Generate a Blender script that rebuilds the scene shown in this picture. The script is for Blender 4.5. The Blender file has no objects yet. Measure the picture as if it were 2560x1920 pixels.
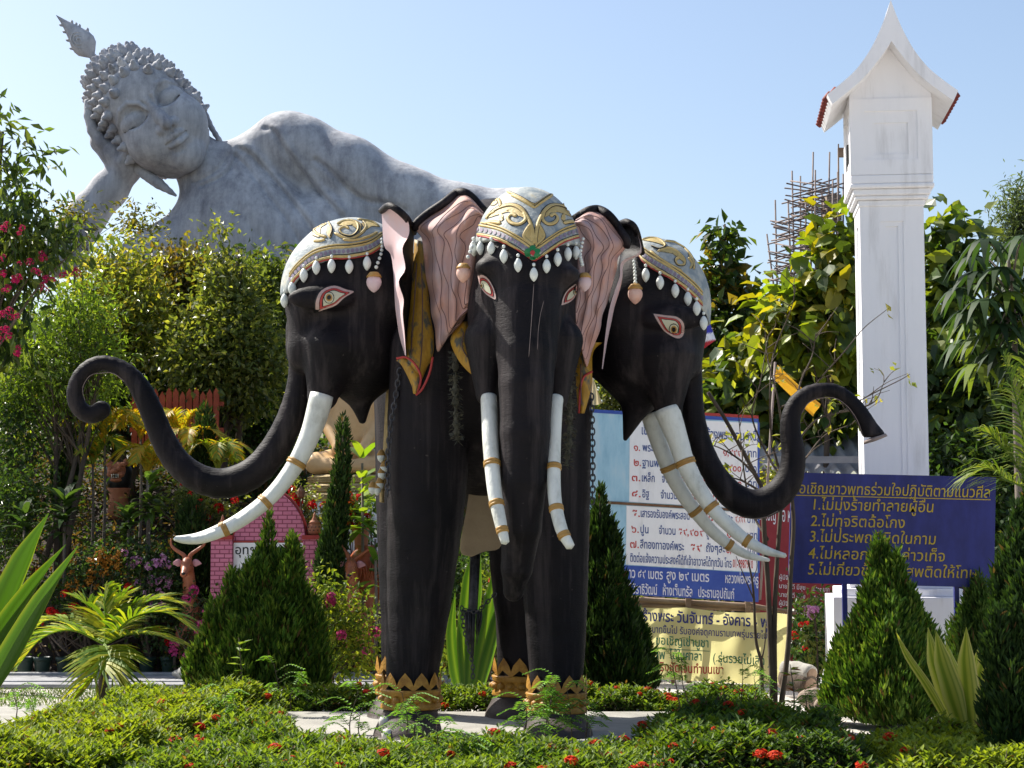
import bpy, math, random
import numpy as np
from mathutils import Vector, Matrix
from mathutils.bvhtree import BVHTree

SC = bpy.context.scene
COL = SC.collection
random.seed(7)
RNG = np.random.default_rng(11)

# ---------------------------------------------------------------- camera, sky, sun, exposure
FPX = 4400.0                       # focal length in photograph pixels (2560 wide)
CAM = np.array([0.0, 0.0, 1.6])
PITCH = math.atan2(392.0, FPX)
cam = bpy.data.cameras.new('camera')
cam.sensor_width = 36.0
cam.lens = FPX / 2560.0 * 36.0
cam.clip_start = 0.1
cam.clip_end = 3000
cam_o = bpy.data.objects.new('camera', cam)
COL.objects.link(cam_o)
cam_o.location = CAM
cam_o.rotation_euler = (math.radians(90) + PITCH, 0, 0)
SC.camera = cam_o

SUN_TO = Vector((-0.62, 0.43, 0.84)).normalized()
SUN_EL = math.asin(SUN_TO.z)
world = bpy.data.worlds.new('World')
SC.world = world
world.use_nodes = True
wn = world.node_tree
bg = wn.nodes['Background']
sky = wn.nodes.new('ShaderNodeTexSky')
sky.sky_type = 'NISHITA'
sky.sun_disc = False
sky.sun_elevation = SUN_EL
sky.sun_rotation = math.atan2(SUN_TO.x, SUN_TO.y)
sky.air_density = 1.0
sky.dust_density = 1.9
sky.ozone_density = 1.0
wn.links.new(sky.outputs[0], bg.inputs[0])
bg.inputs[1].default_value = 0.095
sun = bpy.data.lights.new('sun', 'SUN')
sun.energy = 5.0
sun.angle = math.radians(0.5)
sun.color = (1.0, 0.95, 0.86)
sun_o = bpy.data.objects.new('sun', sun)
COL.objects.link(sun_o)
sun_o.rotation_euler = (-SUN_TO).to_track_quat('-Z', 'Y').to_euler()
sun_o.location = (-10, 10, 30)
SC.view_settings.view_transform = 'Standard'
SC.view_settings.look = 'None'
SC.view_settings.exposure = 0.95
SC.view_settings.gamma = 1.0
SC.cycles.max_bounces = 6
SC.cycles.transparent_max_bounces = 8

_f = np.array([0, math.cos(PITCH), math.sin(PITCH)])
_u = np.array([0, -math.sin(PITCH), math.cos(PITCH)])
_r = np.array([1.0, 0, 0])


def ray(px, py):
    return _f + (px - 1280.0) / FPX * _r - (py - 960.0) / FPX * _u


def P(px, py, Y):
    d = ray(px, py)
    return CAM + d * (Y / d[1])


def PA(pts, Y):
    """list of (px,py[,..]) at one depth or per-point depths"""
    if np.isscalar(Y):
        Y = [Y] * len(pts)
    return np.array([P(p[0], p[1], y) for p, y in zip(pts, Y)])


def S(px, Y):
    return px * Y / FPX


def ss(a, b, x):
    t = np.clip((x - a) / (b - a), 0, 1)
    return t * t * (3 - 2 * t)


def terrain(x, y):
    x = np.asarray(x, dtype=float)
    y = np.asarray(y, dtype=float)
    wl = 1 - ss(-0.8, 1.2, x)
    z = wl * (0.85 * ss(20.95, 21.7, y) + 1.9 * ss(21.7, 27.5, y))
    z = z + ss(28, 64, y) * (7.3 * np.exp(-((x + 7) / 16.0) ** 2) + 0.8)
    z = z * (1 - 0.9 * ss(85, 130, y))
    return z


# ---------------------------------------------------------------- helpers: objects and labels
def link(o, parent=None):
    COL.objects.link(o)
    if parent is not None:
        o.parent = parent
    return o


def tag(o, label, cat, group=None, kind=None):
    o['label'] = label
    if cat:
        o['category'] = cat
    if group:
        o['group'] = group
    if kind:
        o['kind'] = kind
    return o


def thing(name, label, cat, loc=(0, 0, 0), group=None):
    o = bpy.data.objects.new(name, None)
    o.empty_display_size = 0.2
    o.location = loc
    COL.objects.link(o)
    return tag(o, label, cat, group)


def to_obj(name, me, parent=None, origin=None):
    """mesh given in world coordinates; parents are unrotated empties"""
    off = np.zeros(3)
    if parent is not None:
        p = parent
        while p is not None:
            off += np.array(p.location)
            p = p.parent
    elif origin is not None:
        off = np.array(origin, dtype=float)
    if np.any(off):
        me.transform(Matrix.Translation(Vector(-off)))
    o = bpy.data.objects.new(name, me)
    if parent is None and origin is not None:
        o.location = origin
    return link(o, parent)


def mk(name, verts, faces, mats, parent=None, smooth=True, origin=None, fmat=None, cols=None):
    me = bpy.data.meshes.new(name)
    me.from_pydata([tuple(map(float, v)) for v in verts], [], [tuple(map(int, f)) for f in faces])
    if not isinstance(mats, (list, tuple)):
        mats = [mats]
    for m in mats:
        me.materials.append(m)
    n = len(me.polygons)
    if smooth:
        me.polygons.foreach_set('use_smooth', np.ones(n, dtype=bool))
    if fmat is not None:
        me.polygons.foreach_set('material_index', np.array(fmat, dtype=np.int32))
    if cols is not None:
        a = me.color_attributes.new('Col', 'FLOAT_COLOR', 'POINT')
        c = np.ones((len(verts), 4), dtype=np.float32)
        c[:, :3] = cols
        a.data.foreach_set('color', c.ravel())
    me.update()
    return to_obj(name, me, parent, origin)


class MB:
    """collects geometry of ONE part"""
    def __init__(self):
        self.v, self.f, self.m, self.c = [], [], [], []

    def add(self, v, f, mi=0, col=None):
        b = len(self.v)
        self.v.extend([tuple(map(float, p)) for p in v])
        self.f.extend([tuple(i + b for i in q) for q in f])
        self.m.extend([mi] * len(f))
        self.c.extend([col if col is not None else (1, 1, 1)] * len(v))
        return self

    def box(self, lo, hi, mi=0):
        x0, y0, z0 = lo
        x1, y1, z1 = hi
        v = [(x0, y0, z0), (x1, y0, z0), (x1, y1, z0), (x0, y1, z0), (x0, y0, z1), (x1, y0, z1), (x1, y1, z1), (x0, y1, z1)]
        f = [(0, 3, 2, 1), (4, 5, 6, 7), (0, 1, 5, 4), (1, 2, 6, 5), (2, 3, 7, 6), (3, 0, 4, 7)]
        return self.add(v, f, mi)

    def tube(self, pts, rad, n=8, mi=0, cap=True, flat=None):
        v, f = tube_geo(pts, rad, n, cap, flat)
        return self.add(v, f, mi)

    def lathe(self, prof, c, n=20, mi=0, axis=None):
        v, f = lathe_geo(prof, n)
        v = np.array(v)
        if axis is not None:
            q = Vector((0, 0, 1)).rotation_difference(Vector(axis))
            M = np.array(q.to_matrix())
            v = v @ M.T
        return self.add(v + np.array(c), f, mi)

    def build(self, name, mats, parent=None, smooth=True, origin=None, usecol=False):
        return mk(name, self.v, self.f, mats, parent, smooth, origin, self.m, np.array(self.c) if usecol else None)


def tube_geo(pts, rad, n=8, cap=True, flat=None):
    pts = np.array(pts, dtype=float)
    k = len(pts)
    rad = np.full(k, rad, dtype=float) if np.isscalar(rad) else np.array(rad, dtype=float)
    T = np.gradient(pts, axis=0)
    T /= np.linalg.norm(T, axis=1)[:, None] + 1e-12
    ref = np.array([0, -1.0, 0]) if abs(T[0][1]) < 0.9 else np.array([1.0, 0, 0])
    N = ref - T[0] * (ref @ T[0])
    N /= np.linalg.norm(N)
    V = []
    a = np.linspace(0, 2 * np.pi, n, endpoint=False)
    for i in range(k):
        N = N - T[i] * (N @ T[i])
        N /= np.linalg.norm(N) + 1e-12
        B = np.cross(T[i], N)
        fl = 1.0 if flat is None else flat
        V.append(pts[i] + rad[i] * (np.cos(a)[:, None] * N * fl + np.sin(a)[:, None] * B))
    V = np.concatenate(V)
    F = []
    for i in range(k - 1):
        for j in range(n):
            F.append((i * n + j, i * n + (j + 1) % n, (i + 1) * n + (j + 1) % n, (i + 1) * n + j))
    if cap:
        F.append(tuple(range(n - 1, -1, -1)))
        F.append(tuple((k - 1) * n + j for j in range(n)))
    return V, F


def lathe_geo(prof, n=20):
    V, F = [], []
    for r, z in prof:
        for j in range(n):
            a = 2 * math.pi * j / n
            V.append((r * math.cos(a), r * math.sin(a), z))
    for i in range(len(prof) - 1):
        for j in range(n):
            F.append((i * n + j, i * n + (j + 1) % n, (i + 1) * n + (j + 1) % n, (i + 1) * n + j))
    F.append(tuple(range(n - 1, -1, -1)))
    F.append(tuple((len(prof) - 1) * n + j for j in range(n)))
    return V, F


def catmull(pts, m=8):
    pts = np.array(pts, dtype=float)
    Q = np.vstack([2 * pts[0] - pts[1], pts, 2 * pts[-1] - pts[-2]])
    out = []
    for i in range(1, len(Q) - 2):
        p0, p1, p2, p3 = Q[i - 1], Q[i], Q[i + 1], Q[i + 2]
        for t in np.linspace(0, 1, m, endpoint=False):
            out.append(0.5 * ((2 * p1) + (-p0 + p2) * t + (2 * p0 - 5 * p1 + 4 * p2 - p3) * t * t + (-p0 + 3 * p1 - 3 * p2 + p3) * t ** 3))
    out.append(pts[-1])
    return np.array(out)


# ---------------------------------------------------------------- helpers: signed distance modelling
class SDF:
    def __init__(self, lo, hi, h):
        lo = np.array(lo, float)
        hi = np.array(hi, float)
        self.lo, self.h = lo, h
        n = np.ceil((hi - lo) / h).astype(int) + 1
        self.ax = [(lo[i] + h * np.arange(n[i])).astype(np.float32) for i in range(3)]
        self.d = np.full(n, 10.0, dtype=np.float32)

    def sub(self, lo, hi):
        sl = []
        for i in range(3):
            a = int(np.clip(np.floor((lo[i] - self.lo[i]) / self.h), 0, len(self.ax[i]) - 1))
            b = int(np.clip(np.ceil((hi[i] - self.lo[i]) / self.h) + 1, 1, len(self.ax[i])))
            sl.append(slice(a, max(b, a + 1)))
        return tuple(sl)

    def co(self, sl):
        return (self.ax[0][sl[0]][:, None, None], self.ax[1][sl[1]][None, :, None], self.ax[2][sl[2]][None, None, :])

    def comb(self, sl, d, k, op):
        o = self.d[sl]
        if op == 'add':
            h = np.maximum(k - np.abs(o - d), 0) / k
            self.d[sl] = np.minimum(o, d) - h * h * k * 0.25
        else:
            h = np.maximum(k - np.abs(o + d), 0) / k
            self.d[sl] = np.maximum(o, -d) + h * h * k * 0.25

    def ell(self, c, r, k=0.05, op='add', R=None):
        c = np.array(c, float)
        r = np.array([r] * 3 if np.isscalar(r) else r, float)
        m = (r.max() if R is not None else r) + k + 2 * self.h
        sl = self.sub(c - m, c + m)
        X, Y, Z = self.co(sl)
        x, y, z = X - c[0], Y - c[1], Z - c[2]
        if R is not None:
            R = np.array(R)
            x, y, z = (R[0, 0] * x + R[1, 0] * y + R[2, 0] * z, R[0, 1] * x + R[1, 1] * y + R[2, 1] * z, R[0, 2] * x + R[1, 2] * y + R[2, 2] * z)
        k0 = np.sqrt((x / r[0]) ** 2 + (y / r[1]) ** 2 + (z / r[2]) ** 2)
        k1 = np.sqrt((x / r[0] ** 2) ** 2 + (y / r[1] ** 2) ** 2 + (z / r[2] ** 2) ** 2) + 1e-9
        self.comb(sl, (k0 * (k0 - 1) / k1).astype(np.float32), k, op)
        return self

    def cap(self, a, b, ra, rb, k=0.05, op='add', sq=(1, 1, 1)):
        a, b = np.array(a, float), np.array(b, float)
        m = max(ra, rb) * max(1 / min(sq), 1) + k + 2 * self.h
        sl = self.sub(np.minimum(a, b) - m, np.maximum(a, b) + m)
        X, Y, Z = self.co(sl)
        ba = (b - a) * np.array(sq)
        px, py, pz = (X - a[0]) * sq[0], (Y - a[1]) * sq[1], (Z - a[2]) * sq[2]
        t = np.clip((px * ba[0] + py * ba[1] + pz * ba[2]) / (ba @ ba + 1e-12), 0, 1)
        d = np.sqrt((px - t * ba[0]) ** 2 + (py - t * ba[1]) ** 2 + (pz - t * ba[2]) ** 2) - (ra + t * (rb - ra))
        self.comb(sl, d.astype(np.float32), k, op)
        return self

    def chain(self, pts, rad, k=0.03, op='add', sq=(1, 1, 1)):
        for i in range(len(pts) - 1):
            self.cap(pts[i], pts[i + 1], rad[i], rad[i + 1], k, op, sq)
        return self

    def box(self, c, r, k=0.02, op='add', rnd=0.02):
        c, r = np.array(c, float), np.array(r, float)
        m = r + k + 2 * self.h
        sl = self.sub(c - m, c + m)
        X, Y, Z = self.co(sl)
        q = [np.abs(X - c[0]) - r[0] + rnd, np.abs(Y - c[1]) - r[1] + rnd, np.abs(Z - c[2]) - r[2] + rnd]
        d = np.sqrt(np.maximum(q[0], 0) ** 2 + np.maximum(q[1], 0) ** 2 + np.maximum(q[2], 0) ** 2) + np.minimum(np.maximum(np.maximum(q[0], q[1]), q[2]), 0) - rnd
        self.comb(sl, d.astype(np.float32), k, op)
        return self

    def mesh(self, d=None):
        d = self.d if d is None else d
        ins = d < 0
        nx, ny, nz = d.shape
        cnt = np.zeros((nx - 1, ny - 1, nz - 1), dtype=np.int8)
        for i in (0, 1):
            for j in (0, 1):
                for k in (0, 1):
                    cnt += ins[i:nx - 1 + i, j:ny - 1 + j, k:nz - 1 + k]
        act = (cnt > 0) & (cnt < 8)
        ci, cj, ck = np.nonzero(act)
        idx = np.full(act.shape, -1, dtype=np.int64)
        idx[ci, cj, ck] = np.arange(len(ci))
        acc = np.zeros((len(ci), 3))
        num = np.zeros(len(ci))
        C = [(i, j, k) for i in (0, 1) for j in (0, 1) for k in (0, 1)]
        for a in C:
            for b in C:
                df = np.array(b) - np.array(a)
                if df.sum() == 1 and (df >= 0).all():
                    da = d[ci + a[0], cj + a[1], ck + a[2]].astype(float)
                    db = d[ci + b[0], cj + b[1], ck + b[2]].astype(float)
                    m = (da < 0) != (db < 0)
                    t = np.where(m, da / np.where(m, da - db, 1), 0)
                    p = np.array(a)[None, :] + t[:, None] * df[None, :]
                    acc += p * m[:, None]
                    num += m
        V = (acc / num[:, None] + np.stack([ci, cj, ck], 1)) * self.h + self.lo
        F = []
        for axn, (o1, o2) in enumerate(((1, 2), (2, 0), (0, 1))):
            s0 = [slice(None)] * 3
            s1 = [slice(None)] * 3
            s0[axn] = slice(0, -1)
            s1[axn] = slice(1, None)
            a, b = ins[tuple(s0)], ins[tuple(s1)]
            e = np.argwhere(a != b)
            if len(e) == 0:
                continue
            ok = (e[:, o1] > 0) & (e[:, o2] > 0) & (e[:, o1] < d.shape[o1] - 1) & (e[:, o2] < d.shape[o2] - 1)
            e = e[ok]
            e1 = np.zeros(3, int)
            e1[o1] = 1
            e2 = np.zeros(3, int)
            e2[o2] = 1
            q = [idx[tuple((e - e1 * i - e2 * j).T)] for i, j in ((1, 1), (0, 1), (0, 0), (1, 0))]
            q = np.stack(q, 1)
            fl = a[tuple(e.T)]
            q[~fl] = q[~fl][:, ::-1]
            F.append(q[(q >= 0).all(1)])
        F = np.concatenate(F)
        return V, F


def fast_mesh(name, V, F, mats, parent=None, smooth=True, origin=None, fmat=None, cols=None):
    V = np.asarray(V, dtype=np.float32)
    F = np.asarray(F, dtype=np.int32)
    me = bpy.data.meshes.new(name)
    n, k = F.shape
    me.vertices.add(len(V))
    me.vertices.foreach_set('co', V.ravel())
    me.loops.add(n * k)
    me.loops.foreach_set('vertex_index', F.ravel())
    me.polygons.add(n)
    me.polygons.foreach_set('loop_start', np.arange(0, n * k, k, dtype=np.int32))
    me.polygons.foreach_set('loop_total', np.full(n, k, dtype=np.int32))
    if not isinstance(mats, (list, tuple)):
        mats = [mats]
    for m in mats:
        me.materials.append(m)
    if fmat is not None:
        me.polygons.foreach_set('material_index', np.asarray(fmat, dtype=np.int32))
    me.polygons.foreach_set('use_smooth', np.full(n, smooth, dtype=bool))
    me.update(calc_edges=True)
    if cols is not None:
        a = me.color_attributes.new('Col', 'FLOAT_COLOR', 'POINT')
        c = np.ones((len(V), 4), dtype=np.float32)
        c[:, :3] = cols
        a.data.foreach_set('color', c.ravel())
    return to_obj(name, me, parent, origin)


# ---------------------------------------------------------------- materials
def new_mat(name):
    m = bpy.data.materials.new(name)
    m.use_nodes = True
    return m, m.node_tree, m.node_tree.nodes['Principled BSDF']


def paint(name, c1, c2=None, rough=0.6, scale=4.0, bump=0.0, bscale=40.0, stretch=(1, 1, 1), c3=None, spec=0.4, lo=0.35, hi=0.65, detail=6.0):
    """two- or three-tone weathered surface in object space"""
    m, nt, b = new_mat(name)
    b.inputs['Roughness'].default_value = rough
    b.inputs['Specular IOR Level'].default_value = spec
    tc = nt.nodes.new('ShaderNodeTexCoord')
    mp = nt.nodes.new('ShaderNodeMapping')
    mp.inputs['Scale'].default_value = stretch
    nt.links.new(tc.outputs['Object'], mp.inputs[0])
    if c2 is None:
        b.inputs['Base Color'].default_value = (*c1, 1)
    else:
        nz = nt.nodes.new('ShaderNodeTexNoise')
        nz.inputs['Scale'].default_value = scale
        nz.inputs['Detail'].default_value = detail
        nz.inputs['Roughness'].default_value = 0.65
        nt.links.new(mp.outputs[0], nz.inputs['Vector'])
        cr = nt.nodes.new('ShaderNodeValToRGB')
        cr.color_ramp.elements[0].position = lo
        cr.color_ramp.elements[0].color = (*c1, 1)
        cr.color_ramp.elements[1].position = hi
        cr.color_ramp.elements[1].color = (*c2, 1)
        if c3 is not None:
            e = cr.color_ramp.elements.new(min(0.98, hi + 0.12))
            e.color = (*c3, 1)
        nt.links.new(nz.outputs[0], cr.inputs[0])
        nt.links.new(cr.outputs[0], b.inputs['Base Color'])
    if bump > 0:
        n2 = nt.nodes.new('ShaderNodeTexNoise')
        n2.inputs['Scale'].default_value = bscale
        n2.inputs['Detail'].default_value = 5
        nt.links.new(mp.outputs[0], n2.inputs['Vector'])
        bp = nt.nodes.new('ShaderNodeBump')
        bp.inputs['Strength'].default_value = bump
        bp.inputs['Distance'].default_value = 0.02
        nt.links.new(n2.outputs[0], bp.inputs['Height'])
        nt.links.new(bp.outputs[0], b.inputs['Normal'])
    return m


def leaf_mat(name, rough=0.42, trans=0.38, tint=(1.5, 1.45, 0.45), spec=0.45):
    m, nt, b = new_mat(name)
    at = nt.nodes.new('ShaderNodeAttribute')
    at.attribute_name = 'Col'
    nt.links.new(at.outputs['Color'], b.inputs['Base Color'])
    b.inputs['Roughness'].default_value = rough
    b.inputs['Specular IOR Level'].default_value = spec
    tr = nt.nodes.new('ShaderNodeBsdfTranslucent')
    mul = nt.nodes.new('ShaderNodeMix')
    mul.data_type = 'RGBA'
    mul.blend_type = 'MULTIPLY'
    mul.inputs['Factor'].default_value = 1
    nt.links.new(at.outputs['Color'], mul.inputs['A'])
    mul.inputs['B'].default_value = (*tint, 1)
    nt.links.new(mul.outputs['Result'], tr.inputs[0])
    mx = nt.nodes.new('ShaderNodeMixShader')
    mx.inputs[0].default_value = trans
    nt.links.new(b.outputs[0], mx.inputs[1])
    nt.links.new(tr.outputs[0], mx.inputs[2])
    nt.links.new(mx.outputs[0], nt.nodes['Material Output'].inputs[0])
    return m


def col_mat(name, rough=0.6):
    m, nt, b = new_mat(name)
    at = nt.nodes.new('ShaderNodeAttribute')
    at.attribute_name = 'Col'
    nt.links.new(at.outputs['Color'], b.inputs['Base Color'])
    b.inputs['Roughness'].default_value = rough
    return m


M = {}
M['leaf'] = leaf_mat('leaf_glossy', 0.34, 0.52)
M['leaf_soft'] = leaf_mat('leaf_soft', 0.6, 0.42, spec=0.3)
M['leaf_big'] = leaf_mat('leaf_large', 0.45, 0.42, tint=(1.9, 1.8, 0.35))
M['needle'] = leaf_mat('conifer_spray', 0.7, 0.32, tint=(1.3, 1.3, 0.5), spec=0.2)
M['blade'] = leaf_mat('strap_leaf', 0.52, 0.42, tint=(1.5, 1.45, 0.35), spec=0.3)
M['petal'] = leaf_mat('flower_petal', 0.6, 0.35, tint=(1.2, 1.0, 1.0), spec=0.2)
M['bark'] = paint('bark', (0.05, 0.035, 0.025), (0.12, 0.09, 0.065), 0.9, 6, 0.6, 30, (1, 1, 0.3))
M['bark_grey'] = paint('bark_grey', (0.09, 0.07, 0.055), (0.2, 0.17, 0.14), 0.9, 6, 0.5, 30, (1, 1, 0.3))


def skin_mat():
    """black paint over cement: brush streaks, faint dust runs, fine cross wrinkles, dusty feet"""
    m, nt, b = new_mat('black_elephant_paint')
    b.inputs['Roughness'].default_value = 0.58
    b.inputs['Specular IOR Level'].default_value = 0.16
    tc = nt.nodes.new('ShaderNodeTexCoord')

    def noise(scale, st, detail, rough=0.65):
        mp = nt.nodes.new('ShaderNodeMapping')
        mp.inputs['Scale'].default_value = st
        nt.links.new(tc.outputs['Object'], mp.inputs[0])
        n = nt.nodes.new('ShaderNodeTexNoise')
        n.inputs['Scale'].default_value = scale
        n.inputs['Detail'].default_value = detail
        n.inputs['Roughness'].default_value = rough
        nt.links.new(mp.outputs[0], n.inputs['Vector'])
        return n.outputs[0]

    def ramp(src, p0, c0, p1, c1):
        r = nt.nodes.new('ShaderNodeValToRGB')
        r.color_ramp.elements[0].position = p0
        r.color_ramp.elements[0].color = (*c0, 1)
        r.color_ramp.elements[1].position = p1
        r.color_ramp.elements[1].color = (*c1, 1)
        nt.links.new(src, r.inputs[0])
        return r.outputs[0]

    def mix(f, a, c, mode='MIX'):
        x = nt.nodes.new('ShaderNodeMix')
        x.data_type = 'RGBA'
        x.blend_type = mode
        if isinstance(f, float):
            x.inputs['Factor'].default_value = f
        else:
            nt.links.new(f, x.inputs['Factor'])
        for k, v in (('A', a), ('B', c)):
            if isinstance(v, tuple):
                x.inputs[k].default_value = (*v, 1)
            else:
                nt.links.new(v, x.inputs[k])
        return x.outputs['Result']
    base = ramp(noise(2.5, (1, 1, 0.6), 7), 0.34, (0.0020, 0.0016, 0.0026), 0.68, (0.0105, 0.0080, 0.0102))
    streak = ramp(noise(7, (1, 1, 0.06), 6), 0.50, (0, 0, 0), 0.70, (0.8, 0.8, 0.8))
    c = mix(streak, base, (0.045, 0.036, 0.036))
    chip = ramp(noise(26, (1, 1, 1), 3, 0.5), 0.73, (0, 0, 0), 0.76, (0.5, 0.5, 0.5))
    c = mix(chip, c, (0.10, 0.085, 0.075))
    sp = nt.nodes.new('ShaderNodeSeparateXYZ')
    nt.links.new(tc.outputs['Object'], sp.inputs[0])
    dz = nt.nodes.new('ShaderNodeMath')
    dz.operation = 'MULTIPLY_ADD'
    nt.links.new(noise(5, (1, 1, 1), 5), dz.inputs[0])
    dz.inputs[1].default_value = 0.35
    nt.links.new(sp.outputs['Z'], dz.inputs[2])
    foot = ramp(dz.outputs[0], 0.30, (0.85, 0.85, 0.85), 0.62, (0, 0, 0))
    c = mix(foot, c, (0.075, 0.058, 0.052))
    nt.links.new(c, b.inputs['Base Color'])
    n1 = noise(20, (1, 1, 3.6), 6)
    n2 = noise(3.0, (1, 1, 1), 4)
    ad = nt.nodes.new('ShaderNodeMath')
    ad.operation = 'MULTIPLY_ADD'
    nt.links.new(n2, ad.inputs[0])
    ad.inputs[1].default_value = 1.5
    nt.links.new(n1, ad.inputs[2])
    bp = nt.nodes.new('ShaderNodeBump')
    bp.inputs['Strength'].default_value = 0.35
    bp.inputs['Distance'].default_value = 0.018
    nt.links.new(ad.outputs[0], bp.inputs['Height'])
    nt.links.new(bp.outputs[0], b.inputs['Normal'])
    return m


M['skin'] = skin_mat()
M['skin_leg'] = M['skin']
M['ivory'] = paint('white_tusk_paint', (0.42, 0.42, 0.36), (0.64, 0.65, 0.59), 0.45, 6, 0.35, 24, (1, 1, 0.6), c3=(0.70, 0.71, 0.65), lo=0.28, hi=0.46)
M['gold'] = paint('ochre_gold_paint', (0.26, 0.115, 0.012), (0.46, 0.235, 0.03), 0.5, 16, 0.3, 40, c3=(0.2, 0.1, 0.03))
M['goldring'] = paint('tan_gold_ring', (0.32, 0.17, 0.04), (0.42, 0.24, 0.06), 0.5, 10, 0.2, 40)
M['collar'] = paint('mustard_collar_paint', (0.30, 0.155, 0.012), (0.40, 0.22, 0.02), 0.6, 13, 0.3, 30, (1, 1, 0.45), c3=(0.09, 0.085, 0.06), lo=0.36, hi=0.52, detail=3)
M['pink'] = paint('pink_ear_paint', (0.36, 0.27, 0.275), (0.46, 0.25, 0.20), 0.75, 4.0, 0.3, 20, (1, 1, 0.5), c3=(0.46, 0.38, 0.38), lo=0.36, hi=0.6)
M['pinkear'] = paint('pink_deer_ear', (0.55, 0.26, 0.28), rough=0.7)
M['pinkpale'] = paint('pale_pink_paint', (0.55, 0.45, 0.48), (0.6, 0.42, 0.42), 0.7, 5)
M['capgrey'] = paint('headdress_grey_white', (0.20, 0.24, 0.26), (0.42, 0.43, 0.39), 0.65, 8, 0.3, 30, c3=(0.5, 0.42, 0.25), lo=0.4, hi=0.62)
M['capgold'] = paint('headdress_gold', (0.42, 0.30, 0.10), (0.52, 0.40, 0.17), 0.6, 12, 0.2, 40)
M['outline'] = paint('dark_outline', (0.03, 0.025, 0.02), rough=0.8)
M['purple'] = paint('grey_purple_dot', (0.17, 0.12, 0.17), (0.26, 0.22, 0.28), 0.6, 9)
M['drop'] = paint('white_drop_paint', (0.68, 0.72, 0.68), (0.58, 0.62, 0.6), 0.5, 20)
M['peach'] = paint('peach_pendant', (0.6, 0.34, 0.26), (0.66, 0.48, 0.42), 0.6, 9)
M['earline'] = paint('dusky_incised_line', (0.10, 0.055, 0.05), rough=0.8)
M['green'] = paint('green_paint', (0.01, 0.16, 0.05), rough=0.5)
M['red'] = paint('red_paint', (0.36, 0.035, 0.03), rough=0.5)
M['eyepink'] = paint('dusty_pink_eye', (0.5, 0.33, 0.3), (0.36, 0.28, 0.26), 0.6, 20)
M['eyewhite'] = paint('eye_white', (0.46, 0.46, 0.34), rough=0.5)
M['black'] = paint('black', (0.006, 0.006, 0.007), rough=0.5)
M['iron'] = paint('dark_chain_iron', (0.02, 0.02, 0.025), (0.07, 0.07, 0.08), 0.45, 20)
M['nail'] = paint('nail_white', (0.55, 0.52, 0.46), rough=0.6)
M['white'] = paint('white_wall_paint', (0.66, 0.645, 0.64), (0.85, 0.84, 0.85), 0.75, 3.0, 0.12, 14, (1.6, 1.6, 0.22), c3=(0.87, 0.86, 0.87), lo=0.28, hi=0.46, detail=9)
M['rooftile'] = paint('red_roof_tile', (0.12, 0.018, 0.015), (0.20, 0.035, 0.025), 0.7, 20, 0.3, 30)
M['gravel'] = paint('pale_bounce_yard', (0.42, 0.385, 0.34), (0.54, 0.50, 0.45), 0.95, 1.3, 0.6, 25, c3=(0.54, 0.51, 0.47))  # yard colour lightened to bounce light onto shaded fronts
M['litter'] = paint('slope_soil', (0.016, 0.011, 0.008), (0.05, 0.032, 0.024), 0.95, 2.5, 1.0, 14, c3=(0.09, 0.06, 0.045))
M['path'] = paint('pale_concrete', (0.24, 0.23, 0.205), (0.36, 0.345, 0.31), 0.9, 2.0, 0.3, 30)
M['kerb'] = paint('kerb_concrete', (0.2, 0.2, 0.2), (0.33, 0.33, 0.34), 0.9, 3.0, 0.3, 30)
M['terracotta'] = paint('terracotta', (0.32, 0.11, 0.055), (0.42, 0.18, 0.1), 0.7, 6, 0.2, 30)
M['glaze'] = paint('brown_glaze', (0.24, 0.05, 0.02), (0.36, 0.09, 0.035), 0.3, 8, 0.2, 20)
M['deer'] = paint('deer_brown', (0.28, 0.08, 0.035), (0.36, 0.12, 0.055), 0.45, 5, 0.2, 30)
M['statuegold'] = paint('cream_gold_statue', (0.52, 0.31, 0.13), (0.66, 0.44, 0.22), 0.45, 2.0, 0.1, 12, c3=(0.45, 0.20, 0.05))
M['rope'] = paint('straw_gold_coil', (0.38, 0.27, 0.11), (0.52, 0.39, 0.19), 0.7, 8, 0.8, 60)
M['signblue'] = paint('sign_blue', (0.010, 0.013, 0.12), (0.022, 0.028, 0.21), 0.45, 5, 0.15, 10, (1, 1, 0.4), detail=9)
M['stripblue'] = paint('strip_blue', (0.03, 0.07, 0.33), (0.05, 0.10, 0.38), 0.55, 5)
M['signpost'] = paint('blue_post', (0.012, 0.02, 0.2), rough=0.5)
M['skyblue'] = paint('light_blue_board', (0.24, 0.45, 0.58), (0.36, 0.58, 0.7), 0.6, 4.0, 0.2, 8, (1.5, 1, 0.4), c3=(0.46, 0.62, 0.70), lo=0.3, hi=0.5, detail=9)
M['boardwhite'] = paint('board_white', (0.58, 0.57, 0.55), (0.80, 0.80, 0.80), 0.6, 4.0, 0.2, 8, (1.5, 1, 0.3), c3=(0.83, 0.83, 0.83), lo=0.27, hi=0.46, detail=9)
M['inkblue'] = paint('ink_blue', (0.03, 0.07, 0.25), rough=0.6)
M['inkred'] = paint('ink_red', (0.5, 0.05, 0.04), rough=0.6)
M['inkgold'] = paint('ink_gold', (0.52, 0.36, 0.035), rough=0.6)
M['inkwhite'] = paint('ink_white', (0.7, 0.7, 0.75), rough=0.6)
M['inkgreen'] = paint('ink_green', (0.01, 0.16, 0.09), rough=0.6)
M['inknavy'] = paint('ink_navy', (0.02, 0.03, 0.16), rough=0.6)
M['inkblack'] = paint('ink_black', (0.02, 0.02, 0.02), rough=0.6)
M['redboard'] = paint('red_board', (0.2, 0.012, 0.02), (0.26, 0.02, 0.03), 0.6, 2.0)
M['rust'] = paint('rusty_bar', (0.12, 0.06, 0.03), (0.2, 0.11, 0.06), 0.8, 12, 0.3, 40)
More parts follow.
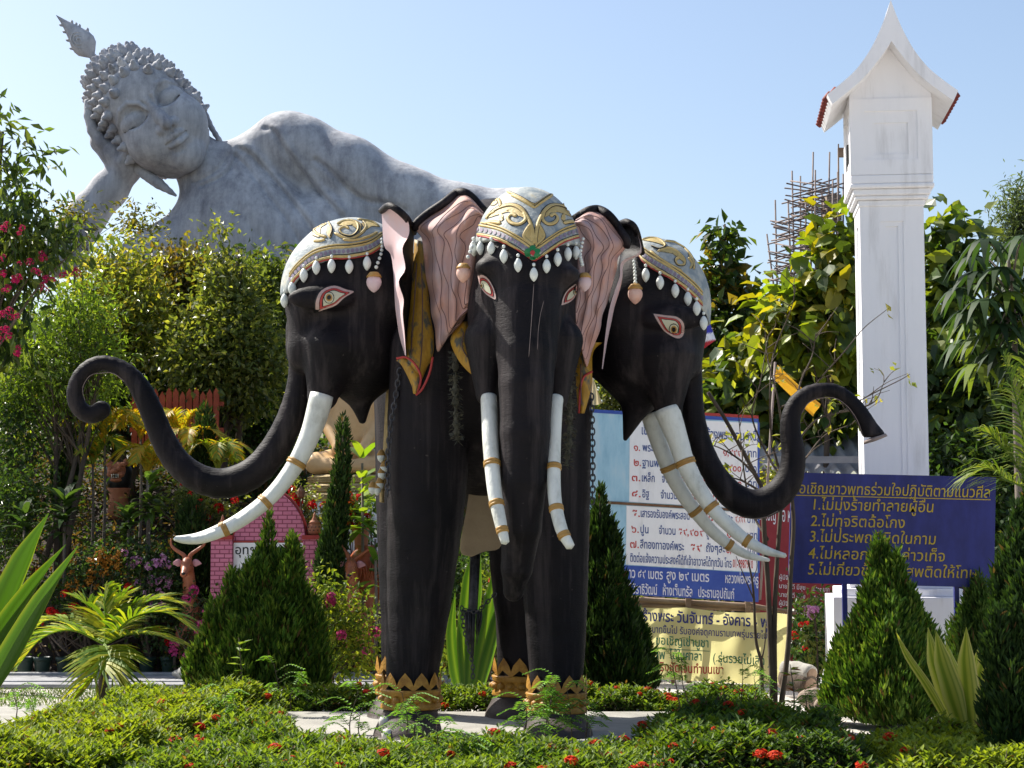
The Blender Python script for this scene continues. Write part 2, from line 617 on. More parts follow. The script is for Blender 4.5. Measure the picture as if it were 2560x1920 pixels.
M['wood'] = paint('grey_brown_wood', (0.16, 0.1, 0.065), (0.27, 0.19, 0.13), 0.85, 5, 0.4, 30, (0.3, 1, 1))
M['bamboo'] = paint('weathered_bamboo', (0.16, 0.12, 0.11), (0.25, 0.2, 0.18), 0.8, 4)
M['rock'] = paint('rock', (0.2, 0.15, 0.12), (0.36, 0.29, 0.23), 0.9, 5, 0.7, 14)
M['roofgrey'] = paint('corrugated_grey', (0.25, 0.25, 0.27), (0.36, 0.35, 0.36), 0.8, 4, 0.2, 20)
M['darkpot'] = paint('dark_green_pot', (0.012, 0.03, 0.022), (0.02, 0.045, 0.035), 0.5, 4)
M['fencered'] = paint('red_fence', (0.3, 0.05, 0.025), (0.4, 0.08, 0.04), 0.7, 6)
M['beige'] = paint('beige_cloth', (0.34, 0.26, 0.17), (0.42, 0.33, 0.22), 0.9, 3, 0.2, 50)
M['garland'] = paint('dry_garland', (0.035, 0.035, 0.025), (0.09, 0.085, 0.06), 0.9, 30, 0.6, 60)
M['steel'] = paint('white_painted_steel', (0.55, 0.55, 0.58), rough=0.5)
M['flagcol'] = col_mat('flag_cloth', 0.8)


def cloth_mat(name, c, trans=0.4):
    m, nt, b = new_mat(name)
    b.inputs['Base Color'].default_value = (*c, 1)
    b.inputs['Roughness'].default_value = 0.8
    tr = nt.nodes.new('ShaderNodeBsdfTranslucent')
    tr.inputs[0].default_value = (*c, 1)
    mx = nt.nodes.new('ShaderNodeMixShader')
    mx.inputs[0].default_value = trans
    nt.links.new(b.outputs[0], mx.inputs[1])
    nt.links.new(tr.outputs[0], mx.inputs[2])
    nt.links.new(mx.outputs[0], nt.nodes['Material Output'].inputs[0])
    return m


M['banner'] = cloth_mat('yellow_banner_cloth', (0.72, 0.67, 0.31), 0.55)
M['flagyellow'] = cloth_mat('yellow_flag_cloth', (0.75, 0.42, 0.03), 0.45)
M['flagbeige'] = cloth_mat('beige_flag_cloth', (0.6, 0.5, 0.3), 0.4)


def brick_mat():
    m, nt, b = new_mat('pink_painted_brick')
    tc = nt.nodes.new('ShaderNodeTexCoord')
    sp = nt.nodes.new('ShaderNodeSeparateXYZ')
    cb = nt.nodes.new('ShaderNodeCombineXYZ')
    nt.links.new(tc.outputs['Object'], sp.inputs[0])
    nt.links.new(sp.outputs['X'], cb.inputs['X'])
    nt.links.new(sp.outputs['Z'], cb.inputs['Y'])
    br = nt.nodes.new('ShaderNodeTexBrick')
    br.inputs['Color1'].default_value = (0.62, 0.2, 0.3, 1)
    br.inputs['Color2'].default_value = (0.55, 0.16, 0.25, 1)
    br.inputs['Mortar'].default_value = (0.25, 0.05, 0.09, 1)
    br.inputs['Scale'].default_value = 1.0
    br.inputs['Mortar Size'].default_value = 0.006
    br.inputs['Brick Width'].default_value = 0.11
    br.inputs['Row Height'].default_value = 0.05
    nt.links.new(cb.outputs[0], br.inputs['Vector'])
    nt.links.new(br.outputs['Color'], b.inputs['Base Color'])
    bp = nt.nodes.new('ShaderNodeBump')
    bp.inputs['Strength'].default_value = 0.5
    bp.inputs['Distance'].default_value = 0.006
    bp.invert = True
    nt.links.new(br.outputs['Fac'], bp.inputs['Height'])
    nt.links.new(bp.outputs[0], b.inputs['Normal'])
    b.inputs['Roughness'].default_value = 0.75
    return m


M['brick'] = brick_mat()


def concrete_mat():
    """weathered grey concrete: broad dark stains, vertical run-off streaks and fine speckle"""
    m, nt, b = new_mat('grey_statue_concrete')
    b.inputs['Roughness'].default_value = 0.92
    b.inputs['Specular IOR Level'].default_value = 0.2
    tc = nt.nodes.new('ShaderNodeTexCoord')

    def noise(scale, stretch, detail, rough=0.65):
        mp = nt.nodes.new('ShaderNodeMapping')
        mp.inputs['Scale'].default_value = stretch
        nt.links.new(tc.outputs['Object'], mp.inputs[0])
        n = nt.nodes.new('ShaderNodeTexNoise')
        n.inputs['Scale'].default_value = scale
        n.inputs['Detail'].default_value = detail
        n.inputs['Roughness'].default_value = rough
        nt.links.new(mp.outputs[0], n.inputs['Vector'])
        return n

    def ramp(src, p0, c0, p1, c1):
        r = nt.nodes.new('ShaderNodeValToRGB')
        r.color_ramp.elements[0].position = p0
        r.color_ramp.elements[0].color = (*c0, 1)
        r.color_ramp.elements[1].position = p1
        r.color_ramp.elements[1].color = (*c1, 1)
        nt.links.new(src.outputs[0], r.inputs[0])
        return r

    def mul(a, b_, f=1.0):
        x = nt.nodes.new('ShaderNodeMix')
        x.data_type = 'RGBA'
        x.blend_type = 'MULTIPLY'
        x.inputs['Factor'].default_value = f
        nt.links.new(a, x.inputs['A'])
        nt.links.new(b_, x.inputs['B'])
        return x.outputs['Result']
    base = ramp(noise(0.35, (1, 1, 1), 5), 0.35, (0.43, 0.44, 0.465), 0.66, (0.60, 0.60, 0.605))
    stain = ramp(noise(0.5, (1.2, 1, 0.8), 10, 0.72), 0.36, (0.62, 0.62, 0.65), 0.52, (1, 1, 1))
    streak = ramp(noise(1.5, (1.3, 1.3, 0.16), 8, 0.7), 0.36, (0.66, 0.66, 0.68), 0.56, (1, 1, 1))
    speck = ramp(noise(5.0, (1, 1, 1), 6, 0.75), 0.33, (0.72, 0.72, 0.74), 0.55, (1, 1, 1))
    c = mul(mul(mul(base.outputs[0], stain.outputs[0]), streak.outputs[0], 0.9), speck.outputs[0], 0.5)
    nt.links.new(c, b.inputs['Base Color'])
    n2 = noise(4.0, (1, 1, 1), 8, 0.7)
    bp = nt.nodes.new('ShaderNodeBump')
    bp.inputs['Strength'].default_value = 0.5
    bp.inputs['Distance'].default_value = 0.06
    nt.links.new(n2.outputs[0], bp.inputs['Height'])
    nt.links.new(bp.outputs[0], b.inputs['Normal'])
    return m


M['concrete'] = concrete_mat()
# ================================================================ GROUND AND LARGE STRUCTURE
def build_ground():
    xs = np.concatenate([np.linspace(-260, -22, 25), np.linspace(-20, 20, 121), np.linspace(22, 260, 25)])
    ys = np.concatenate([np.linspace(-30, 9, 12), np.linspace(10, 34, 121), np.linspace(36, 100, 45), np.linspace(110, 900, 20)])
    X, Y = np.meshgrid(xs, ys, indexing='ij')
    Z = terrain(X, Y) + 0.0
    nzv = np.sin(X * 3.1 + Y * 1.7) * np.sin(Y * 2.3 - X * 1.1) * 0.05 * ss(20.8, 23, Y)
    Z = Z + nzv
    V = np.stack([X, Y, Z], -1).reshape(-1, 3)
    ny = len(ys)
    i, j = np.meshgrid(np.arange(len(xs) - 1), np.arange(ny - 1), indexing='ij')
    a = (i * ny + j).ravel()
    F = np.stack([a, a + ny, a + ny + 1, a + 1], 1)
    cy = V[F].mean(1)
    fm = (cy[:, 1] > 20.9).astype(int)
    o = fast_mesh('ground', V, F, [M['gravel'], M['litter']], fmat=fm)
    o['kind'] = 'structure'
    o['label'] = 'bare soil and litter slope of the temple garden'
    # pedestal slab under the elephant
    mb = MB()
    mb.box((-2.05, 13.3, 0.0), (1.75, 16.05, 0.07))
    o = mb.build('pedestal', M['path'], None, smooth=False, origin=(-0.2, 14.7, 0))
    bev(o, 0.015)
    tag(o, 'low pale concrete slab under the black elephant statue', 'pedestal')
    # pale path at the left
    mb = MB()
    v = [(-9, 14.6, 0.004), (-2.5, 15.6, 0.004), (-2.6, 17.6, 0.004), (-9, 17.3, 0.004)]
    mb.add(v, [(0, 1, 2, 3)])
    o = mb.build('path', M['path'], None, smooth=False)
    o['kind'] = 'structure'
    o['label'] = 'pale concrete walk beside the golden hedge'
    # kerb / planter edge at the left
    mb = MB()
    mb.box((-9, 19.3, 0.0), (0.3, 19.62, 0.05))
    mb.box((-9, 19.62, 0.0), (0.3, 20.35, 0.065))
    mb.box((-9, 20.35, 0.0), (0.3, 20.5, 0.095))
    o = mb.build('planter_kerb', M['kerb'], None, smooth=False, origin=(-4, 19.9, 0))
    bev(o, 0.012)
    tag(o, 'long grey concrete kerb in front of the dark flower pots', 'kerb')


def bev(o, w, seg=2):
    md = o.modifiers.new('bevel', 'BEVEL')
    md.width = w
    md.segments = seg
    md.limit_method = 'ANGLE'


build_ground()


# ================================================================ THE THREE-HEADED ELEPHANT
def zconv(ox, oy, s):
    return lambda p: (ox + p[0] * s, oy + p[1] * s) + tuple(p[2:])


ZL = zconv(640, 440, 600 / 1659)      # left head
ZC = zconv(1000, 440, 600 / 1659)     # centre head
ZR = zconv(1300, 440, 600 / 1659)     # right head
ZT = zconv(100, 800, 800 / 2212)      # left trunk and tusk
ZU = zconv(1400, 900, 900 / 2212)     # right trunk and tusks
ZB = zconv(900, 1000, 700 / 1936)     # centre trunk and tusks


class Surf:
    """a ray-castable copy of one or more surfaces, used to lay trim on the modelled forms"""
    def __init__(self, V, F):
        self.b = BVHTree.FromPolygons([Vector(v) for v in V.tolist()], F.tolist())

    def hit(self, px, py, off=0.006, fb=None):
        d = ray(px, py)
        d = d / np.linalg.norm(d)
        loc, n, i, t = self.b.ray_cast(Vector(CAM), Vector(d))
        if loc is None:
            return None if fb is None else P(px, py, fb)
        n = np.array(n)
        if n @ d > 0:
            n = -n
        return np.array(loc) + n * off


def decal(mb, surf, pts, mi, off, rings=5):
    pts = np.array(pts, float)
    c = pts.mean(0)
    n = len(pts)
    V = []
    h = surf.hit(c[0], c[1], off)
    if h is None:
        return
    V.append(h)
    for k in range(1, rings + 1):
        for p in pts:
            q = c + (p - c) * k / rings
            h = surf.hit(q[0], q[1], off)
            V.append(h if h is not None else V[-1])
    F = [(0, 1 + j, 1 + (j + 1) % n) for j in range(n)]
    for k in range(rings - 1):
        for j in range(n):
            a, b = 1 + k * n + j, 1 + k * n + (j + 1) % n
            F.append((a, a + n, b + n, b))
    mb.add(V, F, mi)


def line_on(mb, surf, pts, w, mi, off=0.004, flat=0.45, smooth=True, m=6, n=6):
    """raised painted line laid on a surface; w = radius in photo pixels"""
    pp = catmull(np.array(pts, float)[:, :2], m) if smooth and len(pts) > 2 else np.array(pts, float)[:, :2]
    hs = [surf.hit(p[0], p[1], off) for p in pp]
    hs = [h for h in hs if h is not None]
    if len(hs) < 2:
        return
    hs = np.array(hs)
    keep = [0]
    for i in range(1, len(hs)):
        g = np.linalg.norm(hs[i] - hs[keep[-1]])
        if g < 0.35 and g > 1e-4:
            keep.append(i)
    hs = hs[keep]
    if len(hs) < 2:
        return
    r = w * hs[:, 1] / FPX
    r[0] *= 0.4
    r[-1] *= 0.4
    mb.tube(hs, r, n, mi, flat=flat)


def drop_mesh(mb, c, h, w, mi=0, n=12):
    prof = [(0.02, h * 0.5), (0.3, h * 0.47), (0.62, h * 0.36), (0.92, h * 0.16), (1.0, 0.02 * h), (0.93, -0.14 * h), (0.66, -0.32 * h), (0.3, -0.45 * h), (0.04, -0.5 * h)]
    mb.lathe([(a * w, z) for a, z in prof], c, n, mi)


def build_elephant():
    T = thing('elephant_statue', 'huge black three-headed elephant statue with white tusks standing on the low slab', 'elephant statue', tuple(P(1200, 1845, 14.9) * [1, 1, 0]))
    # ---- body with legs
    s = SDF((-1.75, 13.2, 0.03), (1.25, 17.4, 4.6), 0.028)
    s.ell(P(1212, 930, 15.3), (0.86, 1.35, 1.2))
    s.ell(P(1175, 900, 16.1), (0.84, 1.1, 1.1), 0.2)
    s.ell(P(1240, 760, 14.8), (0.75, 0.7, 0.9), 0.2)
    s.cap(P(1120, 740, 15.0), P(940, 760, 14.55), 0.55, 0.36, 0.15)
    s.cap(P(1330, 760, 15.0), P(1560, 800, 14.65), 0.55, 0.34, 0.15)
    s.cap(P(1280, 720, 15.0), P(1318, 720, 13.9), 0.6, 0.42, 0.15)

    def leg(pts, Y, k=0.12):
        pp = PA(pts, Y)
        rr = [S(p[2], Y) for p in pts]
        s.cap(pp[0], pp[1], rr[0], rr[1], 0.15)
        q = catmull(pp[1:], 4)
        s.chain(q, np.interp(np.linspace(0, 1, len(q)), np.linspace(0, 1, len(pp) - 1), rr[1:]), 0.012)
    leg([(1082, 880, 108), (1075, 1050, 106), (1062, 1300, 95), (1042, 1560, 74), (1030, 1690, 63), (1027, 1775, 65), (1022, 1835, 74)], 14.25)
    s.ell(P(1018, 1842, 14.1), (0.27, 0.34, 0.17), 0.1)
    leg([(1372, 880, 104), (1378, 1050, 100), (1384, 1300, 90), (1390, 1560, 75), (1391, 1690, 65), (1392, 1780, 66), (1393, 1835, 76)], 14.25)
    s.ell(P(1394, 1842, 14.1), (0.28, 0.34, 0.17), 0.1)
    leg([(1060, 1000, 125), (1045, 1250, 105), (1026, 1560, 72), (1018, 1680, 62), (1012, 1742, 64), (1008, 1785, 74)], 15.75)
    s.ell(P(1000, 1795, 15.62), (0.29, 0.34, 0.17), 0.1)
    leg([(1320, 1000, 125), (1316, 1250, 105), (1313, 1560, 72), (1312, 1680, 66), (1308, 1742, 67), (1304, 1785, 80)], 15.75)
    s.ell(P(1298, 1795, 15.62), (0.3, 0.34, 0.17), 0.1)
    V, F = s.mesh()
    V[:, 2] = np.maximum(V[:, 2], 0.072)
    body = fast_mesh('body', V, F, M['skin'], T)
    SB = Surf(V, F)
    # toenails
    for (px, py, Y) in ((968, 1838, 13.95), (1000, 1850, 13.9), (1040, 1852, 13.9), (1368, 1850, 13.9), (1405, 1852, 13.9), (932, 1797, 15.4), (960, 1806, 15.3), (1262, 1800, 15.4), (1290, 1806, 15.3)):
        h = SB.hit(px, py, 0.0)
        if h is None:
            continue
        mb = MB()
        mb.lathe([(0.005, 0.05), (0.03, 0.042), (0.046, 0.01), (0.042, -0.03), (0.02, -0.045)], h + np.array([0, 0.02, 0]), 12)
        o = mb.build('toenail', M['nail'], T)
    # anklets
    for (cx, ty, by, r, Y) in ((1027, 1722, 1770, 71, 14.25), (1391, 1730, 1780, 72, 14.25), (1014, 1684, 1735, 71, 15.75), (1310, 1687, 1737, 75, 15.75)):
        c = P(cx, (ty + by) / 2, Y)
        R = S(r, Y)
        H = S(by - ty, Y) / 2
        mb = MB()
        mb.lathe([(R * 0.9, -H), (R * 1.04, -H), (R * 1.07, -H * 0.85), (R * 1.04, -H * 0.7), (R * 1.06, -H * 0.58), (R * 1.0, -H * 0.42), (R * 1.0, H * 0.42), (R * 1.06, H * 0.55), (R * 1.03, H * 0.68), (R * 1.08, H * 0.85), (R * 1.04, H), (R * 0.9, H)], c, 40)
        n = 17
        for k in range(n):
            a = 2 * math.pi * (k + 0.5) / n
            p = c + np.array([math.cos(a) * R * 1.0, math.sin(a) * R * 1.0, 0])
            v, f = lathe_geo([(0.004, -H * 0.38), (R * 0.13, -H * 0.2), (R * 0.15, 0), (R * 0.13, H * 0.2), (0.004, H * 0.38)], 8)
            mb.add(np.array(v) + p, f)
        n = 11
        for k in range(n):
            a0 = 2 * math.pi * k / n
            pet = []
            hh = H * 1.9
            for (da, z) in ((-0.5, 0), (-0.5, 0.3), (-0.36, 0.62), (0, 1.0), (0.36, 0.62), (0.5, 0.3), (0.5, 0)):
                a = a0 + da * 2 * math.pi / n * 1.0
                pet.append(c + np.array([math.cos(a) * R * (1.04 - 0.02 * z), math.sin(a) * R * (1.04 - 0.02 * z), H * 0.9 + z * hh]))
            cen = c + np.array([math.cos(a0) * R * 1.08, math.sin(a0) * R * 1.08, H + hh * 0.3])
            mb.add(pet + [cen], [(j, j + 1, 7) for j in range(6)])
        mb.build('anklet', M['gold'], T)

    # ---- collars
    def sheet(rows, Ys, name, mat, nx=8, bulge=0.05, thick=0.03, conv=None, parent=T, wav=0):
        """rows of (left,right) px pairs -> curved thick sheet"""
        L = catmull([conv(r[0]) for r in rows], 5)
        Rr = catmull([conv(r[1]) for r in rows], 5)
        Yl = np.interp(np.linspace(0, 1, len(L)), np.linspace(0, 1, len(Ys)), Ys)
        V = []
        for i in range(len(L)):
            for j in range(nx + 1):
                t = j / nx
                p = L[i] * (1 - t) + Rr[i] * t
                y = Yl[i] - bulge * math.sin(math.pi * t)
                V.append(P(p[0], p[1], y))
        n = len(V)
        V = np.array(V)
        Vb = V + np.array([0, thick, 0])
        F = []
        w = nx + 1
        for i in range(len(L) - 1):
            for j in range(nx):
                a = i * w + j
                F.append((a, a + w, a + w + 1, a + 1))
                F.append((n + a, n + a + 1, n + a + w + 1, n + a + w))
        edge = [i * w for i in range(len(L))] + [(len(L) - 1) * w + j for j in range(1, w)] + [i * w + nx for i in range(len(L) - 2, -1, -1)] + list(range(nx - 1, 0, -1))
        for a, b in zip(edge, edge[1:] + edge[:1]):
            F.append((a, n + a, n + b, b))
        return mk(name, np.vstack([V, Vb]), F, mat, parent)
    sheet([((1095, 438), (1152, 452)), ((1088, 600), (1168, 610)), ((1075, 760), (1190, 800)), ((1060, 950), (1208, 980)), ((1042, 1100), (1228, 1110)), ((1040, 1220), (1222, 1240)), ((1062, 1350), (1170, 1350)), ((1085, 1500), (1108, 1510))], [14.1, 14.0, 13.9, 13.86, 13.82], 'collar', M['collar'], conv=ZL)
    sheet([((970, 1275), (1040, 1250)), ((1000, 1300), (1110, 1300)), ((1040, 1370), (1145, 1370)), ((1075, 1450), (1140, 1440)), ((1088, 1505), (1112, 1505))], [13.95, 13.82, 13.79], 'collar_flap', M['collar'], conv=ZL)
    sheet([((420, 1010), (480, 1000)), ((350, 1120), (490, 1120)), ((380, 1230), (515, 1210)), ((450, 1330), (550, 1270)), ((540, 1395), (600, 1330)), ((700, 1420), (720, 1350))], [13.75, 13.7, 13.66, 13.6, 13.55, 13.5], 'collar', M['collar'], conv=ZC)
    sheet([((1180, 1130), (1215, 1120)), ((1150, 1200), (1205, 1190)), ((1120, 1290), (1180, 1250))], [13.7, 13.68, 13.66], 'collar', M['collar'], conv=ZC)
    sheet([((1205, 1150), (1400, 1150)), ((1212, 1250), (1335, 1220)), ((1215, 1400), (1328, 1390)), ((1225, 1550), (1312, 1510)), ((1238, 1640), (1275, 1640))], [13.84, 13.84, 13.82, 13.8], 'collar', M['collar'], conv=ZC)
    # incised dark lines on the collars
    for pts, Y, cv in (([(1110, 600), (1100, 800), (1085, 1000), (1075, 1200), (1085, 1350)], 13.87, ZL), ([(1140, 600), (1150, 800), (1150, 1000), (1145, 1200), (1130, 1350)], 13.83, ZL), ([(440, 1080), (430, 1180), (480, 1270), (560, 1340)], 13.62, ZC), ([(470, 1080), (465, 1180), (510, 1250), (570, 1310)], 13.62, ZC), ([(1250, 1300), (1250, 1450), (1255, 1580)], 13.76, ZC)):
        mb = MB()
        mb.tube(catmull([P(*cv(p), Y - 0.03) for p in pts], 6), S(1.6, Y), 5)
        mb.build('collar_line', M['earline'], T)
    # red edging of the collars
    for pts, Y, cv in (([(970, 1262), (1040, 1255), (1105, 1310), (1140, 1400), (1108, 1510)], 13.77, ZL), ([(1330, 1350), (1270, 1390), (1245, 1480), (1238, 1640)], 13.77, ZC), ([(1222, 1250), (1200, 1360), (1150, 1470), (1105, 1515)], 13.76, ZL)):
        q = catmull([P(*cv(p), Y) for p in pts], 6)
        mb = MB()
        mb.tube(q, S(3.2, Y), 6)
        mb.build('collar_edging', M['red'], T)

    # ---- heads -----------------------------------------------------------------------------
    def head_base(name, label):
        o = bpy.data.objects.new(name, None)
        COL.objects.link(o)
        o.parent = T
        o['label'] = label
        return o

    def tusk(H, pts, Ys, conv, rings, rscale):
        q = [conv(p) for p in pts]
        W = catmull(PA(q, Ys), 6)
        rr = np.interp(np.linspace(0, 1, len(W)), np.linspace(0, 1, len(q)), [p[2] * rscale * y / FPX for p, y in zip(pts, Ys)])
        v, f = tube_geo(W, rr, 20)
        # round the tip
        v = np.array(v)
        tip = W[-1] + (W[-1] - W[-3]) / np.linalg.norm(W[-1] - W[-3]) * rr[-1] * 0.6
        nv = len(v)
        v = np.vstack([v, tip])
        f = f[:-1] + [((len(W) - 1) * 20 + j, (len(W) - 1) * 20 + (j + 1) % 20, nv) for j in range(20)]
        mk('tusk', v, f, M['ivory'], H)
        for t in rings:
            i = int(np.clip(round(t * (len(W) - 1)), 1, len(W) - 2))
            d = W[i + 1] - W[i - 1]
            mb = MB()
            R = rr[i]
            prof = [(R * 0.9, -0.024), (R * 1.06, -0.023), (R * 1.15, -0.015), (R * 1.13, -0.005), (R * 1.06, 0.0), (R * 1.13, 0.005), (R * 1.15, 0.015), (R * 1.06, 0.023), (R * 0.9, 0.024)]
            mb.lathe(prof, W[i], 24, 0, d / np.linalg.norm(d))
            mb.build('tusk_ring', M['goldring'], H)

    def eye(H, surf, zc, out, iris, ir, squash=1.0):
        out = np.array([zc(p)[:2] for p in out])
        out = np.array(catmull(np.vstack([out, out[:1]]), 4))[:-1]
        c = out.mean(0)
        mb = MB()
        decal(mb, surf, c + (out - c) * 1.12, 0, 0.004)
        decal(mb, surf, c + (out - c) * 1.02, 1, 0.008)
        decal(mb, surf, c + (out - c) * 0.80, 0, 0.011)
        decal(mb, surf, c + (out - c) * 0.76, 2, 0.014)
        decal(mb, surf, c + (out - c) * 0.62, 0, 0.0155)
        decal(mb, surf, c + (out - c) * 0.56, 3, 0.018)
        ic = np.array(zc(iris)[:2])
        a = np.linspace(0, 2 * np.pi, 16, endpoint=False)
        circ = np.stack([np.cos(a) * squash, np.sin(a)], 1)
        for rr, mi, of in ((1.0, 0, 0.020), (0.86, 3, 0.023), (0.62, 4, 0.026), (0.38, 0, 0.029)):
            decal(mb, surf, ic + circ * ir * rr, mi, of, 3)
        mb.build('eye', [M['black'], M['eyepink'], M['red'], M['eyewhite'], M['goldring']], H, smooth=False)

    def drops(H, surf, zc, pts, h, w, fb):
        for p in pts:
            q = zc(p)
            c = surf.hit(q[0], q[1], w * 0.7, fb)
            mb = MB()
            drop_mesh(mb, c, h, w)
            mb.lathe([(0.002, 0.014), (0.012, 0.008), (0.012, -0.008), (0.002, -0.014)], c + np.array([0, 0, h * 0.5 + 0.02]), 8)
            mb.build('tassel_drop', M['drop'], H)

    def pendant(H, surf, zc, beads, c, h, w, mat, fb):
        mb = MB()
        pp = catmull([surf.hit(*zc(b)[:2], 0.03, fb) for b in beads], 8)
        ln = np.linalg.norm(np.diff(pp, axis=0), axis=1).sum()
        n = max(4, int(ln / 0.03))
        for k in range(n):
            t = k / (n - 1) * (len(pp) - 1)
            i = min(int(t), len(pp) - 2)
            b = pp[i] * (1 - t + i) + pp[i + 1] * (t - i)
            r = 0.013 + 0.004 * k / n
            mb.lathe([(0.001, r), (r * 0.7, r * 0.7), (r, 0), (r * 0.7, -r * 0.7), (0.001, -r)], b, 8)
        mb.build('bead_string', M['drop'], H)
        q = zc(c)
        cc = surf.hit(q[0], q[1], w * 0.8, fb)
        mb = MB()
        drop_mesh(mb, cc, h, w, 0, 16)
        mb.lathe([(w * 0.55, h * 0.5), (w * 0.7, h * 0.44), (w * 0.97, h * 0.3), (w * 1.0, h * 0.24), (w * 0.9, h * 0.24)], cc, 16, 1)
        mb.build('pendant', [mat, M['goldring']], H)

    def headdress(H, s, th, curve, conv, Y, xr=None):
        """shell over the skull, cut along a curved hem"""
        cw = np.array([P(*conv(p)[:2], Y) for p in curve])
        X = s.ax[0][:, None, None]
        Z = s.ax[2][None, None, :]
        zc = np.interp(s.ax[0], cw[:, 0], cw[:, 2])[:, None, None]
        d = np.maximum(s.d - th, (zc - Z) * np.ones_like(s.d))
        if xr is not None:
            d = np.maximum(d, (X - xr[1]) * np.ones_like(s.d))
            d = np.maximum(d, (xr[0] - X) * np.ones_like(s.d))
        V, F = s.mesh(d.astype(np.float32))
        fast_mesh('headdress', V, F, M['capgrey'], H)
        return V, F

    def hem(H, surf, conv, curve, dys, dots, w=3.2):
        cv = catmull([conv(p)[:2] for p in curve], 6)
        mb = MB()
        for dy, mi, ww in dys:
            line_on(mb, surf, cv + np.array([0, dy]), ww, mi, 0.004, 0.5, smooth=False)
        mb.build('hem_trim', [M['capgold'], M['outline'], M['red']], H)
        mb = MB()
        seg = np.concatenate([[0], np.cumsum(np.linalg.norm(np.diff(cv, axis=0), axis=1))])
        n = int(seg[-1] / dots[1])
        for k in range(n):
            t = (k + 0.5) / n * seg[-1]
            x = np.interp(t, seg, cv[:, 0])
            y = np.interp(t, seg, cv[:, 1]) + dots[0]
            a = np.linspace(0, 2 * np.pi, 10, endpoint=False)
            decal(mb, surf, np.stack([x + np.cos(a) * dots[2], y + np.sin(a) * dots[3]], 1), 0, 0.006, 2)
        mb.build('hem_dots', M['purple'], H, smooth=False)

    def scrolls(H, surf, conv, curves, w, fills=()):
        mb = MB()
        for f in fills:
            q = np.array([conv(p)[:2] for p in f], float)
            q = catmull(np.vstack([q, q[:1]]), 4)[:-1]
            c = q.mean(0)
            decal(mb, surf, c + (q - c) * 1.1, 1, 0.0025, 4)
            decal(mb, surf, q, 0, 0.0055, 4)
        for c in curves:
            q = [conv(p)[:2] for p in c]
            line_on(mb, surf, q, w + 1.6, 1, 0.0015, 0.35)
            line_on(mb, surf, q, w, 0, 0.004, 0.45)
        mb.build('scrollwork', [M['capgold'], M['outline']], H)

    # ---------------- left head
    H = head_base('head', 'elephant head turned left with upcurled trunk')
    Y = 14.5
    s = SDF((P(130, 0, Y)[0], 13.75, P(0, 1280, Y)[2]), (P(1075, 0, Y)[0], 15.2, P(0, 500, Y)[2]), 0.019)
    s.ell(P(882, 712, Y), (S(160, Y), 0.43, S(162, Y)))
    s.ell(P(800, 745, Y), (S(86, Y), 0.34, S(118, Y)), 0.12)
    s.ell(P(905, 850, Y), (S(120, Y), 0.40, S(150, Y)), 0.12)
    s.cap(P(960, 740, Y), P(985, 800, Y + 0.2), 0.42, 0.36, 0.1)
    s.cap(P(775, 790, 14.4), P(756, 900, 14.4), 0.11, 0.105, 0.08, sq=(1, 0.7, 1))
    s.ell(P(800, 745, 14.06), (0.26, 0.07, 0.10), 0.08)
    s.cap(P(835, 880, 14.30), P(806, 990, 14.25), 0.27, 0.125, 0.08)
    s.cap(P(835, 880, 14.70), P(810, 990, 14.75), 0.27, 0.12, 0.08)
    s.cap(P(895, 930, Y), P(906, 1050, Y), 0.2, 0.035, 0.06)
    s.cap(P(905, 860, Y), P(890, 940, Y), 0.36, 0.2, 0.1)
    tr = [(1800, 60, 92), (1812, 250, 88), (1795, 450, 88), (1745, 640, 92), (1660, 830, 98), (1530, 1010, 104), (1380, 1105, 106), (1220, 1130, 102), (1060, 1075, 96), (930, 960, 90), (840, 800, 84), (775, 640, 80), (715, 510, 75), (650, 410, 66), (560, 335, 58), (450, 298, 53), (355, 320, 54), (280, 390, 55), (242, 490, 56), (255, 580, 57), (305, 640, 57), (370, 655, 58), (425, 622, 64)]
    q = [ZT(p) for p in tr]
    s.chain(catmull(PA(q, 14.5), 2), np.interp(np.linspace(0, 1, 2 * (len(tr) - 1) + 1), np.linspace(0, 1, len(tr)), [S(p[2] * 0.3617, 14.5) for p in tr]), 0.012)
    s.cap(P(772, 780, Y), P(754, 870, Y), 0.13, 0.105, 0.10, sq=(1, 0.5, 1))
    V, F = s.mesh()
    fast_mesh('skull_and_trunk', V, F, M['skin'], H)
    for pts, cv_, yy in (([(657, 600), (688, 705), (748, 855), (838, 1018), (928, 1112), (1028, 1180), (1155, 1222), (1300, 1238), (1400, 1226)], ZT, 0), ([(585, 425), (518, 373), (440, 357), (348, 382), (301, 445), (293, 500), (310, 562)], ZT, 0)):
        mb = MB()
        line_on(mb, Surf(V, F), [cv_(p) for p in pts], 1.3, 0, 0.002)
        mb.build('trunk_seam', M['bamboo'], H)
    hl = [(150, 800), (230, 778), (300, 692), (400, 615), (520, 580), (640, 572), (780, 545), (880, 485), (960, 440)]
    Vc, Fc = headdress(H, s, 0.028, hl, ZL, 14.1, (P(150, 0, Y)[0], P(968, 0, 14.4)[0]))
    sf = Surf(np.vstack([V, Vc]), np.vstack([F, Fc + len(V)]))
    hem(H, sf, ZL, hl[1:-1], ((-2, 2, 2.0), (-7, 0, 3.6), (-29, 0, 3.2), (-36, 0, 2.6), (-32.5, 1, 1.2), (-11, 1, 1.2)), (-18.5, 11, 4.2, 5.2))
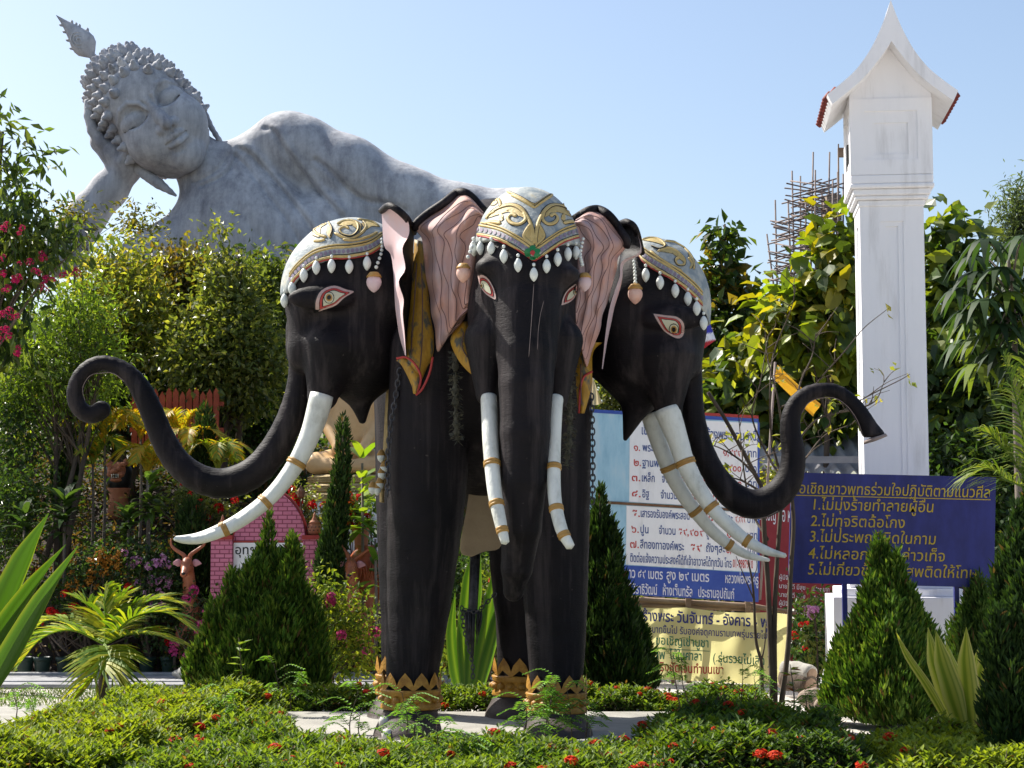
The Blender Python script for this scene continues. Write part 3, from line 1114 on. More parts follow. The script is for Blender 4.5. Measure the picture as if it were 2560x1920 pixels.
    scrolls(H, sf, ZL, [[(490, 425), (425, 405), (400, 372), (430, 342), (480, 335)], [(500, 318), (525, 370), (510, 425)], [(560, 335), (620, 312), (690, 322), (702, 372), (660, 412), (600, 402), (580, 372), (612, 352), (642, 366)], [(540, 395), (640, 436), (720, 402), (762, 352), (740, 312)], [(700, 302), (790, 318), (850, 352)], [(400, 450), (440, 450), (480, 440)], [(600, 440), (680, 445), (780, 420), (840, 390)]], 4.0, [[(395, 410), (400, 350), (440, 320), (490, 330), (450, 360), (440, 420)], [(570, 345), (640, 300), (720, 330), (720, 390), (690, 350), (630, 335)], [(495, 350), (530, 380), (515, 430), (490, 400)], [(730, 330), (800, 310), (850, 350), (800, 350), (760, 370)]])
    eye(H, sf, ZL, [(415, 935), (418, 860), (455, 795), (540, 765), (620, 790), (672, 803), (610, 840), (550, 890), (480, 915)], (505, 842), 13)
    drops(H, sf, ZL, [(216, 862), (266, 780), (342, 692), (425, 640), (528, 628), (646, 632), (767, 612)], 0.118, 0.034, 14.1)
    pendant(H, sf, ZL, [(862, 455), (862, 540), (830, 640)], (816, 742), 0.165, 0.062, M['pinkpale'], 13.95)
    tusk(H, [(1950, 520, 86), (1880, 760, 73), (1790, 960, 63), (1680, 1130, 53), (1560, 1260, 48), (1420, 1370, 44), (1280, 1452, 40), (1120, 1512, 34), (1000, 1522, 25), (930, 1512, 14)], np.linspace(14.2, 13.9, 10), ZT, (0.245, 0.44, 0.675), 0.3617)
    tusk(H, [(1950, 545, 80), (1875, 770, 70), (1785, 960, 60), (1670, 1125, 50), (1550, 1250, 45), (1400, 1360, 41), (1265, 1435, 37), (1110, 1495, 31), (1000, 1508, 22), (940, 1505, 12)], np.linspace(14.8, 15.0, 10), ZT, (0.245, 0.44, 0.675), 0.3617)
    # ear seen edge-on
    c0 = [(868, 240), (872, 310), (885, 480), (930, 540), (948, 650), (956, 780), (962, 900), (976, 1010), (990, 1100), (1028, 1238)]
    c1 = [(930, 206), (1040, 290), (1058, 400), (1012, 500), (1032, 640), (986, 730), (1020, 850), (1014, 950), (1026, 1080), (1036, 1242)]
    c2 = [(960, 205), (1065, 285), (1090, 390), (1088, 500), (1080, 640), (1070, 760), (1062, 880), (1052, 1000), (1045, 1100), (1040, 1244)]
    ear_fold(H, c0, c1, c2, ZL, 14.0, 13.55, 14.05, (M['pinkpale'], M['skin']))

    # ---------------- right head
    H = head_base('head', 'elephant head turned right with trunk raised in an S')
    Y = 14.6
    s = SDF((P(1440, 0, Y)[0], 13.85, P(0, 1330, Y)[2]), (P(2230, 0, Y)[0], 15.3, P(0, 540, Y)[2]), 0.019)
    s.ell(P(1628, 758, Y), (S(140, Y), 0.43, S(158, Y)))
    s.ell(P(1684, 805, Y), (S(68, Y), 0.34, S(125, Y)), 0.12)
    s.ell(P(1600, 880, Y), (S(120, Y), 0.40, S(130, Y)), 0.12)
    s.cap(P(1560, 790, Y), P(1525, 850, Y + 0.1), 0.42, 0.34, 0.1)
    s.cap(P(1545, 870, Y), P(1600, 985, Y), 0.26, 0.16, 0.1)
    s.ell(P(1690, 795, 14.16), (0.26, 0.07, 0.10), 0.08)
    s.cap(P(1660, 900, 14.38), P(1672, 1020, 14.33), 0.27, 0.115, 0.08)
    s.cap(P(1650, 900, 14.80), P(1640, 1005, 14.85), 0.27, 0.11, 0.08)
    s.cap(P(1598, 990, Y), P(1563, 1098, Y), 0.15, 0.02, 0.06)
    s.cap(P(1718, 840, Y), P(1722, 920, Y), 0.13, 0.105, 0.10, sq=(1, 0.5, 1))
    tr = [(795, 60, 78), (805, 200, 72), (822, 350, 68), (865, 520, 68), (930, 670, 72), (1010, 785, 80), (1100, 860, 88), (1205, 888, 90), (1310, 850, 90), (1395, 760, 84), (1430, 650, 76), (1432, 550, 70), (1415, 440, 63), (1420, 345, 58), (1455, 265, 54), (1530, 205, 48), (1630, 182, 42), (1725, 205, 43), (1815, 285, 46), (1870, 365, 50), (1905, 430, 55), (1930, 470, 66)]
    q = [ZU(p) for p in tr]
    s.chain(catmull(PA(q, Y), 2), np.interp(np.linspace(0, 1, 2 * (len(tr) - 1) + 1), np.linspace(0, 1, len(tr)), [S(p[2] * 0.4069, Y) for p in tr]), 0.012)
    e = np.array(ZU((1940, 505)))
    s.ell(P(e[0], e[1], Y), (0.16, 0.2, 0.045), 0.02, 'sub')
    V, F = s.mesh()
    fast_mesh('skull_and_trunk', V, F, M['skin'], H)
    for pts, cv_, yy in (([(1040, 955), (1130, 972), (1250, 966), (1340, 925)], ZU, 0), ([(1482, 330), (1525, 264), (1600, 231), (1690, 233), (1768, 285), (1826, 366), (1856, 440)], ZU, 0)):
        mb = MB()
        line_on(mb, Surf(V, F), [cv_(p) for p in pts], 1.3, 0, 0.002)
        mb.build('trunk_seam', M['bamboo'], H)
    mb = MB()
    tp_ = P(*ZU((1938, 492)), Y)
    mb.lathe([(0.004, 0.012), (0.05, 0.010), (0.105, 0.006), (0.10, -0.02), (0.02, -0.03)], tp_ + np.array([0, 0, 0.004]), 16, 0, (0.35, 0, -1))
    mb.build('trunk_tip', M['bamboo'], H)
    hr = [(740, 470), (785, 525), (880, 618), (1000, 690), (1100, 752), (1200, 835), (1262, 905), (1330, 990)]
    Vc, Fc = headdress(H, s, 0.028, hr, ZR, 14.2, (P(1594, 0, 14.5)[0], P(1800, 0, Y)[0]))
    sf = Surf(np.vstack([V, Vc]), np.vstack([F, Fc + len(V)]))
    hem(H, sf, ZR, hr[1:-1], ((-2, 2, 2.0), (-7, 0, 3.6), (-29, 0, 3.2), (-36, 0, 2.6), (-32.5, 1, 1.2), (-11, 1, 1.2)), (-18.5, 11, 4.2, 5.2))
    scrolls(H, sf, ZR, [[(845, 445), (900, 432), (960, 442), (1000, 480), (960, 502), (905, 482)], [(950, 522), (1020, 502), (1080, 522), (1130, 572), (1130, 612), (1090, 612), (1075, 582), (1100, 562)], [(1000, 452), (1080, 465), (1150, 515), (1190, 575), (1200, 645)], [(1160, 565), (1185, 605), (1175, 640)], [(900, 520), (960, 570), (1040, 620), (1120, 660)]], 4.0, [[(845, 445), (910, 420), (980, 445), (1000, 480), (930, 460)], [(950, 520), (1030, 490), (1110, 550), (1135, 600), (1080, 550), (1010, 520)], [(1150, 500), (1200, 560), (1205, 640), (1175, 580)]])
    eye(H, sf, ZR, [(925, 955), (1000, 965), (1080, 975), (1125, 1010), (1133, 1060), (1115, 1112), (1075, 1122), (1010, 1080), (960, 1015)], (1062, 1048), 12)
    drops(H, sf, ZR, [(870, 693), (965, 743), (1066, 798), (1149, 852), (1216, 930), (1262, 1010)], 0.118, 0.033, 14.25)
    pendant(H, sf, ZR, [(787, 540), (797, 640), (800, 745)], (798, 828), 0.165, 0.06, M['peach'], 14.1)
    nt = [(655, 300, 82), (720, 480, 66), (770, 632, 58), (845, 780, 53), (930, 905, 46), (1040, 1020, 42), (1150, 1112, 37), (1270, 1172, 28), (1385, 1203, 14)]
    tusk(H, nt, np.linspace(14.3, 14.05, 9), ZU, (0.245, 0.5, 0.745), 0.4069)
    ft = [(545, 330, 52), (610, 520, 50), (680, 690, 48), (755, 825, 45), (832, 930, 42), (930, 1045, 38), (1040, 1136, 33), (1155, 1200, 25), (1285, 1230, 10)]
    tusk(H, ft, np.linspace(14.75, 14.9, 9), ZU, (0.22, 0.5, 0.745), 0.4069)
    c0 = [(672, 340), (676, 400), (685, 470), (690, 560), (660, 680), (632, 780), (590, 900), (560, 1010), (525, 1180), (500, 1335)]
    c1 = [(740, 318), (800, 372), (830, 520), (706, 590), (690, 690), (664, 770), (628, 880), (606, 990), (588, 1120), (566, 1332)]
    c2 = [(755, 320), (808, 374), (842, 530), (722, 600), (708, 700), (690, 790), (655, 900), (632, 1010), (604, 1140), (572, 1335)]
    ear_fold(H, c0, c1, c2, ZR, 14.1, 13.8, 14.15, (M['skin'], M['pinkpale']))

    # ---------------- centre head
    H = head_base('head', 'elephant head facing front with hanging trunk')
    Y = 13.5
    s = SDF((P(1130, 0, Y)[0], 12.7, P(0, 1520, Y)[2]), (P(1480, 0, Y)[0], 14.3, P(0, 450, Y)[2]), 0.017)
    s.ell(P(1318, 640, Y + 0.1), (S(129, Y), 0.5, S(166, Y)))
    s.ell(P(1304, 790, Y + 0.1), (S(138, Y), 0.46, S(190, Y)), 0.12)
    s.ell(P(1318, 700, 13.25), (S(100, Y), 0.3, S(140, Y)), 0.14)
    s.ell(P(1222, 668, 13.18), (0.10, 0.13, 0.07), 0.09)
    s.ell(P(1420, 688, 13.18), (0.09, 0.13, 0.07), 0.09)
    s.cap(P(1222, 850, 13.35), P(1218, 985, 13.3), 0.19, 0.09, 0.06)
    s.cap(P(1396, 855, 13.35), P(1392, 995, 13.3), 0.19, 0.088, 0.06)
    tp = [(1318, 760, 92), (1316, 880, 76), (1315, 960, 68), (1313, 1080, 62), (1311, 1200, 56), (1303, 1320, 50), (1292, 1420, 39), (1284, 1478, 26)]
    s.chain(PA(tp, [13.2, 13.1, 13.05, 13.02, 13.02, 13.05, 13.1, 13.15]), [S(p[2], 13.1) for p in tp], 0.02)
    V, F = s.mesh()
    fast_mesh('skull_and_trunk', V, F, M['skin'], H)
    hc = [(440, 420), (520, 418), (600, 430), (700, 458), (800, 510), (870, 555), (922, 590), (965, 572), (1040, 520), (1120, 470), (1200, 440), (1240, 430), (1330, 430)]
    Vc, Fc = headdress(H, s, 0.028, hc, ZC, 13.1, None)
    sf = Surf(np.vstack([V, Vc]), np.vstack([F, Fc + len(V)]))
    hem(H, sf, ZC, hc[1:-1], ((-2, 2, 2.2), (-6, 0, 3.8), (-10, 1, 1.2), (-29, 0, 3.4), (-32, 1, 1.2), (-36, 0, 2.8)), (-19, 11, 4.2, 5.4))
    half = [[(925, 470), (918, 400), (900, 325), (850, 245), (780, 205), (700, 218), (635, 255), (602, 290)],
            [(855, 250), (868, 300), (825, 335), (770, 326), (748, 292), (775, 266), (806, 282)],
            [(700, 215), (690, 175), (655, 152), (622, 195)], [(700, 262), (716, 302)], [(660, 250), (620, 270), (600, 300)],
            [(905, 335), (872, 380), (858, 420), (885, 452), (925, 480)], [(740, 112), (830, 152), (900, 192), (930, 205)],
            [(770, 128), (850, 172), (932, 222)], [(700, 330), (640, 320), (590, 328)]]
    fl_ = [[(600, 295), (640, 240), (710, 200), (800, 195), (865, 240), (880, 300), (840, 262), (780, 235), (710, 245), (650, 275)], [(920, 475), (868, 440), (850, 400), (872, 360), (905, 335), (918, 400)], [(690, 260), (715, 275), (708, 310), (685, 300)], [(640, 160), (665, 140), (690, 160), (660, 200), (625, 200)]]
    fl_ += [[(930 + (930 - x) * 0.86, y) for x, y in c] for c in fl_]
    scrolls(H, sf, ZC, half + [[(930 + (930 - x) * 0.86, y - 0.02 * (930 - x)) for x, y in c] for c in half] + [[(922, 450), (912, 410), (918, 365)]], 5.2, fl_)
    # green jewel
    mb = MB()
    jc = np.array(ZC((915, 535)))
    for dx, dy in ((-11, -4.5), (11, -4.5), (-11, 5), (11, 5), (0, -12), (0, 13)):
        a = np.linspace(0, 2 * np.pi, 8, endpoint=False)
        decal(mb, sf, np.stack([jc[0] + dx + 8.0 * np.cos(a), jc[1] + dy + 6.0 * np.sin(a)], 1), 0, 0.016, 2)
    a = np.linspace(0, 2 * np.pi, 10, endpoint=False)
    decal(mb, sf, np.stack([jc[0] + 5.5 * np.cos(a), jc[1] + 5 * np.sin(a)], 1), 1, 0.02, 2)
    mb.build('jewel', [M['green'], M['red']], H)
    eye(H, sf, ZC, [(545, 690), (572, 680), (610, 705), (640, 750), (660, 800), (666, 850), (635, 838), (595, 810), (562, 760)], (583, 755), 8, 0.5)
    eye(H, sf, ZC, [(1110, 893), (1122, 840), (1150, 790), (1190, 755), (1218, 742), (1222, 780), (1205, 830), (1170, 868)], (1192, 800), 8, 0.5)
    drops(H, sf, ZC, [(505, 500), (531, 512), (575, 503), (645, 512), (728, 562), (820, 622), (922, 684), (1005, 628), (1077, 583), (1143, 547), (1198, 532), (1238, 512)], 0.108, 0.031, 13.4)
    pendant(H, sf, ZC, [(512, 430), (498, 490), (470, 560)], (438, 672), 0.15, 0.055, M['peach'], 13.3)
    pendant(H, sf, ZC, [(1240, 440), (1246, 540), (1258, 612)], (1276, 735), 0.145, 0.052, M['pinkpale'], 13.35)
    # thin drip of whitewash down the brow
    mb = MB()
    line_on(mb, sf, [ZC(p) for p in ((925, 745), (915, 900), (905, 1050), (890, 1250))], 0.9, 0, 0.001)
    line_on(mb, sf, [ZC(p) for p in ((995, 860), (970, 960), (955, 1080), (950, 1200))], 0.7, 0, 0.001)
    mb.build('whitewash_drip', M['bamboo'], H)
    tusk(H, [(890, -20, 56), (893, 60, 57), (905, 340, 55), (932, 640, 50), (972, 850, 43), (1004, 985, 30)], [13.25, 13.2, 13.05, 12.9, 12.8, 12.75], ZB, (0.46, 0.66, 0.85), 0.3617)
    tusk(H, [(1355, -10, 54), (1348, 60, 53), (1340, 360, 48), (1346, 670, 47), (1390, 885, 44), (1455, 1015, 32)], [13.25, 13.2, 13.05, 12.9, 12.8, 12.75], ZB, (0.46, 0.66, 0.85), 0.3617)
    ear_front(H, [(575, 245), (480, 140), (400, 118), (300, 190), (180, 270), (103, 350), (150, 430), (165, 560), (180, 700), (205, 830), (215, 950), (240, 1050), (260, 1215), (330, 1120), (420, 1030), (470, 900), (490, 700)],
              [(590, 330), (575, 400), (560, 500), (550, 620), (540, 760), (520, 850)], ZC, 6)
    ear_front(H, [(1215, 300), (1290, 250), (1360, 233), (1440, 270), (1520, 370), (1572, 470), (1510, 560), (1500, 640), (1470, 740), (1440, 860), (1400, 960), (1385, 1060), (1330, 1200), (1290, 1320), (1250, 1210), (1200, 1090), (1190, 900)],
              [(1190, 360), (1195, 450), (1195, 560), (1190, 680), (1180, 800), (1170, 880)], ZC, 6)

    # ---- cloth, chains, tail, bells
    sheet([((770, 250), (815, 250)), ((735, 480), (810, 560)), ((712, 900), (770, 900)), ((690, 1180), (722, 1180)), ((688, 1260), (720, 1262))], [14.6, 14.55, 14.5, 14.5], 'saddle_cloth', M['rope'], conv=zconv(700, 800, 300 / 830), bulge=0.03)
    sheet([((800, 230), (975, 200)), ((745, 700), (985, 700)), ((692, 1030), (980, 1000)), ((770, 1085), (850, 1050))], [14.7, 14.75, 14.8, 14.8], 'belly_cloth', M['beige'], conv=ZB, bulge=0.0)
    ZX = zconv(700, 900, 300 / 830)
    for p in ((700, 668), (722, 745), (705, 790), (672, 895), (640, 890), (690, 860)):
        q = ZX(p)
        mb = MB()
        drop_mesh(mb, P(q[0], q[1], 14.45), 0.1, 0.035)
        mb.lathe([(0.006, 0.06), (0.02, 0.05), (0.036, 0.015), (0.036, 0.008)], P(q[0], q[1], 14.45), 12, 1)
        mb.build('bell', [M['drop'], M['goldring']], T)

    def chain(pts, Y, L, parent=T):
        pp = catmull([P(p[0], p[1], Y) for p in pts], 10)
        seg = np.concatenate([[0], np.cumsum(np.linalg.norm(np.diff(pp, axis=0), axis=1))])
        n = int(seg[-1] / (L * 0.72))
        mb = MB()
        for k in range(n):
            t = (k + 0.5) / n * seg[-1]
            c = np.array([np.interp(t, seg, pp[:, i]) for i in range(3)])
            d = np.array([np.interp(min(t + 0.02, seg[-1]), seg, pp[:, i]) for i in range(3)]) - c
            d /= np.linalg.norm(d) + 1e-9
            sd = np.cross(d, [0, 1, 0]) if k % 2 == 0 else np.array([0, 1.0, 0])
            sd = sd / (np.linalg.norm(sd) + 1e-9)
            a = np.linspace(0, 2 * np.pi, 11)
            loop = c + np.outer(np.cos(a) * L * 0.5, d) + np.outer(np.sin(a) * L * 0.3, sd)
            mb.tube(loop, L * 0.11, 5, cap=False)
        mb.build('chain', M['iron'], parent)
    chain([(1000, 922), (990, 985), (978, 1060), (970, 1140), (969, 1240)], 14.0, 0.062)
    chain([(1478, 985), (1481, 1080), (1482, 1200), (1480, 1260)], 14.1, 0.062)
    ZY = zconv(800, 1500, 900 / 2212)
    chain([ZY(p) for p in ((870, 40), (880, 150), (905, 260), (935, 380), (940, 480))], 15.3, 0.05)
    chain([ZY(p) for p in ((1080, -40), (1020, 20), (960, 70), (880, 60))], 15.3, 0.05)
    # tail tuft between the hind legs
    mb = MB()
    for k in range(70):
        x = random.uniform(885, 995)
        y0 = random.uniform(55, 90)
        y1 = y0 + random.uniform(80, 330) * (1 - abs(x - 935) / 110)
        yy = 15.45 + random.uniform(-0.06, 0.06)
        mb.tube([P(*ZY((x, y0)), yy), P(*ZY((x + random.uniform(-6, 6), (y0 + y1) / 2)), yy), P(*ZY((x + (935 - x) * 0.3, y1)), yy)], [0.006, 0.005, 0.002], 4)
    mb.tube([P(1195, 1150, 16.6), P(1190, 1350, 16.0), P(1182, 1530, 15.45)], [0.07, 0.05, 0.04], 8)
    mb.build('tail', M['iron'], T)
    return T


def ear_fold(H, c0, c1, c2, conv, y0, y1, y2, mats):
    """an ear seen edge-on: inner and outer faces meet at a wavy rim that reaches toward the viewer"""
    A, B, C = (catmull([conv(p)[:2] for p in c], 4) for c in (c0, c1, c2))
    mb = MB()
    n = len(A)
    m = 5
    for (L, R, ya, yb, mi) in ((A, B, y0, y1, 0), (B, C, y1, y2, 1)):
        V = []
        for i in range(n):
            for j in range(m + 1):
                t = j / m
                p = L[i] * (1 - t) + R[i] * t
                V.append(P(p[0], p[1], ya + (yb - ya) * (t ** 1.3 if mi == 0 else t ** 0.7)))
        F = [(i * (m + 1) + j, (i + 1) * (m + 1) + j, (i + 1) * (m + 1) + j + 1, i * (m + 1) + j + 1) for i in range(n - 1) for j in range(m)]
        mb.add(V, F, mi)
    o = mb.build('ear', list(mats), H)
    # rolled black rim along the top
    q = catmull([P(*conv(p)[:2], y) for p, y in zip((c0[0], c1[0], c1[1], c2[2]), (y0, y1, y1, y2))], 5)
    mb = MB()
    mb.tube(q, S(9, y1), 8)
    mb.build('ear_rim', M['skin'], H)
    return o


def ear_front(H, outer, inner, conv, ntop):
    O = catmull([conv(p)[:2] for p in outer], 5)
    I0 = np.array([conv(p)[:2] for p in inner])
    n = len(O)
    t = np.linspace(0, 1, len(I0))
    I = np.stack([np.interp(np.linspace(0, 1, n), t, I0[:, k]) for k in (0, 1)], 1)
    m = 26
    V = []
    for i in range(n):
        for j in range(m + 1):
            a = j / m
            p = I[i] * (1 - a) + O[i] * a
            u = i / n
            fold = 0.045 * math.sin(a * 19 + 2.6 * math.sin(u * 6.0) + 3 * u) * (0.3 + 0.7 * a) * (1 - 0.3 * u)
            fold += 0.03 * math.sin(u * 60) * a ** 3
            cup = 0.16 * a * a - 0.10 * math.sin(math.pi * a)
            V.append(P(p[0], p[1], 13.62 + cup + fold))
    V = np.array(V)
    nv = len(V)
    w = m + 1
    F = []
    fm = []
    for i in range(n - 1):
        for j in range(m):
            a = i * w + j
            F.append((a, a + w, a + w + 1, a + 1))
            fm.append(0)
            F.append((nv + a, nv + a + 1, nv + a + w + 1, nv + a + w))
            fm.append(1)
    for i in range(n - 1):
        a = i * w + m
        F.append((a, a + w, nv + a + w, nv + a))
        fm.append(1)
    mk('ear', np.vstack([V, V + [0, 0.035, 0]]), F, [M['pink'], M['skin']], H, fmat=fm)
    for a0, i0, i1, r in ((0.30, 0.05, 0.8, 1.2), (0.42, 0.03, 0.95, 1.0), (0.54, 0.08, 0.9, 1.3), (0.66, 0.02, 0.97, 1.0), (0.77, 0.1, 0.9, 1.2), (0.88, 0.05, 0.85, 0.9)):
        q = []
        for i in range(int(i0 * n), int(i1 * n)):
            jj = np.clip((a0 + 0.035 * math.sin(i * 0.35 + a0 * 20)) * m, 0, m - 0.001)
            j0 = int(jj)
            q.append(V[i * w + j0] * (1 - jj + j0) + V[i * w + j0 + 1] * (jj - j0) + np.array([0, -0.002, 0]))
        mb = MB()
        mb.tube(q, S(r * 0.7, 13.6), 5)
        mb.build('ear_crease', M['earline'], H)
    rim = np.array([V[i * w + m] for i in range(0, ntop * 5 - 3)]) + np.array([0, -0.01, 0])
    mb = MB()
    mb.tube(rim, np.linspace(0.042, 0.03, len(rim)), 8)
    mb.build('ear_rim', M['skin'], H)


ELE = build_elephant()


def garland(pts, Y, label):
    pp = catmull([P(p[0], p[1], Y) for p in pts], 10)
    mb = MB()
    mb.tube(pp, [S(7 + 2.5 * math.sin(i * 1.7) + 1.5 * math.sin(i * 0.6), Y) for i in range(len(pp))], 9)
    for k in range(260):
        i = random.randrange(len(pp))
        a = random.uniform(0, 6.28)
        r = S(10, Y)
        c = pp[i] + np.array([math.cos(a) * r, math.sin(a) * r, random.uniform(-0.03, 0.03)])
        b = c + np.array([math.cos(a), math.sin(a), random.uniform(-1, 0.3)]) * 0.018
        e = c + np.array([math.cos(a + 0.6), math.sin(a + 0.6), random.uniform(-1, 0.3)]) * 0.018
        mb.add([pp[i], b, c + (b - c) * 1.9, e], [(0, 1, 2, 3)])
    o = mb.build('garland', M['garland'], None, origin=pp[0])
    tag(o, label, 'garland', 'garlands hung on the elephant')


garland([(1139, 880), (1138, 960), (1140, 1040), (1143, 1100)], 13.72, 'dry flower garland hanging left of the middle trunk')
garland([(1428, 890), (1425, 990), (1424, 1080), (1416, 1165)], 13.72, 'longer dry garland hanging right of the middle trunk')
# ================================================================ RECLINING BUDDHA
def build_buddha():
    YB = 70.0
    zu = 0.3617 * YB / FPX

    def B(x, y, c=0.0):
        return P(100 + x * 0.3617, y * 0.3617, YB - c * zu)
    T = thing('reclining_statue', 'colossal grey concrete reclining figure resting its head on one hand on the hill', 'statue', tuple(B(1500, 1900) * [1, 1, 0] + [0, 0, 8]))
    # ---- body: neck, shoulders, torso, upper arm, forearm, hand (one surface)
    lo, hi = B(120, 3000, -900), B(4750, 720, 150)
    s = SDF((lo[0] - 1.5, YB - 2.6, lo[2]), (hi[0] + 1.5, YB + 6.0, hi[2] + 1.5), 0.08)
    z = zu
    s.cap(B(1060, 1080, -330), B(1270, 1380, -330), 185 * z, 230 * z, 0.3)
    s.ell(B(1430, 1520, -330), (470 * z, 330 * z, 430 * z), 0.9)
    s.cap(B(1270, 1180, -340), B(1640, 1010, -350), 160 * z, 205 * z, 0.8)
    s.chain([B(1715, 985, -340), B(1800, 1040, -330), B(2120, 1205, -300), B(2520, 1400, -270), B(2920, 1540, -260), B(3320, 1620, -260)], [222 * z, 240 * z, 262 * z, 245 * z, 262 * z, 290 * z], 0.5)
    s.cap(B(1500, 1700, -330), B(2500, 2000, -380), 420 * z, 430 * z, 0.9)
    s.cap(B(2500, 2000, -380), B(3400, 2180, -400), 430 * z, 400 * z, 0.9)
    s.chain([B(3320, 1620, -260), B(3650, 2000, -330), B(4050, 2400, -380), B(4450, 2720, -400)], [290 * z, 270 * z, 230 * z, 190 * z], 0.9)
    s.cap(B(1160, 1560, -300), B(760, 1830, -280), 210 * z, 240 * z, 0.8)
    s.cap(B(2050, 1560, -200), B(1750, 1700, -190), 200 * z, 190 * z, 0.9)
    s.chain([B(150, 1760, -250), B(330, 1480, -250), B(480, 1310, -250), B(600, 1160, -240)], [170 * z, 135 * z, 125 * z, 102 * z], 0.3)
    s.chain([B(600, 1160, -240), B(520, 1070, -240), B(425, 985, -240)], [102 * z, 92 * z, 80 * z], 0.25, sq=(1, 0.7, 1))
    for c, e in ((-140, 700), (-205, 640), (-270, 650), (-335, 700)):
        s.chain([B(430, 990, c), B(365, 900, c), B(336, 800, c), B(326, e, c)], [46 * z, 40 * z, 34 * z, 22 * z], 0.08)
    s.chain([B(560, 1120, -120), B(620, 1050, -110), B(640, 960, -110)], [45 * z, 38 * z, 28 * z], 0.1)
    # carved folds of the robe and neck rings, cut into or raised from the surface
    X = s.ax[0][:, None, None]
    Zc = s.ax[2][None, None, :]

    def lines(pts, w, depth, sign=1):
        q = [B(p[0], p[1]) for p in pts]
        q = catmull(q, 5)
        dm = np.full((s.d.shape[0], 1, s.d.shape[2]), 99.0, dtype=np.float32)
        for a, b in zip(q[:-1], q[1:]):
            vx, vz = b[0] - a[0], b[2] - a[2]
            t = np.clip(((X - a[0]) * vx + (Zc - a[2]) * vz) / (vx * vx + vz * vz + 1e-9), 0, 1)
            dm = np.minimum(dm, np.sqrt((X - a[0] - t * vx) ** 2 + (Zc - a[2] - t * vz) ** 2))
        s.d = (s.d + sign * depth * np.exp(-(dm / w) ** 2)).astype(np.float32)
    lines([(1350, 990), (1460, 1060), (1640, 1270), (1780, 1450), (1900, 1620), (2000, 1800)], 0.10, 0.13)
    lines([(1320, 1040), (1400, 1120), (1560, 1330), (1700, 1510), (1800, 1680)], 0.09, 0.11)
    lines([(1385, 965), (1480, 1035), (1680, 1260), (1830, 1450), (1960, 1640)], 0.18, 0.12, -1)
    lines([(1530, 850), (1600, 880), (1690, 1030), (1850, 1230), (2060, 1470), (2200, 1640)], 0.10, 0.13)
    lines([(1590, 850), (1640, 880), (1730, 1030), (1890, 1230), (2090, 1450)], 0.16, 0.10, -1)
    lines([(1900, 1090), (2010, 1180), (2120, 1290), (2230, 1360), (2380, 1400), (2520, 1450)], 0.12, 0.16)
    lines([(1330, 1020), (1310, 1130), (1240, 1210), (1100, 1270)], 0.08, 0.12)
    lines([(1280, 1030), (1240, 1120), (1160, 1190), (1040, 1240)], 0.08, 0.12)
    lines([(1380, 1450), (1500, 1620), (1700, 1760)], 0.25, 0.06)
    V, F = s.mesh()
    fast_mesh('body', V, F, M['concrete'], T)

    # ---- head in its own tilted frame (r across the face, u towards the crown, f out of the face)
    a = math.radians(9)
    r0 = np.array([0.78, 0, 0.625])
    u0 = np.array([-0.625, 0, 0.78])
    f0 = np.array([0, -1.0, 0])
    f1 = f0 * math.cos(a) + r0 * math.sin(a)
    r1 = r0 * math.cos(a) - f0 * math.sin(a)
    b = math.radians(4)
    f2 = f1 * math.cos(b) - u0 * math.sin(b)
    u1 = u0 * math.cos(b) + f1 * math.sin(b)
    O = B(772, 750, 40)
    R = np.stack([r1, u1, f2], 0)

    def W(V):
        return O + (np.asarray(V, float) * z) @ R
    s = SDF((-420, -520, -760), (420, 640, 190), 6.5)
    s.ell((0, 115, -330), (326, 440, 350))
    s.ell((0, -105, -215), (272, 352, 262), 80)
    s.ell((0, -395, -80), (92, 72, 70), 90)
    s.ell((-140, -170, -80), (125, 135, 105), 90)
    s.ell((140, -170, -80), (125, 135, 105), 90)
    s.ell((0, 150, -150), (250, 200, 170), 80)
    for g in (-1, 1):
        s.ell((g * 148, 20, 70), (136, 86, 84), 16, 'sub')
        s.ell((g * 145, 2, -62), (112, 74, 94), 8)
        s.chain([(g * 34, -5, 42), (g * 60, 70, 46), (g * 120, 118, 32), (g * 190, 112, 2), (g * 252, 60, -62), (g * 268, 10, -100)], [13, 16, 15, 14, 11, 7], 9)
        pts = [(g * 50, -34, 16), (g * 95, -54, 22), (g * 150, -56, 18), (g * 205, -42, -6), (g * 242, -24, -40)]
        s.chain(pts, [9, 13, 13, 12, 8], 6, 'sub')
        s.chain([(p[0], p[1] - 17, p[2] - 4) for p in pts], [6, 9, 10, 8, 5], 12)
    s.chain([(0, 70, 18), (0, -30, 44), (0, -120, 84), (0, -168, 100)], [26, 28, 36, 42], 22)
    for g in (-1, 1):
        s.ell((g * 52, -182, 64), (36, 32, 38), 16)
        s.ell((g * 24, -206, 88), (13, 9, 16), 6, 'sub')
        s.chain([(0, -252, 66), (g * 45, -262, 56), (g * 98, -262, 18)], [17, 17, 8], 16)
        s.ell((g * 112, -262, 18), (16, 14, 14), 10, 'sub')
    s.chain([(-62, -308, 44), (0, -316, 58), (62, -308, 44)], [14, 21, 14], 18)
    s.chain([(-104, -274, 30), (-50, -282, 62), (0, -286, 74), (50, -282, 62), (104, -274, 30)], [5, 6, 6, 6, 5], 5, 'sub')
    s.chain([(0, -212, 80), (0, -240, 76)], [8, 10], 10, 'sub')
    s.chain([(-60, -352, 34), (0, -358, 42), (60, -352, 34)], [12, 14, 12], 26, 'sub')
    V, F = s.mesh()
    # face skull mesh: f axis points to the viewer; orientation of (r,u,f) is right-handed up to a flip
    if np.linalg.det(R) < 0:
        F = F[:, ::-1]
    fast_mesh('face', W(V), F, M['concrete'], T)
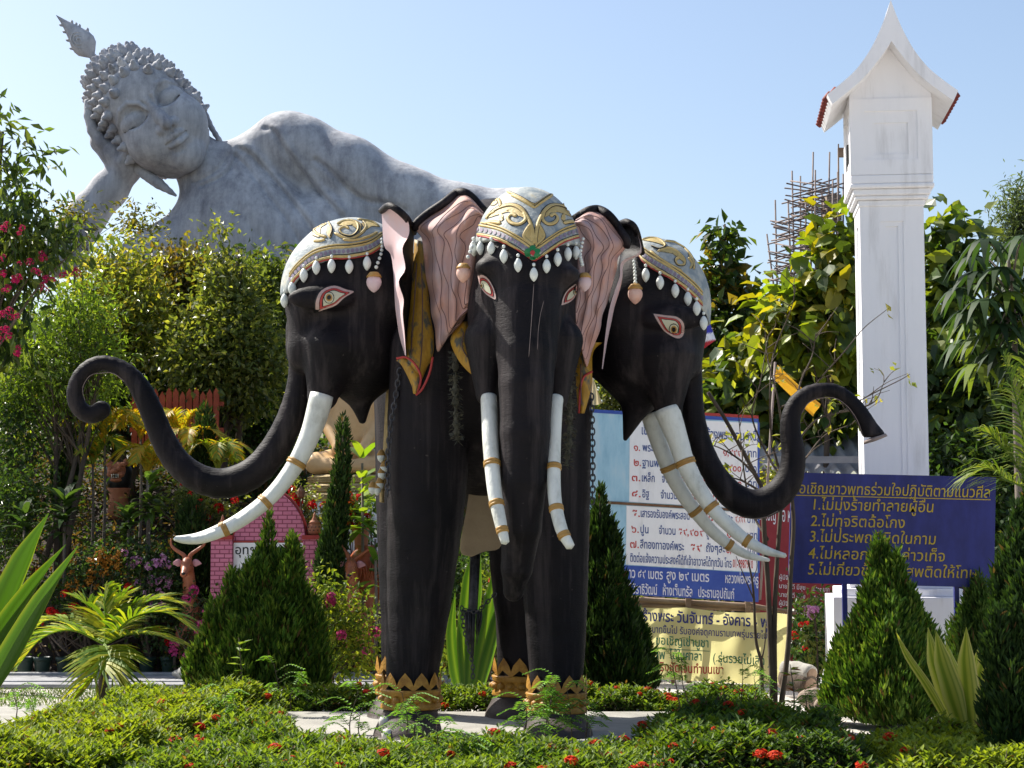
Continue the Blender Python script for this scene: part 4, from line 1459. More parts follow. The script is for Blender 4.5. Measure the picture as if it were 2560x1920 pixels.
    sk = BVHTree.FromPolygons([Vector(v) for v in V.tolist()], F.tolist())

    # ---- hair curls
    mb = MB()
    for u in np.arange(-330, 600, 80):
        for kk in range(-2, 28):
            th = math.radians(kk * 15 + (7.5 if int(round((u + 330) / 80)) % 2 else 0))
            d = Vector((math.sin(th), 0.0, math.cos(th)))
            loc, n, i, t = sk.ray_cast(Vector((0, u if u < 530 else 530, -330)) + d * 900, -d)
            if loc is None:
                continue
            # hairline
            hl = 225 + 20 * math.cos(loc.x / 90.0) - 0.0012 * loc.x ** 2
            lim = hl if abs(loc.x) < 240 else hl - (abs(loc.x) - 240) * 4.2
            if loc.z > -340 and loc.y < lim:
                continue
            rr = 36 + 4 * random.random()
            nn = np.array(n)
            ax = nn @ R
            prof = [(rr, -14), (rr * 1.0, 10), (rr * 0.86, 26), (rr * 0.55, 34), (rr * 0.5, 46), (rr * 0.3, 60), (1.0, 66)]
            mb.lathe([(p * z, q * z) for p, q in prof], W(np.array(loc)[None])[0], 10, 0, ax / np.linalg.norm(ax))
    for u, rad in ((556, 0), (548, 66), (524, 140), (480, 212)):
        m = max(1, int(2 * math.pi * rad / 72))
        for k in range(m):
            th = 2 * math.pi * k / m
            p = np.array([rad * math.cos(th), u + 6, -330 + rad * math.sin(th)])
            d = np.array([0.35 * math.cos(th) * (rad > 0), 1, 0.35 * math.sin(th) * (rad > 0)])
            ax = (d / np.linalg.norm(d)) @ R
            rr = 38
            prof = [(rr, -30), (rr * 1.0, 10), (rr * 0.86, 26), (rr * 0.55, 34), (rr * 0.5, 46), (rr * 0.3, 60), (1.0, 66)]
            mb.lathe([(q * z, w * z) for q, w in prof], W(p[None])[0], 10, 0, ax)
    mb.build('hair_curls', M['concrete'], T)
    # ---- ears with long lobes
    for g, pts, rad in ((1, [(318, 105, -330), (338, 60, -300), (345, -20, -300), (325, -150, -290), (296, -300, -270), (278, -440, -250), (262, -565, -240)], [14, 26, 32, 26, 17, 17, 12]),
                        (-1, [(-318, 105, -330), (-338, 60, -300), (-345, -20, -300), (-325, -150, -280), (-296, -300, -220), (-262, -420, -190), (-222, -560, -170)], [14, 26, 34, 32, 34, 36, 10])):
        s = SDF((-440, -660, -420), (440, 200, -80), 6.0)
        s.chain(catmull(pts, 3), np.interp(np.linspace(0, 1, 3 * 6 + 1), np.linspace(0, 1, 7), rad), 14)
        s.chain([(g * 350, 70, -290), (g * 372, 0, -285), (g * 350, -120, -280)], [12, 13, 9], 8)
        V2, F2 = s.mesh()
        if np.linalg.det(R) < 0:
            F2 = F2[:, ::-1]
        fast_mesh('ear', W(V2), F2, M['concrete'], T)
    # ---- flame finial
    base = B(372, 402, -330)
    tip = B(112, 105, -330)
    ax = tip - base
    Ln = np.linalg.norm(ax)
    ax /= Ln
    sd = np.cross(ax, [0, 1.0, 0])
    prof = [(0.0, 30), (0.05, 26), (0.10, 45), (0.2, 82), (0.3, 92), (0.42, 84), (0.55, 62), (0.7, 40), (0.84, 20), (0.93, 10), (1.0, 2)]
    mb = MB()
    V3, F3 = [], []
    n = 20
    for k, (t, w) in enumerate(prof):
        bend = -16 * math.sin(math.pi * t) * z
        for j in range(n):
            th = 2 * math.pi * j / n
            V3.append(base + ax * (t * Ln) + sd * (bend + math.cos(th) * w * z) + np.array([0, 1.0, 0]) * math.sin(th) * w * z * 0.62)
    for i in range(len(prof) - 1):
        for j in range(n):
            F3.append((i * n + j, i * n + (j + 1) % n, (i + 1) * n + (j + 1) % n, (i + 1) * n + j))
    mb.add(V3, F3)
    # carved swirl and little edge flames
    sp = []
    cc = base + ax * Ln * 0.36 + np.array([0, -1, 0]) * 62 * z
    for k in range(40):
        th = k * 0.42
        rr = (8 + k * 1.35) * z
        sp.append(cc + sd * (math.cos(th) * rr) + ax * (math.sin(th) * rr * 1.3) + np.array([0, 1, 0]) * (k * 0.55 * z))
    mb.tube(sp, 5 * z, 6)
    for t, g, w in ((0.35, 1, 96), (0.5, 1, 78), (0.65, 1, 54), (0.78, 1, 36), (0.42, -1, 92), (0.56, -1, 66), (0.7, -1, 46), (0.62, -1, 56)):
        p = base + ax * Ln * t + sd * (g * w * z - 16 * math.sin(math.pi * t) * z)
        mb.tube([p - sd * g * 20 * z, p + ax * 18 * z, p + sd * g * 4 * z + ax * 30 * z], [14 * z, 9 * z, 1 * z], 6)
    mb.build('flame_finial', M['concrete'], T)


build_buddha()


# ================================================================ WHITE GATE TOWER
def build_tower():
    Y = 18.0
    T = thing('gate_tower', 'tall white pillar tower with a steep curved gable roof', 'tower', tuple(P(2240, 1700, Y) * [1, 1, 0]))
    u = Y / FPX

    def X(px):
        return P(px, 1000, Y)[0]

    def Z(py):
        return P(2240, py, Y)[2]
    xc = X(2247)
    w = S(159, Y) / 2
    T.location = (xc, Y + w, 0)
    T.rotation_euler = (0, 0, math.radians(-6.4))

    def slab(mb, half, z0, z1, mi=0):
        mb.box((xc - half, Y + w - half, z0), (xc + half, Y + w + half, z1), mi)
    # plinth
    mb = MB()
    slab(mb, S(176, Y) / 1.0 * 0.95, 0.0, Z(1490))
    slab(mb, S(147, Y), Z(1490), Z(1470))
    slab(mb, S(125, Y), Z(1470), Z(1440))
    o = mb.build('plinth', M['white'], T, smooth=False)
    bev(o, 0.012)
    # shaft with a long recessed panel on each face (frame strips around a sunk field)
    zt, zb = Z(516), Z(1440)
    mb = MB()
    slab(mb, w - 0.03, zb, zt)
    fr = w * 0.36

    def strips(mb, half, dep, x0, x1, z0, z1, zlo, zhi):
        """face frame proud of the core: leaves the rectangle x0..x1, z0..z1 open on all four faces"""
        for k in range(4):
            a = k * math.pi / 2
            ca, sa = round(math.cos(a)), round(math.sin(a))
            for (p0, p1, q0, q1) in ((-half, x0, zlo, zhi), (x1, half, zlo, zhi), (x0, x1, zlo, z0), (x0, x1, z1, zhi)):
                pts = []
                if k % 2 == 1:
                    p0, p1 = max(p0, -half + dep), min(p1, half - dep)
                for (d0) in (half - dep, half):
                    for px, pz in ((p0, q0), (p1, q0), (p1, q1), (p0, q1)):
                        lx, ly = px, -d0
                        pts.append((xc + lx * ca - ly * sa, Y + w + lx * sa + ly * ca, pz))
                mb.add(pts, [(0, 1, 2, 3), (7, 6, 5, 4), (0, 4, 5, 1), (1, 5, 6, 2), (2, 6, 7, 3), (3, 7, 4, 0)])
    strips(mb, w, 0.031, -fr, fr, Z(1410), Z(553), zb, zt)
    mb.build('shaft', M['white'], T, smooth=False)
    # recessed moulding inside the panel
    mb = MB()
    for k in range(4):
        mb = MB()
        a = k * math.pi / 2
        ca, sa = round(math.cos(a)), round(math.sin(a))
        for p0, p1, q0, q1, dd in ((-fr, -fr * 0.55, Z(1410), Z(553), 0.016), (fr * 0.55, fr, Z(1410), Z(553), 0.016), (-fr * 0.55, fr * 0.55, Z(565), Z(553), 0.016)):
            pts = []
            for d0 in (w - 0.03, w - 0.03 + dd):
                for px, pz in ((p0, q0), (p1, q0), (p1, q1), (p0, q1)):
                    lx, ly = px, -d0
                    pts.append((xc + lx * ca - ly * sa, Y + w + lx * sa + ly * ca, pz))
            mb.add(pts, [(0, 1, 2, 3), (7, 6, 5, 4), (0, 4, 5, 1), (1, 5, 6, 2), (2, 6, 7, 3), (3, 7, 4, 0)])
        mb.build('panel_moulding', M['white'], T, smooth=False)
    # corbel rings
    hb = S(206, Y) / 2
    mb = MB()
    ys = [516, 500, 490, 474, 462, 440]
    hw = [w + 0.015, w + 0.05, w + 0.07, w + 0.105, hb + 0.0]
    for k in range(5):
        slab(mb, hw[k], Z(ys[k]) + (0.0), Z(ys[k + 1]))
    o = mb.build('corbel', M['white'], T, smooth=False)
    bev(o, 0.018, 3)
    # lantern box
    mb = MB()
    slab(mb, hb - 0.032, Z(440), Z(251))
    f2 = S(66, Y)
    strips(mb, hb - 0.002, 0.031, -f2, f2, Z(403), Z(282), Z(440), Z(251))
    mb.build('lantern_box', M['white'], T, smooth=False)
    mb = MB()
    for k in (0, 2):
        mb = MB()
        a = k * math.pi / 2
        ca, sa = round(math.cos(a)), round(math.sin(a))
        i2 = S(43, Y)
        for p0, p1, q0, q1 in ((-f2, -i2, Z(403), Z(282)), (i2, f2, Z(403), Z(282)), (-i2, i2, Z(403), Z(389)), (-i2, i2, Z(311), Z(282))):
            pts = []
            for d0 in (hb - 0.033, hb - 0.018):
                for px, pz in ((p0, q0), (p1, q0), (p1, q1), (p0, q1)):
                    pts.append((xc + px * ca + d0 * sa, Y + w + px * sa - d0 * ca, pz))
            mb.add(pts, [(0, 1, 2, 3), (7, 6, 5, 4), (0, 4, 5, 1), (1, 5, 6, 2), (2, 6, 7, 3), (3, 7, 4, 0)])
        mb.build('panel_moulding', M['white'], T, smooth=False)
    # side opening of the lantern (dark slot on the left face)
    mb = MB()
    mb.box((xc - hb - 0.004, Y + w - 0.06, Z(410)), (xc - hb + 0.02, Y + w + 0.06, Z(345)))
    mb.build('vent', M['inkblack'], T, smooth=False)
    # curved gable roof: front profile swept backwards
    prof = [(0, 22), (14, 62), (32, 104), (56, 148), (88, 190), (124, 222), (161, 250)]
    yf, yb = Y + w - hb - 0.22, Y + w + hb + 0.22
    th = [62, 52, 40, 32, 28, 26, 26]
    pc = catmull([(p[0], p[1]) for p in prof], 5)
    tc = np.interp(np.linspace(0, 1, len(pc)), np.linspace(0, 1, len(th)), th)
    outer, inner = [], []
    nrm = np.gradient(pc, axis=0)
    for (dx, py), t, g in zip(pc, tc, nrm):
        outer.append((S(dx, Y), Z(py)))
        g = g / np.linalg.norm(g)
        inner.append((max(S(dx - g[1] * t * 0.75, Y), 0), Z(py + g[0] * t * 0.75 + t * 0.35)))
    loop = [(x, zz) for x, zz in outer] + [(x, zz) for x, zz in inner[::-1]]
    mb = MB()
    for g in (1, -1):
        n = len(outer)
        for (y0, y1) in ((yf, yb),):
            V = [(xc + g * x, y0, zz) for x, zz in outer] + [(xc + g * x, y0, zz) for x, zz in inner] + [(xc + g * x, y1, zz) for x, zz in outer] + [(xc + g * x, y1, zz) for x, zz in inner]
            F = []
            for i in range(n - 1):
                F += [(i, i + 1, n + i + 1, n + i), (2 * n + i, 3 * n + i, 3 * n + i + 1, 2 * n + i + 1), (i, 2 * n + i, 2 * n + i + 1, i + 1), (n + i, n + i + 1, 3 * n + i + 1, 3 * n + i)]
            F += [(n - 1, 3 * n - 1, 4 * n - 1, 2 * n - 1)]
            mb.add(V, F)
    mb.build('roof', M['white'], T, smooth=False)
    # gable infill above the box front
    yg = Y + w - hb + 0.03
    pr = [(x, zz) for x, zz in inner if x < hb - 0.01 and zz > Z(251)]
    pr.append((hb - 0.005, float(np.interp(hb, [x for x, _ in inner], [zz for _, zz in inner]))))
    if pr[-1][1] > Z(251):
        pr.append((hb - 0.005, Z(251.5)))
    ring = pr + [(-x, zz) for x, zz in pr[::-1]]
    ring = [p for k, p in enumerate(ring) if k == 0 or abs(p[0] - ring[k - 1][0]) + abs(p[1] - ring[k - 1][1]) > 1e-4]
    if abs(ring[0][0] - ring[-1][0]) + abs(ring[0][1] - ring[-1][1]) < 1e-4:
        ring = ring[:-1]
    n = len(ring)
    y2 = Y + w + hb - 0.03
    V = [(xc + x, yg, zz) for x, zz in ring] + [(xc + x, y2, zz) for x, zz in ring]
    mk('gable', V, [tuple(range(n)), tuple(range(2 * n - 1, n - 1, -1))] + [(i, n + i, n + (i + 1) % n, (i + 1) % n) for i in range(n)], M['white'], T, smooth=False)
    # tiles along the lower slopes: rows of rounded tile ends sticking out past the eaves
    for g in (1, -1):
        mb = MB()
        for row in range(2):
            k = len(outer) - 1 - row * 2
            ox, oz = outer[k]
            for j in range(9):
                yy = yf + 0.17 + (yb - yf - 0.2) * j / 8
                c = np.array([xc + g * (ox - 0.005), yy, oz - 0.002])
                d = np.array([g * 0.05, 0, -0.06])
                mb.tube([c - d * 0.9, c, c + d * 0.55], [0.036, 0.038, 0.032], 8, flat=0.8)
        mb.build('roof_tiles', M['rooftile'], T)


build_tower()


# ================================================================ SIGNS
class Frame:
    """a flat board given by three photograph corners at one depth"""
    def __init__(self, tl, tr, bl, Y, Yr=None):
        Yr = Y if Yr is None else Yr
        self.o = P(*bl, Y)
        self.tr = P(*tr, Yr)
        self.tl = P(*tl, Y)
        self.ex = self.tr - self.tl
        self.ez = self.tl - self.o
        self.W = np.linalg.norm(self.ex)
        self.H = np.linalg.norm(self.ez)
        self.n = np.cross(self.ex, self.ez)
        self.n /= np.linalg.norm(self.n)

    def at(self, u, v, d=0.0):
        return self.o + self.ex * u + self.ez * v + self.n * d


def slab_on(mb, fr, u0, u1, v0, v1, d0, d1, mi=0):
    p = [fr.at(u, v, d) for d in (d0, d1) for u, v in ((u0, v0), (u1, v0), (u1, v1), (u0, v1))]
    mb.add(p, [(0, 3, 2, 1), (4, 5, 6, 7), (0, 1, 5, 4), (1, 2, 6, 5), (2, 3, 7, 6), (3, 0, 4, 7)], mi)


def lettering(fr, text, u0, u1, v, vh, mat, parent, d=0.006, bold=0.0, shear=0.0):
    """text laid on the board between u0 and u1 with its baseline at v; vh = letter height in board units"""
    c = bpy.data.curves.new('lettering', 'FONT')
    c.body = text
    c.resolution_u = 2
    c.offset = bold
    c.shear = shear
    o = bpy.data.objects.new('lettering', c)
    COL.objects.link(o)
    me = bpy.data.meshes.new_from_object(o.evaluated_get(bpy.context.evaluated_depsgraph_get()))
    bpy.data.objects.remove(o)
    bpy.data.curves.remove(c)
    n = len(me.vertices)
    co = np.empty(n * 3)
    me.vertices.foreach_get('co', co)
    co = co.reshape(-1, 3)
    # lift each glyph piece by its own small step so that no two faces share a plane
    par = np.arange(n)
    ed = np.empty(len(me.edges) * 2, dtype=np.int64)
    me.edges.foreach_get('vertices', ed)
    ed = ed.reshape(-1, 2)
    for _ in range(60):
        m = np.minimum(par[ed[:, 0]], par[ed[:, 1]])
        old = par.copy()
        np.minimum.at(par, ed[:, 0], m)
        np.minimum.at(par, ed[:, 1], m)
        par = par[par]
        if (old == par).all():
            break
    _, isl = np.unique(par, return_inverse=True)
    lift = (isl % 7) * 0.0004
    x0, x1 = co[:, 0].min(), co[:, 0].max()
    sc = vh / 0.56
    uu = u0 + (co[:, 0] - x0) / (x1 - x0) * (u1 - u0)
    vv = v + co[:, 1] * sc
    Wc = fr.o + uu[:, None] * fr.ex + vv[:, None] * fr.ez + (d + lift)[:, None] * fr.n
    me.vertices.foreach_set('co', Wc.ravel())
    me.materials.clear()
    me.materials.append(mat)
    me.update()
    return to_obj('lettering', me, parent)


def build_board():
    T = thing('notice_board', 'big weathered white and light blue notice board with blue and red writing', 'notice board', tuple(P(1650, 1600, 20) * [1, 1, 0]))
    fr = Frame((1430, 1022), (1896, 1049), (1426, 1478), 20.0)

    def uv(px, py):
        # photo pixel -> board units
        A = np.array([[1896 - 1430, 1426 - 1430], [1049 - 1022, 1478 - 1022]], float)
        a, b = np.linalg.solve(A, np.array([px - 1430, py - 1022], float))
        return a, 1 - b
    mb = MB()
    slab_on(mb, fr, 0, 1, 0.5 + 0.003, 1, -0.04, 0)
    ub = uv(1572, 1300)[0]
    slab_on(mb, fr, 0, 1, 0, 0.5 - 0.012, -0.04, 0)
    mb.build('panel', M['skyblue'], T, smooth=False)
    vs = uv(1640, 1418)[1]
    mb = MB()
    slab_on(mb, fr, ub, 0.994, 0.506, 0.978, 0.001, 0.004)
    slab_on(mb, fr, ub - 0.015, 0.994, vs + 0.004, 0.485, 0.001, 0.004)
    mb.build('white_field', M['boardwhite'], T, smooth=False)
    mb = MB()
    slab_on(mb, fr, 0.0, 1.0, 0.0, vs, 0.001, 0.004)
    slab_on(mb, fr, 0.0, 1.0, 0.985, 1.004, 0.001, 0.006)
    slab_on(mb, fr, 0.996, 1.006, vs, 0.985, -0.03, 0.006)
    mb.build('blue_border', M['stripblue'], T, smooth=False)
    mb = MB()
    slab_on(mb, fr, 0.62, 1.0, 1.006, 1.022, -0.03, 0.004)
    mb.build('red_edge', M['red'], T, smooth=False)
    mb = MB()
    slab_on(mb, fr, 0.0, 1.0, 0.488, 0.502, -0.05, 0.012)
    mb.build('rail', M['rust'], T, smooth=False)
    for px in (1500, 1720, 1868):
        u = uv(px, 1470)[0]
        mb = MB()
        b = fr.at(u, 0, -0.09)
        t = fr.at(u, 0.98, -0.09)
        mb.box((b[0] - 0.03, b[1] - 0.03, 0), (b[0] + 0.03, b[1] + 0.03, t[2]))
        mb.build('post', M['wood'], T, smooth=False)
    A = M['inkblue']
    R = M['inkred']

    def row(items, ybase, h):
        for txt, x0, x1, m in items:
            u0, v0 = uv(x0, ybase + (x0 - 1580) * 0.055)
            u1, _ = uv(x1, ybase + (x1 - 1580) * 0.055)
            lettering(fr, txt, u0, u1, v0, h, m, T, bold=0.012)
    hh = 0.034
    row([('เชิญร่วมบริจาคงานสร้างพระนอน', 1604, 1860, A), ('ดังนี้', 1864, 1890, A)], 1085, 0.040)
    row([('๑.', 1584, 1600, R), ('พระเกศ', 1606, 1660, A), ('องค์ละ', 1700, 1785, A), ('๑,๙๙๙', 1807, 1852, R), ('บาท', 1862, 1890, A)], 1127, hh)
    row([('๒.', 1584, 1602, R), ('ฐานพระ', 1605, 1662, A), ('ตารางเมตรละ', 1700, 1785, A), ('๑,๙๐๐', 1805, 1852, R), ('บาท', 1862, 1890, A)], 1165, hh)
    row([('๓.', 1579, 1600, R), ('เหล็ก', 1604, 1636, A), ('จำนวน', 1654, 1692, A), ('๕๙ ตัน', 1700, 1760, R), ('๑๕,๐๐๐', 1798, 1852, R), ('บาท', 1862, 1890, A)], 1203, hh)
    row([('๔.', 1579, 1601, R), ('อิฐ', 1605, 1622, A), ('จำนวน', 1651, 1691, A), ('๙๙,๙๙๙ ก้อน', 1697, 1790, R), ('๒', 1830, 1845, R), ('บาท', 1862, 1890, A)], 1243, hh)
    row([('๕.', 1577, 1599, R), ('เสารองรับองค์พระสอน', 1601, 1722, A), ('๕๙ ต้น', 1727, 1780, R), ('ต้นละ', 1795, 1830, A), ('๙,๙๙๙', 1836, 1862, R), ('บาท', 1866, 1890, A)], 1292, hh)
    row([('๖.', 1577, 1596, R), ('ปูน', 1600, 1620, A), ('จำนวน', 1646, 1687, A), ('๕๙,๙๐๙', 1693, 1757, R), ('ลูกๆละ', 1764, 1800, A), ('๑๒๐', 1815, 1850, R), ('บาท', 1866, 1890, A)], 1332, hh)
    row([('๗.', 1574, 1596, R), ('สีทองทาองค์พระ', 1599, 1708, A), ('๕๙', 1722, 1752, R), ('ถังๆละ', 1763, 1810, A), ('๒,๕๐๐', 1813, 1850, R), ('บาท', 1866, 1890, A)], 1370, 0.036)
    row([('ติดต่อแจ้งความประสงค์ได้ที่เจ้าอาวาสได้ทุกวัน โทร', 1574, 1826, A), ('01-9987910', 1829, 1879, R)], 1405, 0.036)
    W = M['inkwhite']
    row([('องค์พระยาว ๔๙ เมตร', 1500, 1655, W), ('สูง ๒๙ เมตร', 1664, 1770, W), ('หลวงพ่อพระครู', 1810, 1892, W)], 1444, 0.042)
    row([('ไพจิตต์ จิราธิวัฒน์', 1532, 1641, W), ('ห้างเซ็นทรัล', 1655, 1728, W), ('ประธานอุปถัมภ์', 1743, 1832, W)], 1483, 0.042)

    # ---- blue rules sign
    T = thing('rules_sign', 'dark blue sign on two blue posts with five numbered lines in gold', 'sign', tuple(P(2240, 1600, 16.6) * [1, 1, 0]))
    fr2 = Frame((1979, 1181), (2490, 1193), (1971, 1457), 16.6)

    def uv2(px, py):
        A = np.array([[2490 - 1979, 1971 - 1979], [1193 - 1181, 1457 - 1181]], float)
        a, b = np.linalg.solve(A, np.array([px - 1979, py - 1181], float))
        return a, 1 - b
    mb = MB()
    slab_on(mb, fr2, 0, 1, 0, 1, -0.03, 0)
    mb.build('panel', M['signblue'], T, smooth=False)
    for px in (2113, 2392):
        b = fr2.at(uv2(px, 1460)[0], 0, -0.055)
        t = fr2.at(uv2(px, 1460)[0], 0.97, -0.055)
        mb = MB()
        mb.box((b[0] - 0.022, b[1] - 0.022, 0), (b[0] + 0.022, b[1] + 0.022, t[2]))
        mb.build('post', M['signblue'], T, smooth=False)
    G = M['inkgold']

    def row2(txt, x0, x1, yb, h):
        u0, v0 = uv2(x0, yb)
        u1, _ = uv2(x1, yb)
        lettering(fr2, txt, u0, u1, v0, h, G, T, bold=0.004, shear=0.08)
    row2('ขอเชิญชาวพุทธร่วมใจปฏิบัติตามแนวศีล', 1981, 2474, 1233, 0.078)
    row2('1.ไม่มุ่งร้ายทำลายผู้อื่น', 2033, 2333, 1274, 0.078)
    row2('2.ไม่ทุจริตฉ้อโกง', 2026, 2261, 1315, 0.078)
    row2('3.ไม่ประพฤติผิดในกาม', 2024, 2338, 1354, 0.078)
    row2('4.ไม่หลอกลวงกล่าวเท็จ', 2020, 2360, 1396, 0.078)
    row2('5.ไม่เกี่ยวข้องสิ่งเสพติดให้โทษ', 2019, 2441, 1436, 0.078)
    mb = MB()
    u0, v0 = uv2(1984, 1236)
    slab_on(mb, fr2, u0, 0.975, v0 - 0.012, v0 - 0.004, 0.001, 0.003)
    mb.build('underline', G, T, smooth=False)

    # ---- yellow cloth banner
    T = thing('cloth_banner', 'pale yellow cloth banner with green, blue and red writing tied under the notice board', 'banner', tuple(P(1750, 1700, 19.97) * [1, 1, 0]))
    rows, cols = 14, 60

    def wave(u, v):
        return 19.97 + 0.028 * np.sin(u * 19 + v * 2.4) + 0.012 * np.sin(u * 47 - v * 3) + 0.008 * np.sin(v * 9 + u * 31)
    V = []
    for i in range(rows + 1):
        for j in range(cols + 1):
            u, v = j / cols, i / rows
            xt, yt = 1500 + u * 478, 1507 + u * 26 + 6 * abs(math.sin(u * 7))
            xb, yb = 1498 + u * 458, 1690 + u * 24
            V.append(P(xt + (xb - xt) * v, yt + (yb - yt) * v, float(wave(u, v))))
    F = [(i * (cols + 1) + j, i * (cols + 1) + j + 1, (i + 1) * (cols + 1) + j + 1, (i + 1) * (cols + 1) + j) for i in range(rows) for j in range(cols)]
    o = mk('cloth', V, F, M['banner'], T)
    fr3 = Frame((1500, 1507), (1978, 1533), (1498, 1690), 19.90)

    def row3(txt, x0, x1, yb, h, m, b=0.012):
        def uv3(px, py):
            A = np.array([[478, -2], [26, 183]], float)
            a, c = np.linalg.solve(A, np.array([px - 1500, py - 1507], float))
            return a, 1 - c
        u0, v0 = uv3(x0, yb)
        u1, _ = uv3(x1, yb + (x1 - x0) * 0.055)
        o = lettering(fr3, txt, u0, u1, v0, h, m, T, d=0.0, bold=b)
        # lay the painted letters on the rippled cloth
        n = len(o.data.vertices)
        co = np.empty(n * 3, dtype=np.float32)
        o.data.vertices.foreach_get('co', co)
        co = co.reshape(-1, 3)
        x0, x1 = P(1500, 1600, 19.97)[0], P(1968, 1600, 19.97)[0]
        zt, zb = P(1740, 1520, 19.97)[2], P(1740, 1703, 19.97)[2]
        uu = (co[:, 0] + T.location[0] - x0) / (x1 - x0)
        vv = (zt - co[:, 2] - T.location[2]) / (zt - zb) + (uu - 0.5) * 0.0
        lift = (fr3.o[1] - T.location[1]) - co[:, 1]
        co[:, 1] = wave(uu, np.clip(vv - (uu - 0.5) * 0.14, -0.1, 1.1)) - 0.012 - lift - T.location[1]
        o.data.vertices.foreach_set('co', co.ravel())
        o.data.update()
    row3('สร้างพระ วันจันทร์ - อังคาร - พุธ', 1592, 1935, 1551, 0.115, M['inknavy'], 0.022)
    row3('ทำบุญ', 1530, 1590, 1572, 0.075, M['inkblue'])
    row3('๕๐', 1600, 1625, 1580, 0.075, M['inkred'], 0.02)
    row3('บาทขึ้นไป รับองค์จตุคามรามเทพรุ่นรวยไม่เลิก', 1631, 1944, 1582, 0.075, M['inknavy'])
    row3('ขอเชิญเช่าบูชา', 1641, 1772, 1612, 0.095, M['inkgreen'])
    row3('จตุคามรามเทพ', 1530, 1664, 1642, 0.095, M['inkgreen'], 0.02)
    row3('ได้ในศาลา', 1674, 1754, 1648, 0.095, M['inkgreen'], 0.02)
    row3('( รุ่นรวยไม่เลิก )', 1784, 1926, 1656, 0.095, M['inkgreen'])
    row3('ของจริงชัดเจนทำบนเขา', 1602, 1810, 1676, 0.095, M['inkred'], 0.02)
    mb = MB()
    q = [P(x, 1621 + (x - 1641) * 0.053, float(wave((x - 1500) / 470, 0.55)) - 0.008) for x in range(1641, 1775, 7)]
    mb.tube(q, 0.004, 5)
    mb.build('underline', M['inkgreen'], T)
    for px in (1500, 1682, 1880, 1972):
        mb = MB()
        x = P(px, 1700, 20.06)[0]
        mb.box((x - 0.02, 20.04, 0), (x + 0.02, 20.08, P(px, 1515 + (px - 1500) * 0.05, 20.06)[2]))
        mb.build('stake', M['wood'], T, smooth=False)
    mb = MB()
    mb.tube([P(1480, 1493, 20.12), P(1880, 1515, 20.12), P(1990, 1533, 20.12)], [0.035, 0.032, 0.02], 8)
    mb.tube([P(1470, 1508, 20.14), P(1900, 1524, 20.14)], 0.025, 8)
    mb.build('crossbar', M['wood'], T)

    # ---- red board behind
    T = thing('red_board', 'dark red donor board with small white writing half hidden behind the blue sign', 'notice board', tuple(P(2000, 1600, 21.5) * [1, 1, 0]))
    fr4 = Frame((1890, 1245), (2105, 1262), (1885, 1660), 21.5)
    mb = MB()
    slab_on(mb, fr4, 0, 1.0, 0, 1, -0.04, 0)
    mb.build('panel', M['redboard'], T, smooth=False)
    lettering(fr4, 'ขอเชิญ คือ หลังพระ', 0.03, 0.6, 0.87, 0.07, M['inkwhite'], T)
    for k in range(9):
        v = 0.52 - k * 0.052
        lettering(fr4, random.choice(['๑๕,๐๐๐ บาท', '๒,๕๐๐ บาท', '๑๐,๐๐๐ บาท']), 0.66, 0.86, v, 0.022, M['inkwhite'], T)
        lettering(fr4, random.choice(['นายใจดี มีสุข', 'ครอบครัว คณะศรัทธา', 'ผู้มีจิตศรัทธา']), 0.28, 0.58, v, 0.022, M['inkwhite'], T)
    mb = MB()
    slab_on(mb, fr4, -0.05, 1.05, 1.0, 1.05, -0.06, 0.03)
    mb.build('top_rail', M['wood'], T, smooth=False)
    for u in (0.02, 0.95):
        b = fr4.at(u, 0, -0.08)
        mb = MB()
        mb.box((b[0] - 0.04, b[1] - 0.03, 0), (b[0] + 0.04, b[1] + 0.03, fr4.at(u, 1, 0)[2]))
        mb.build('post', M['wood'], T, smooth=False)


build_board()


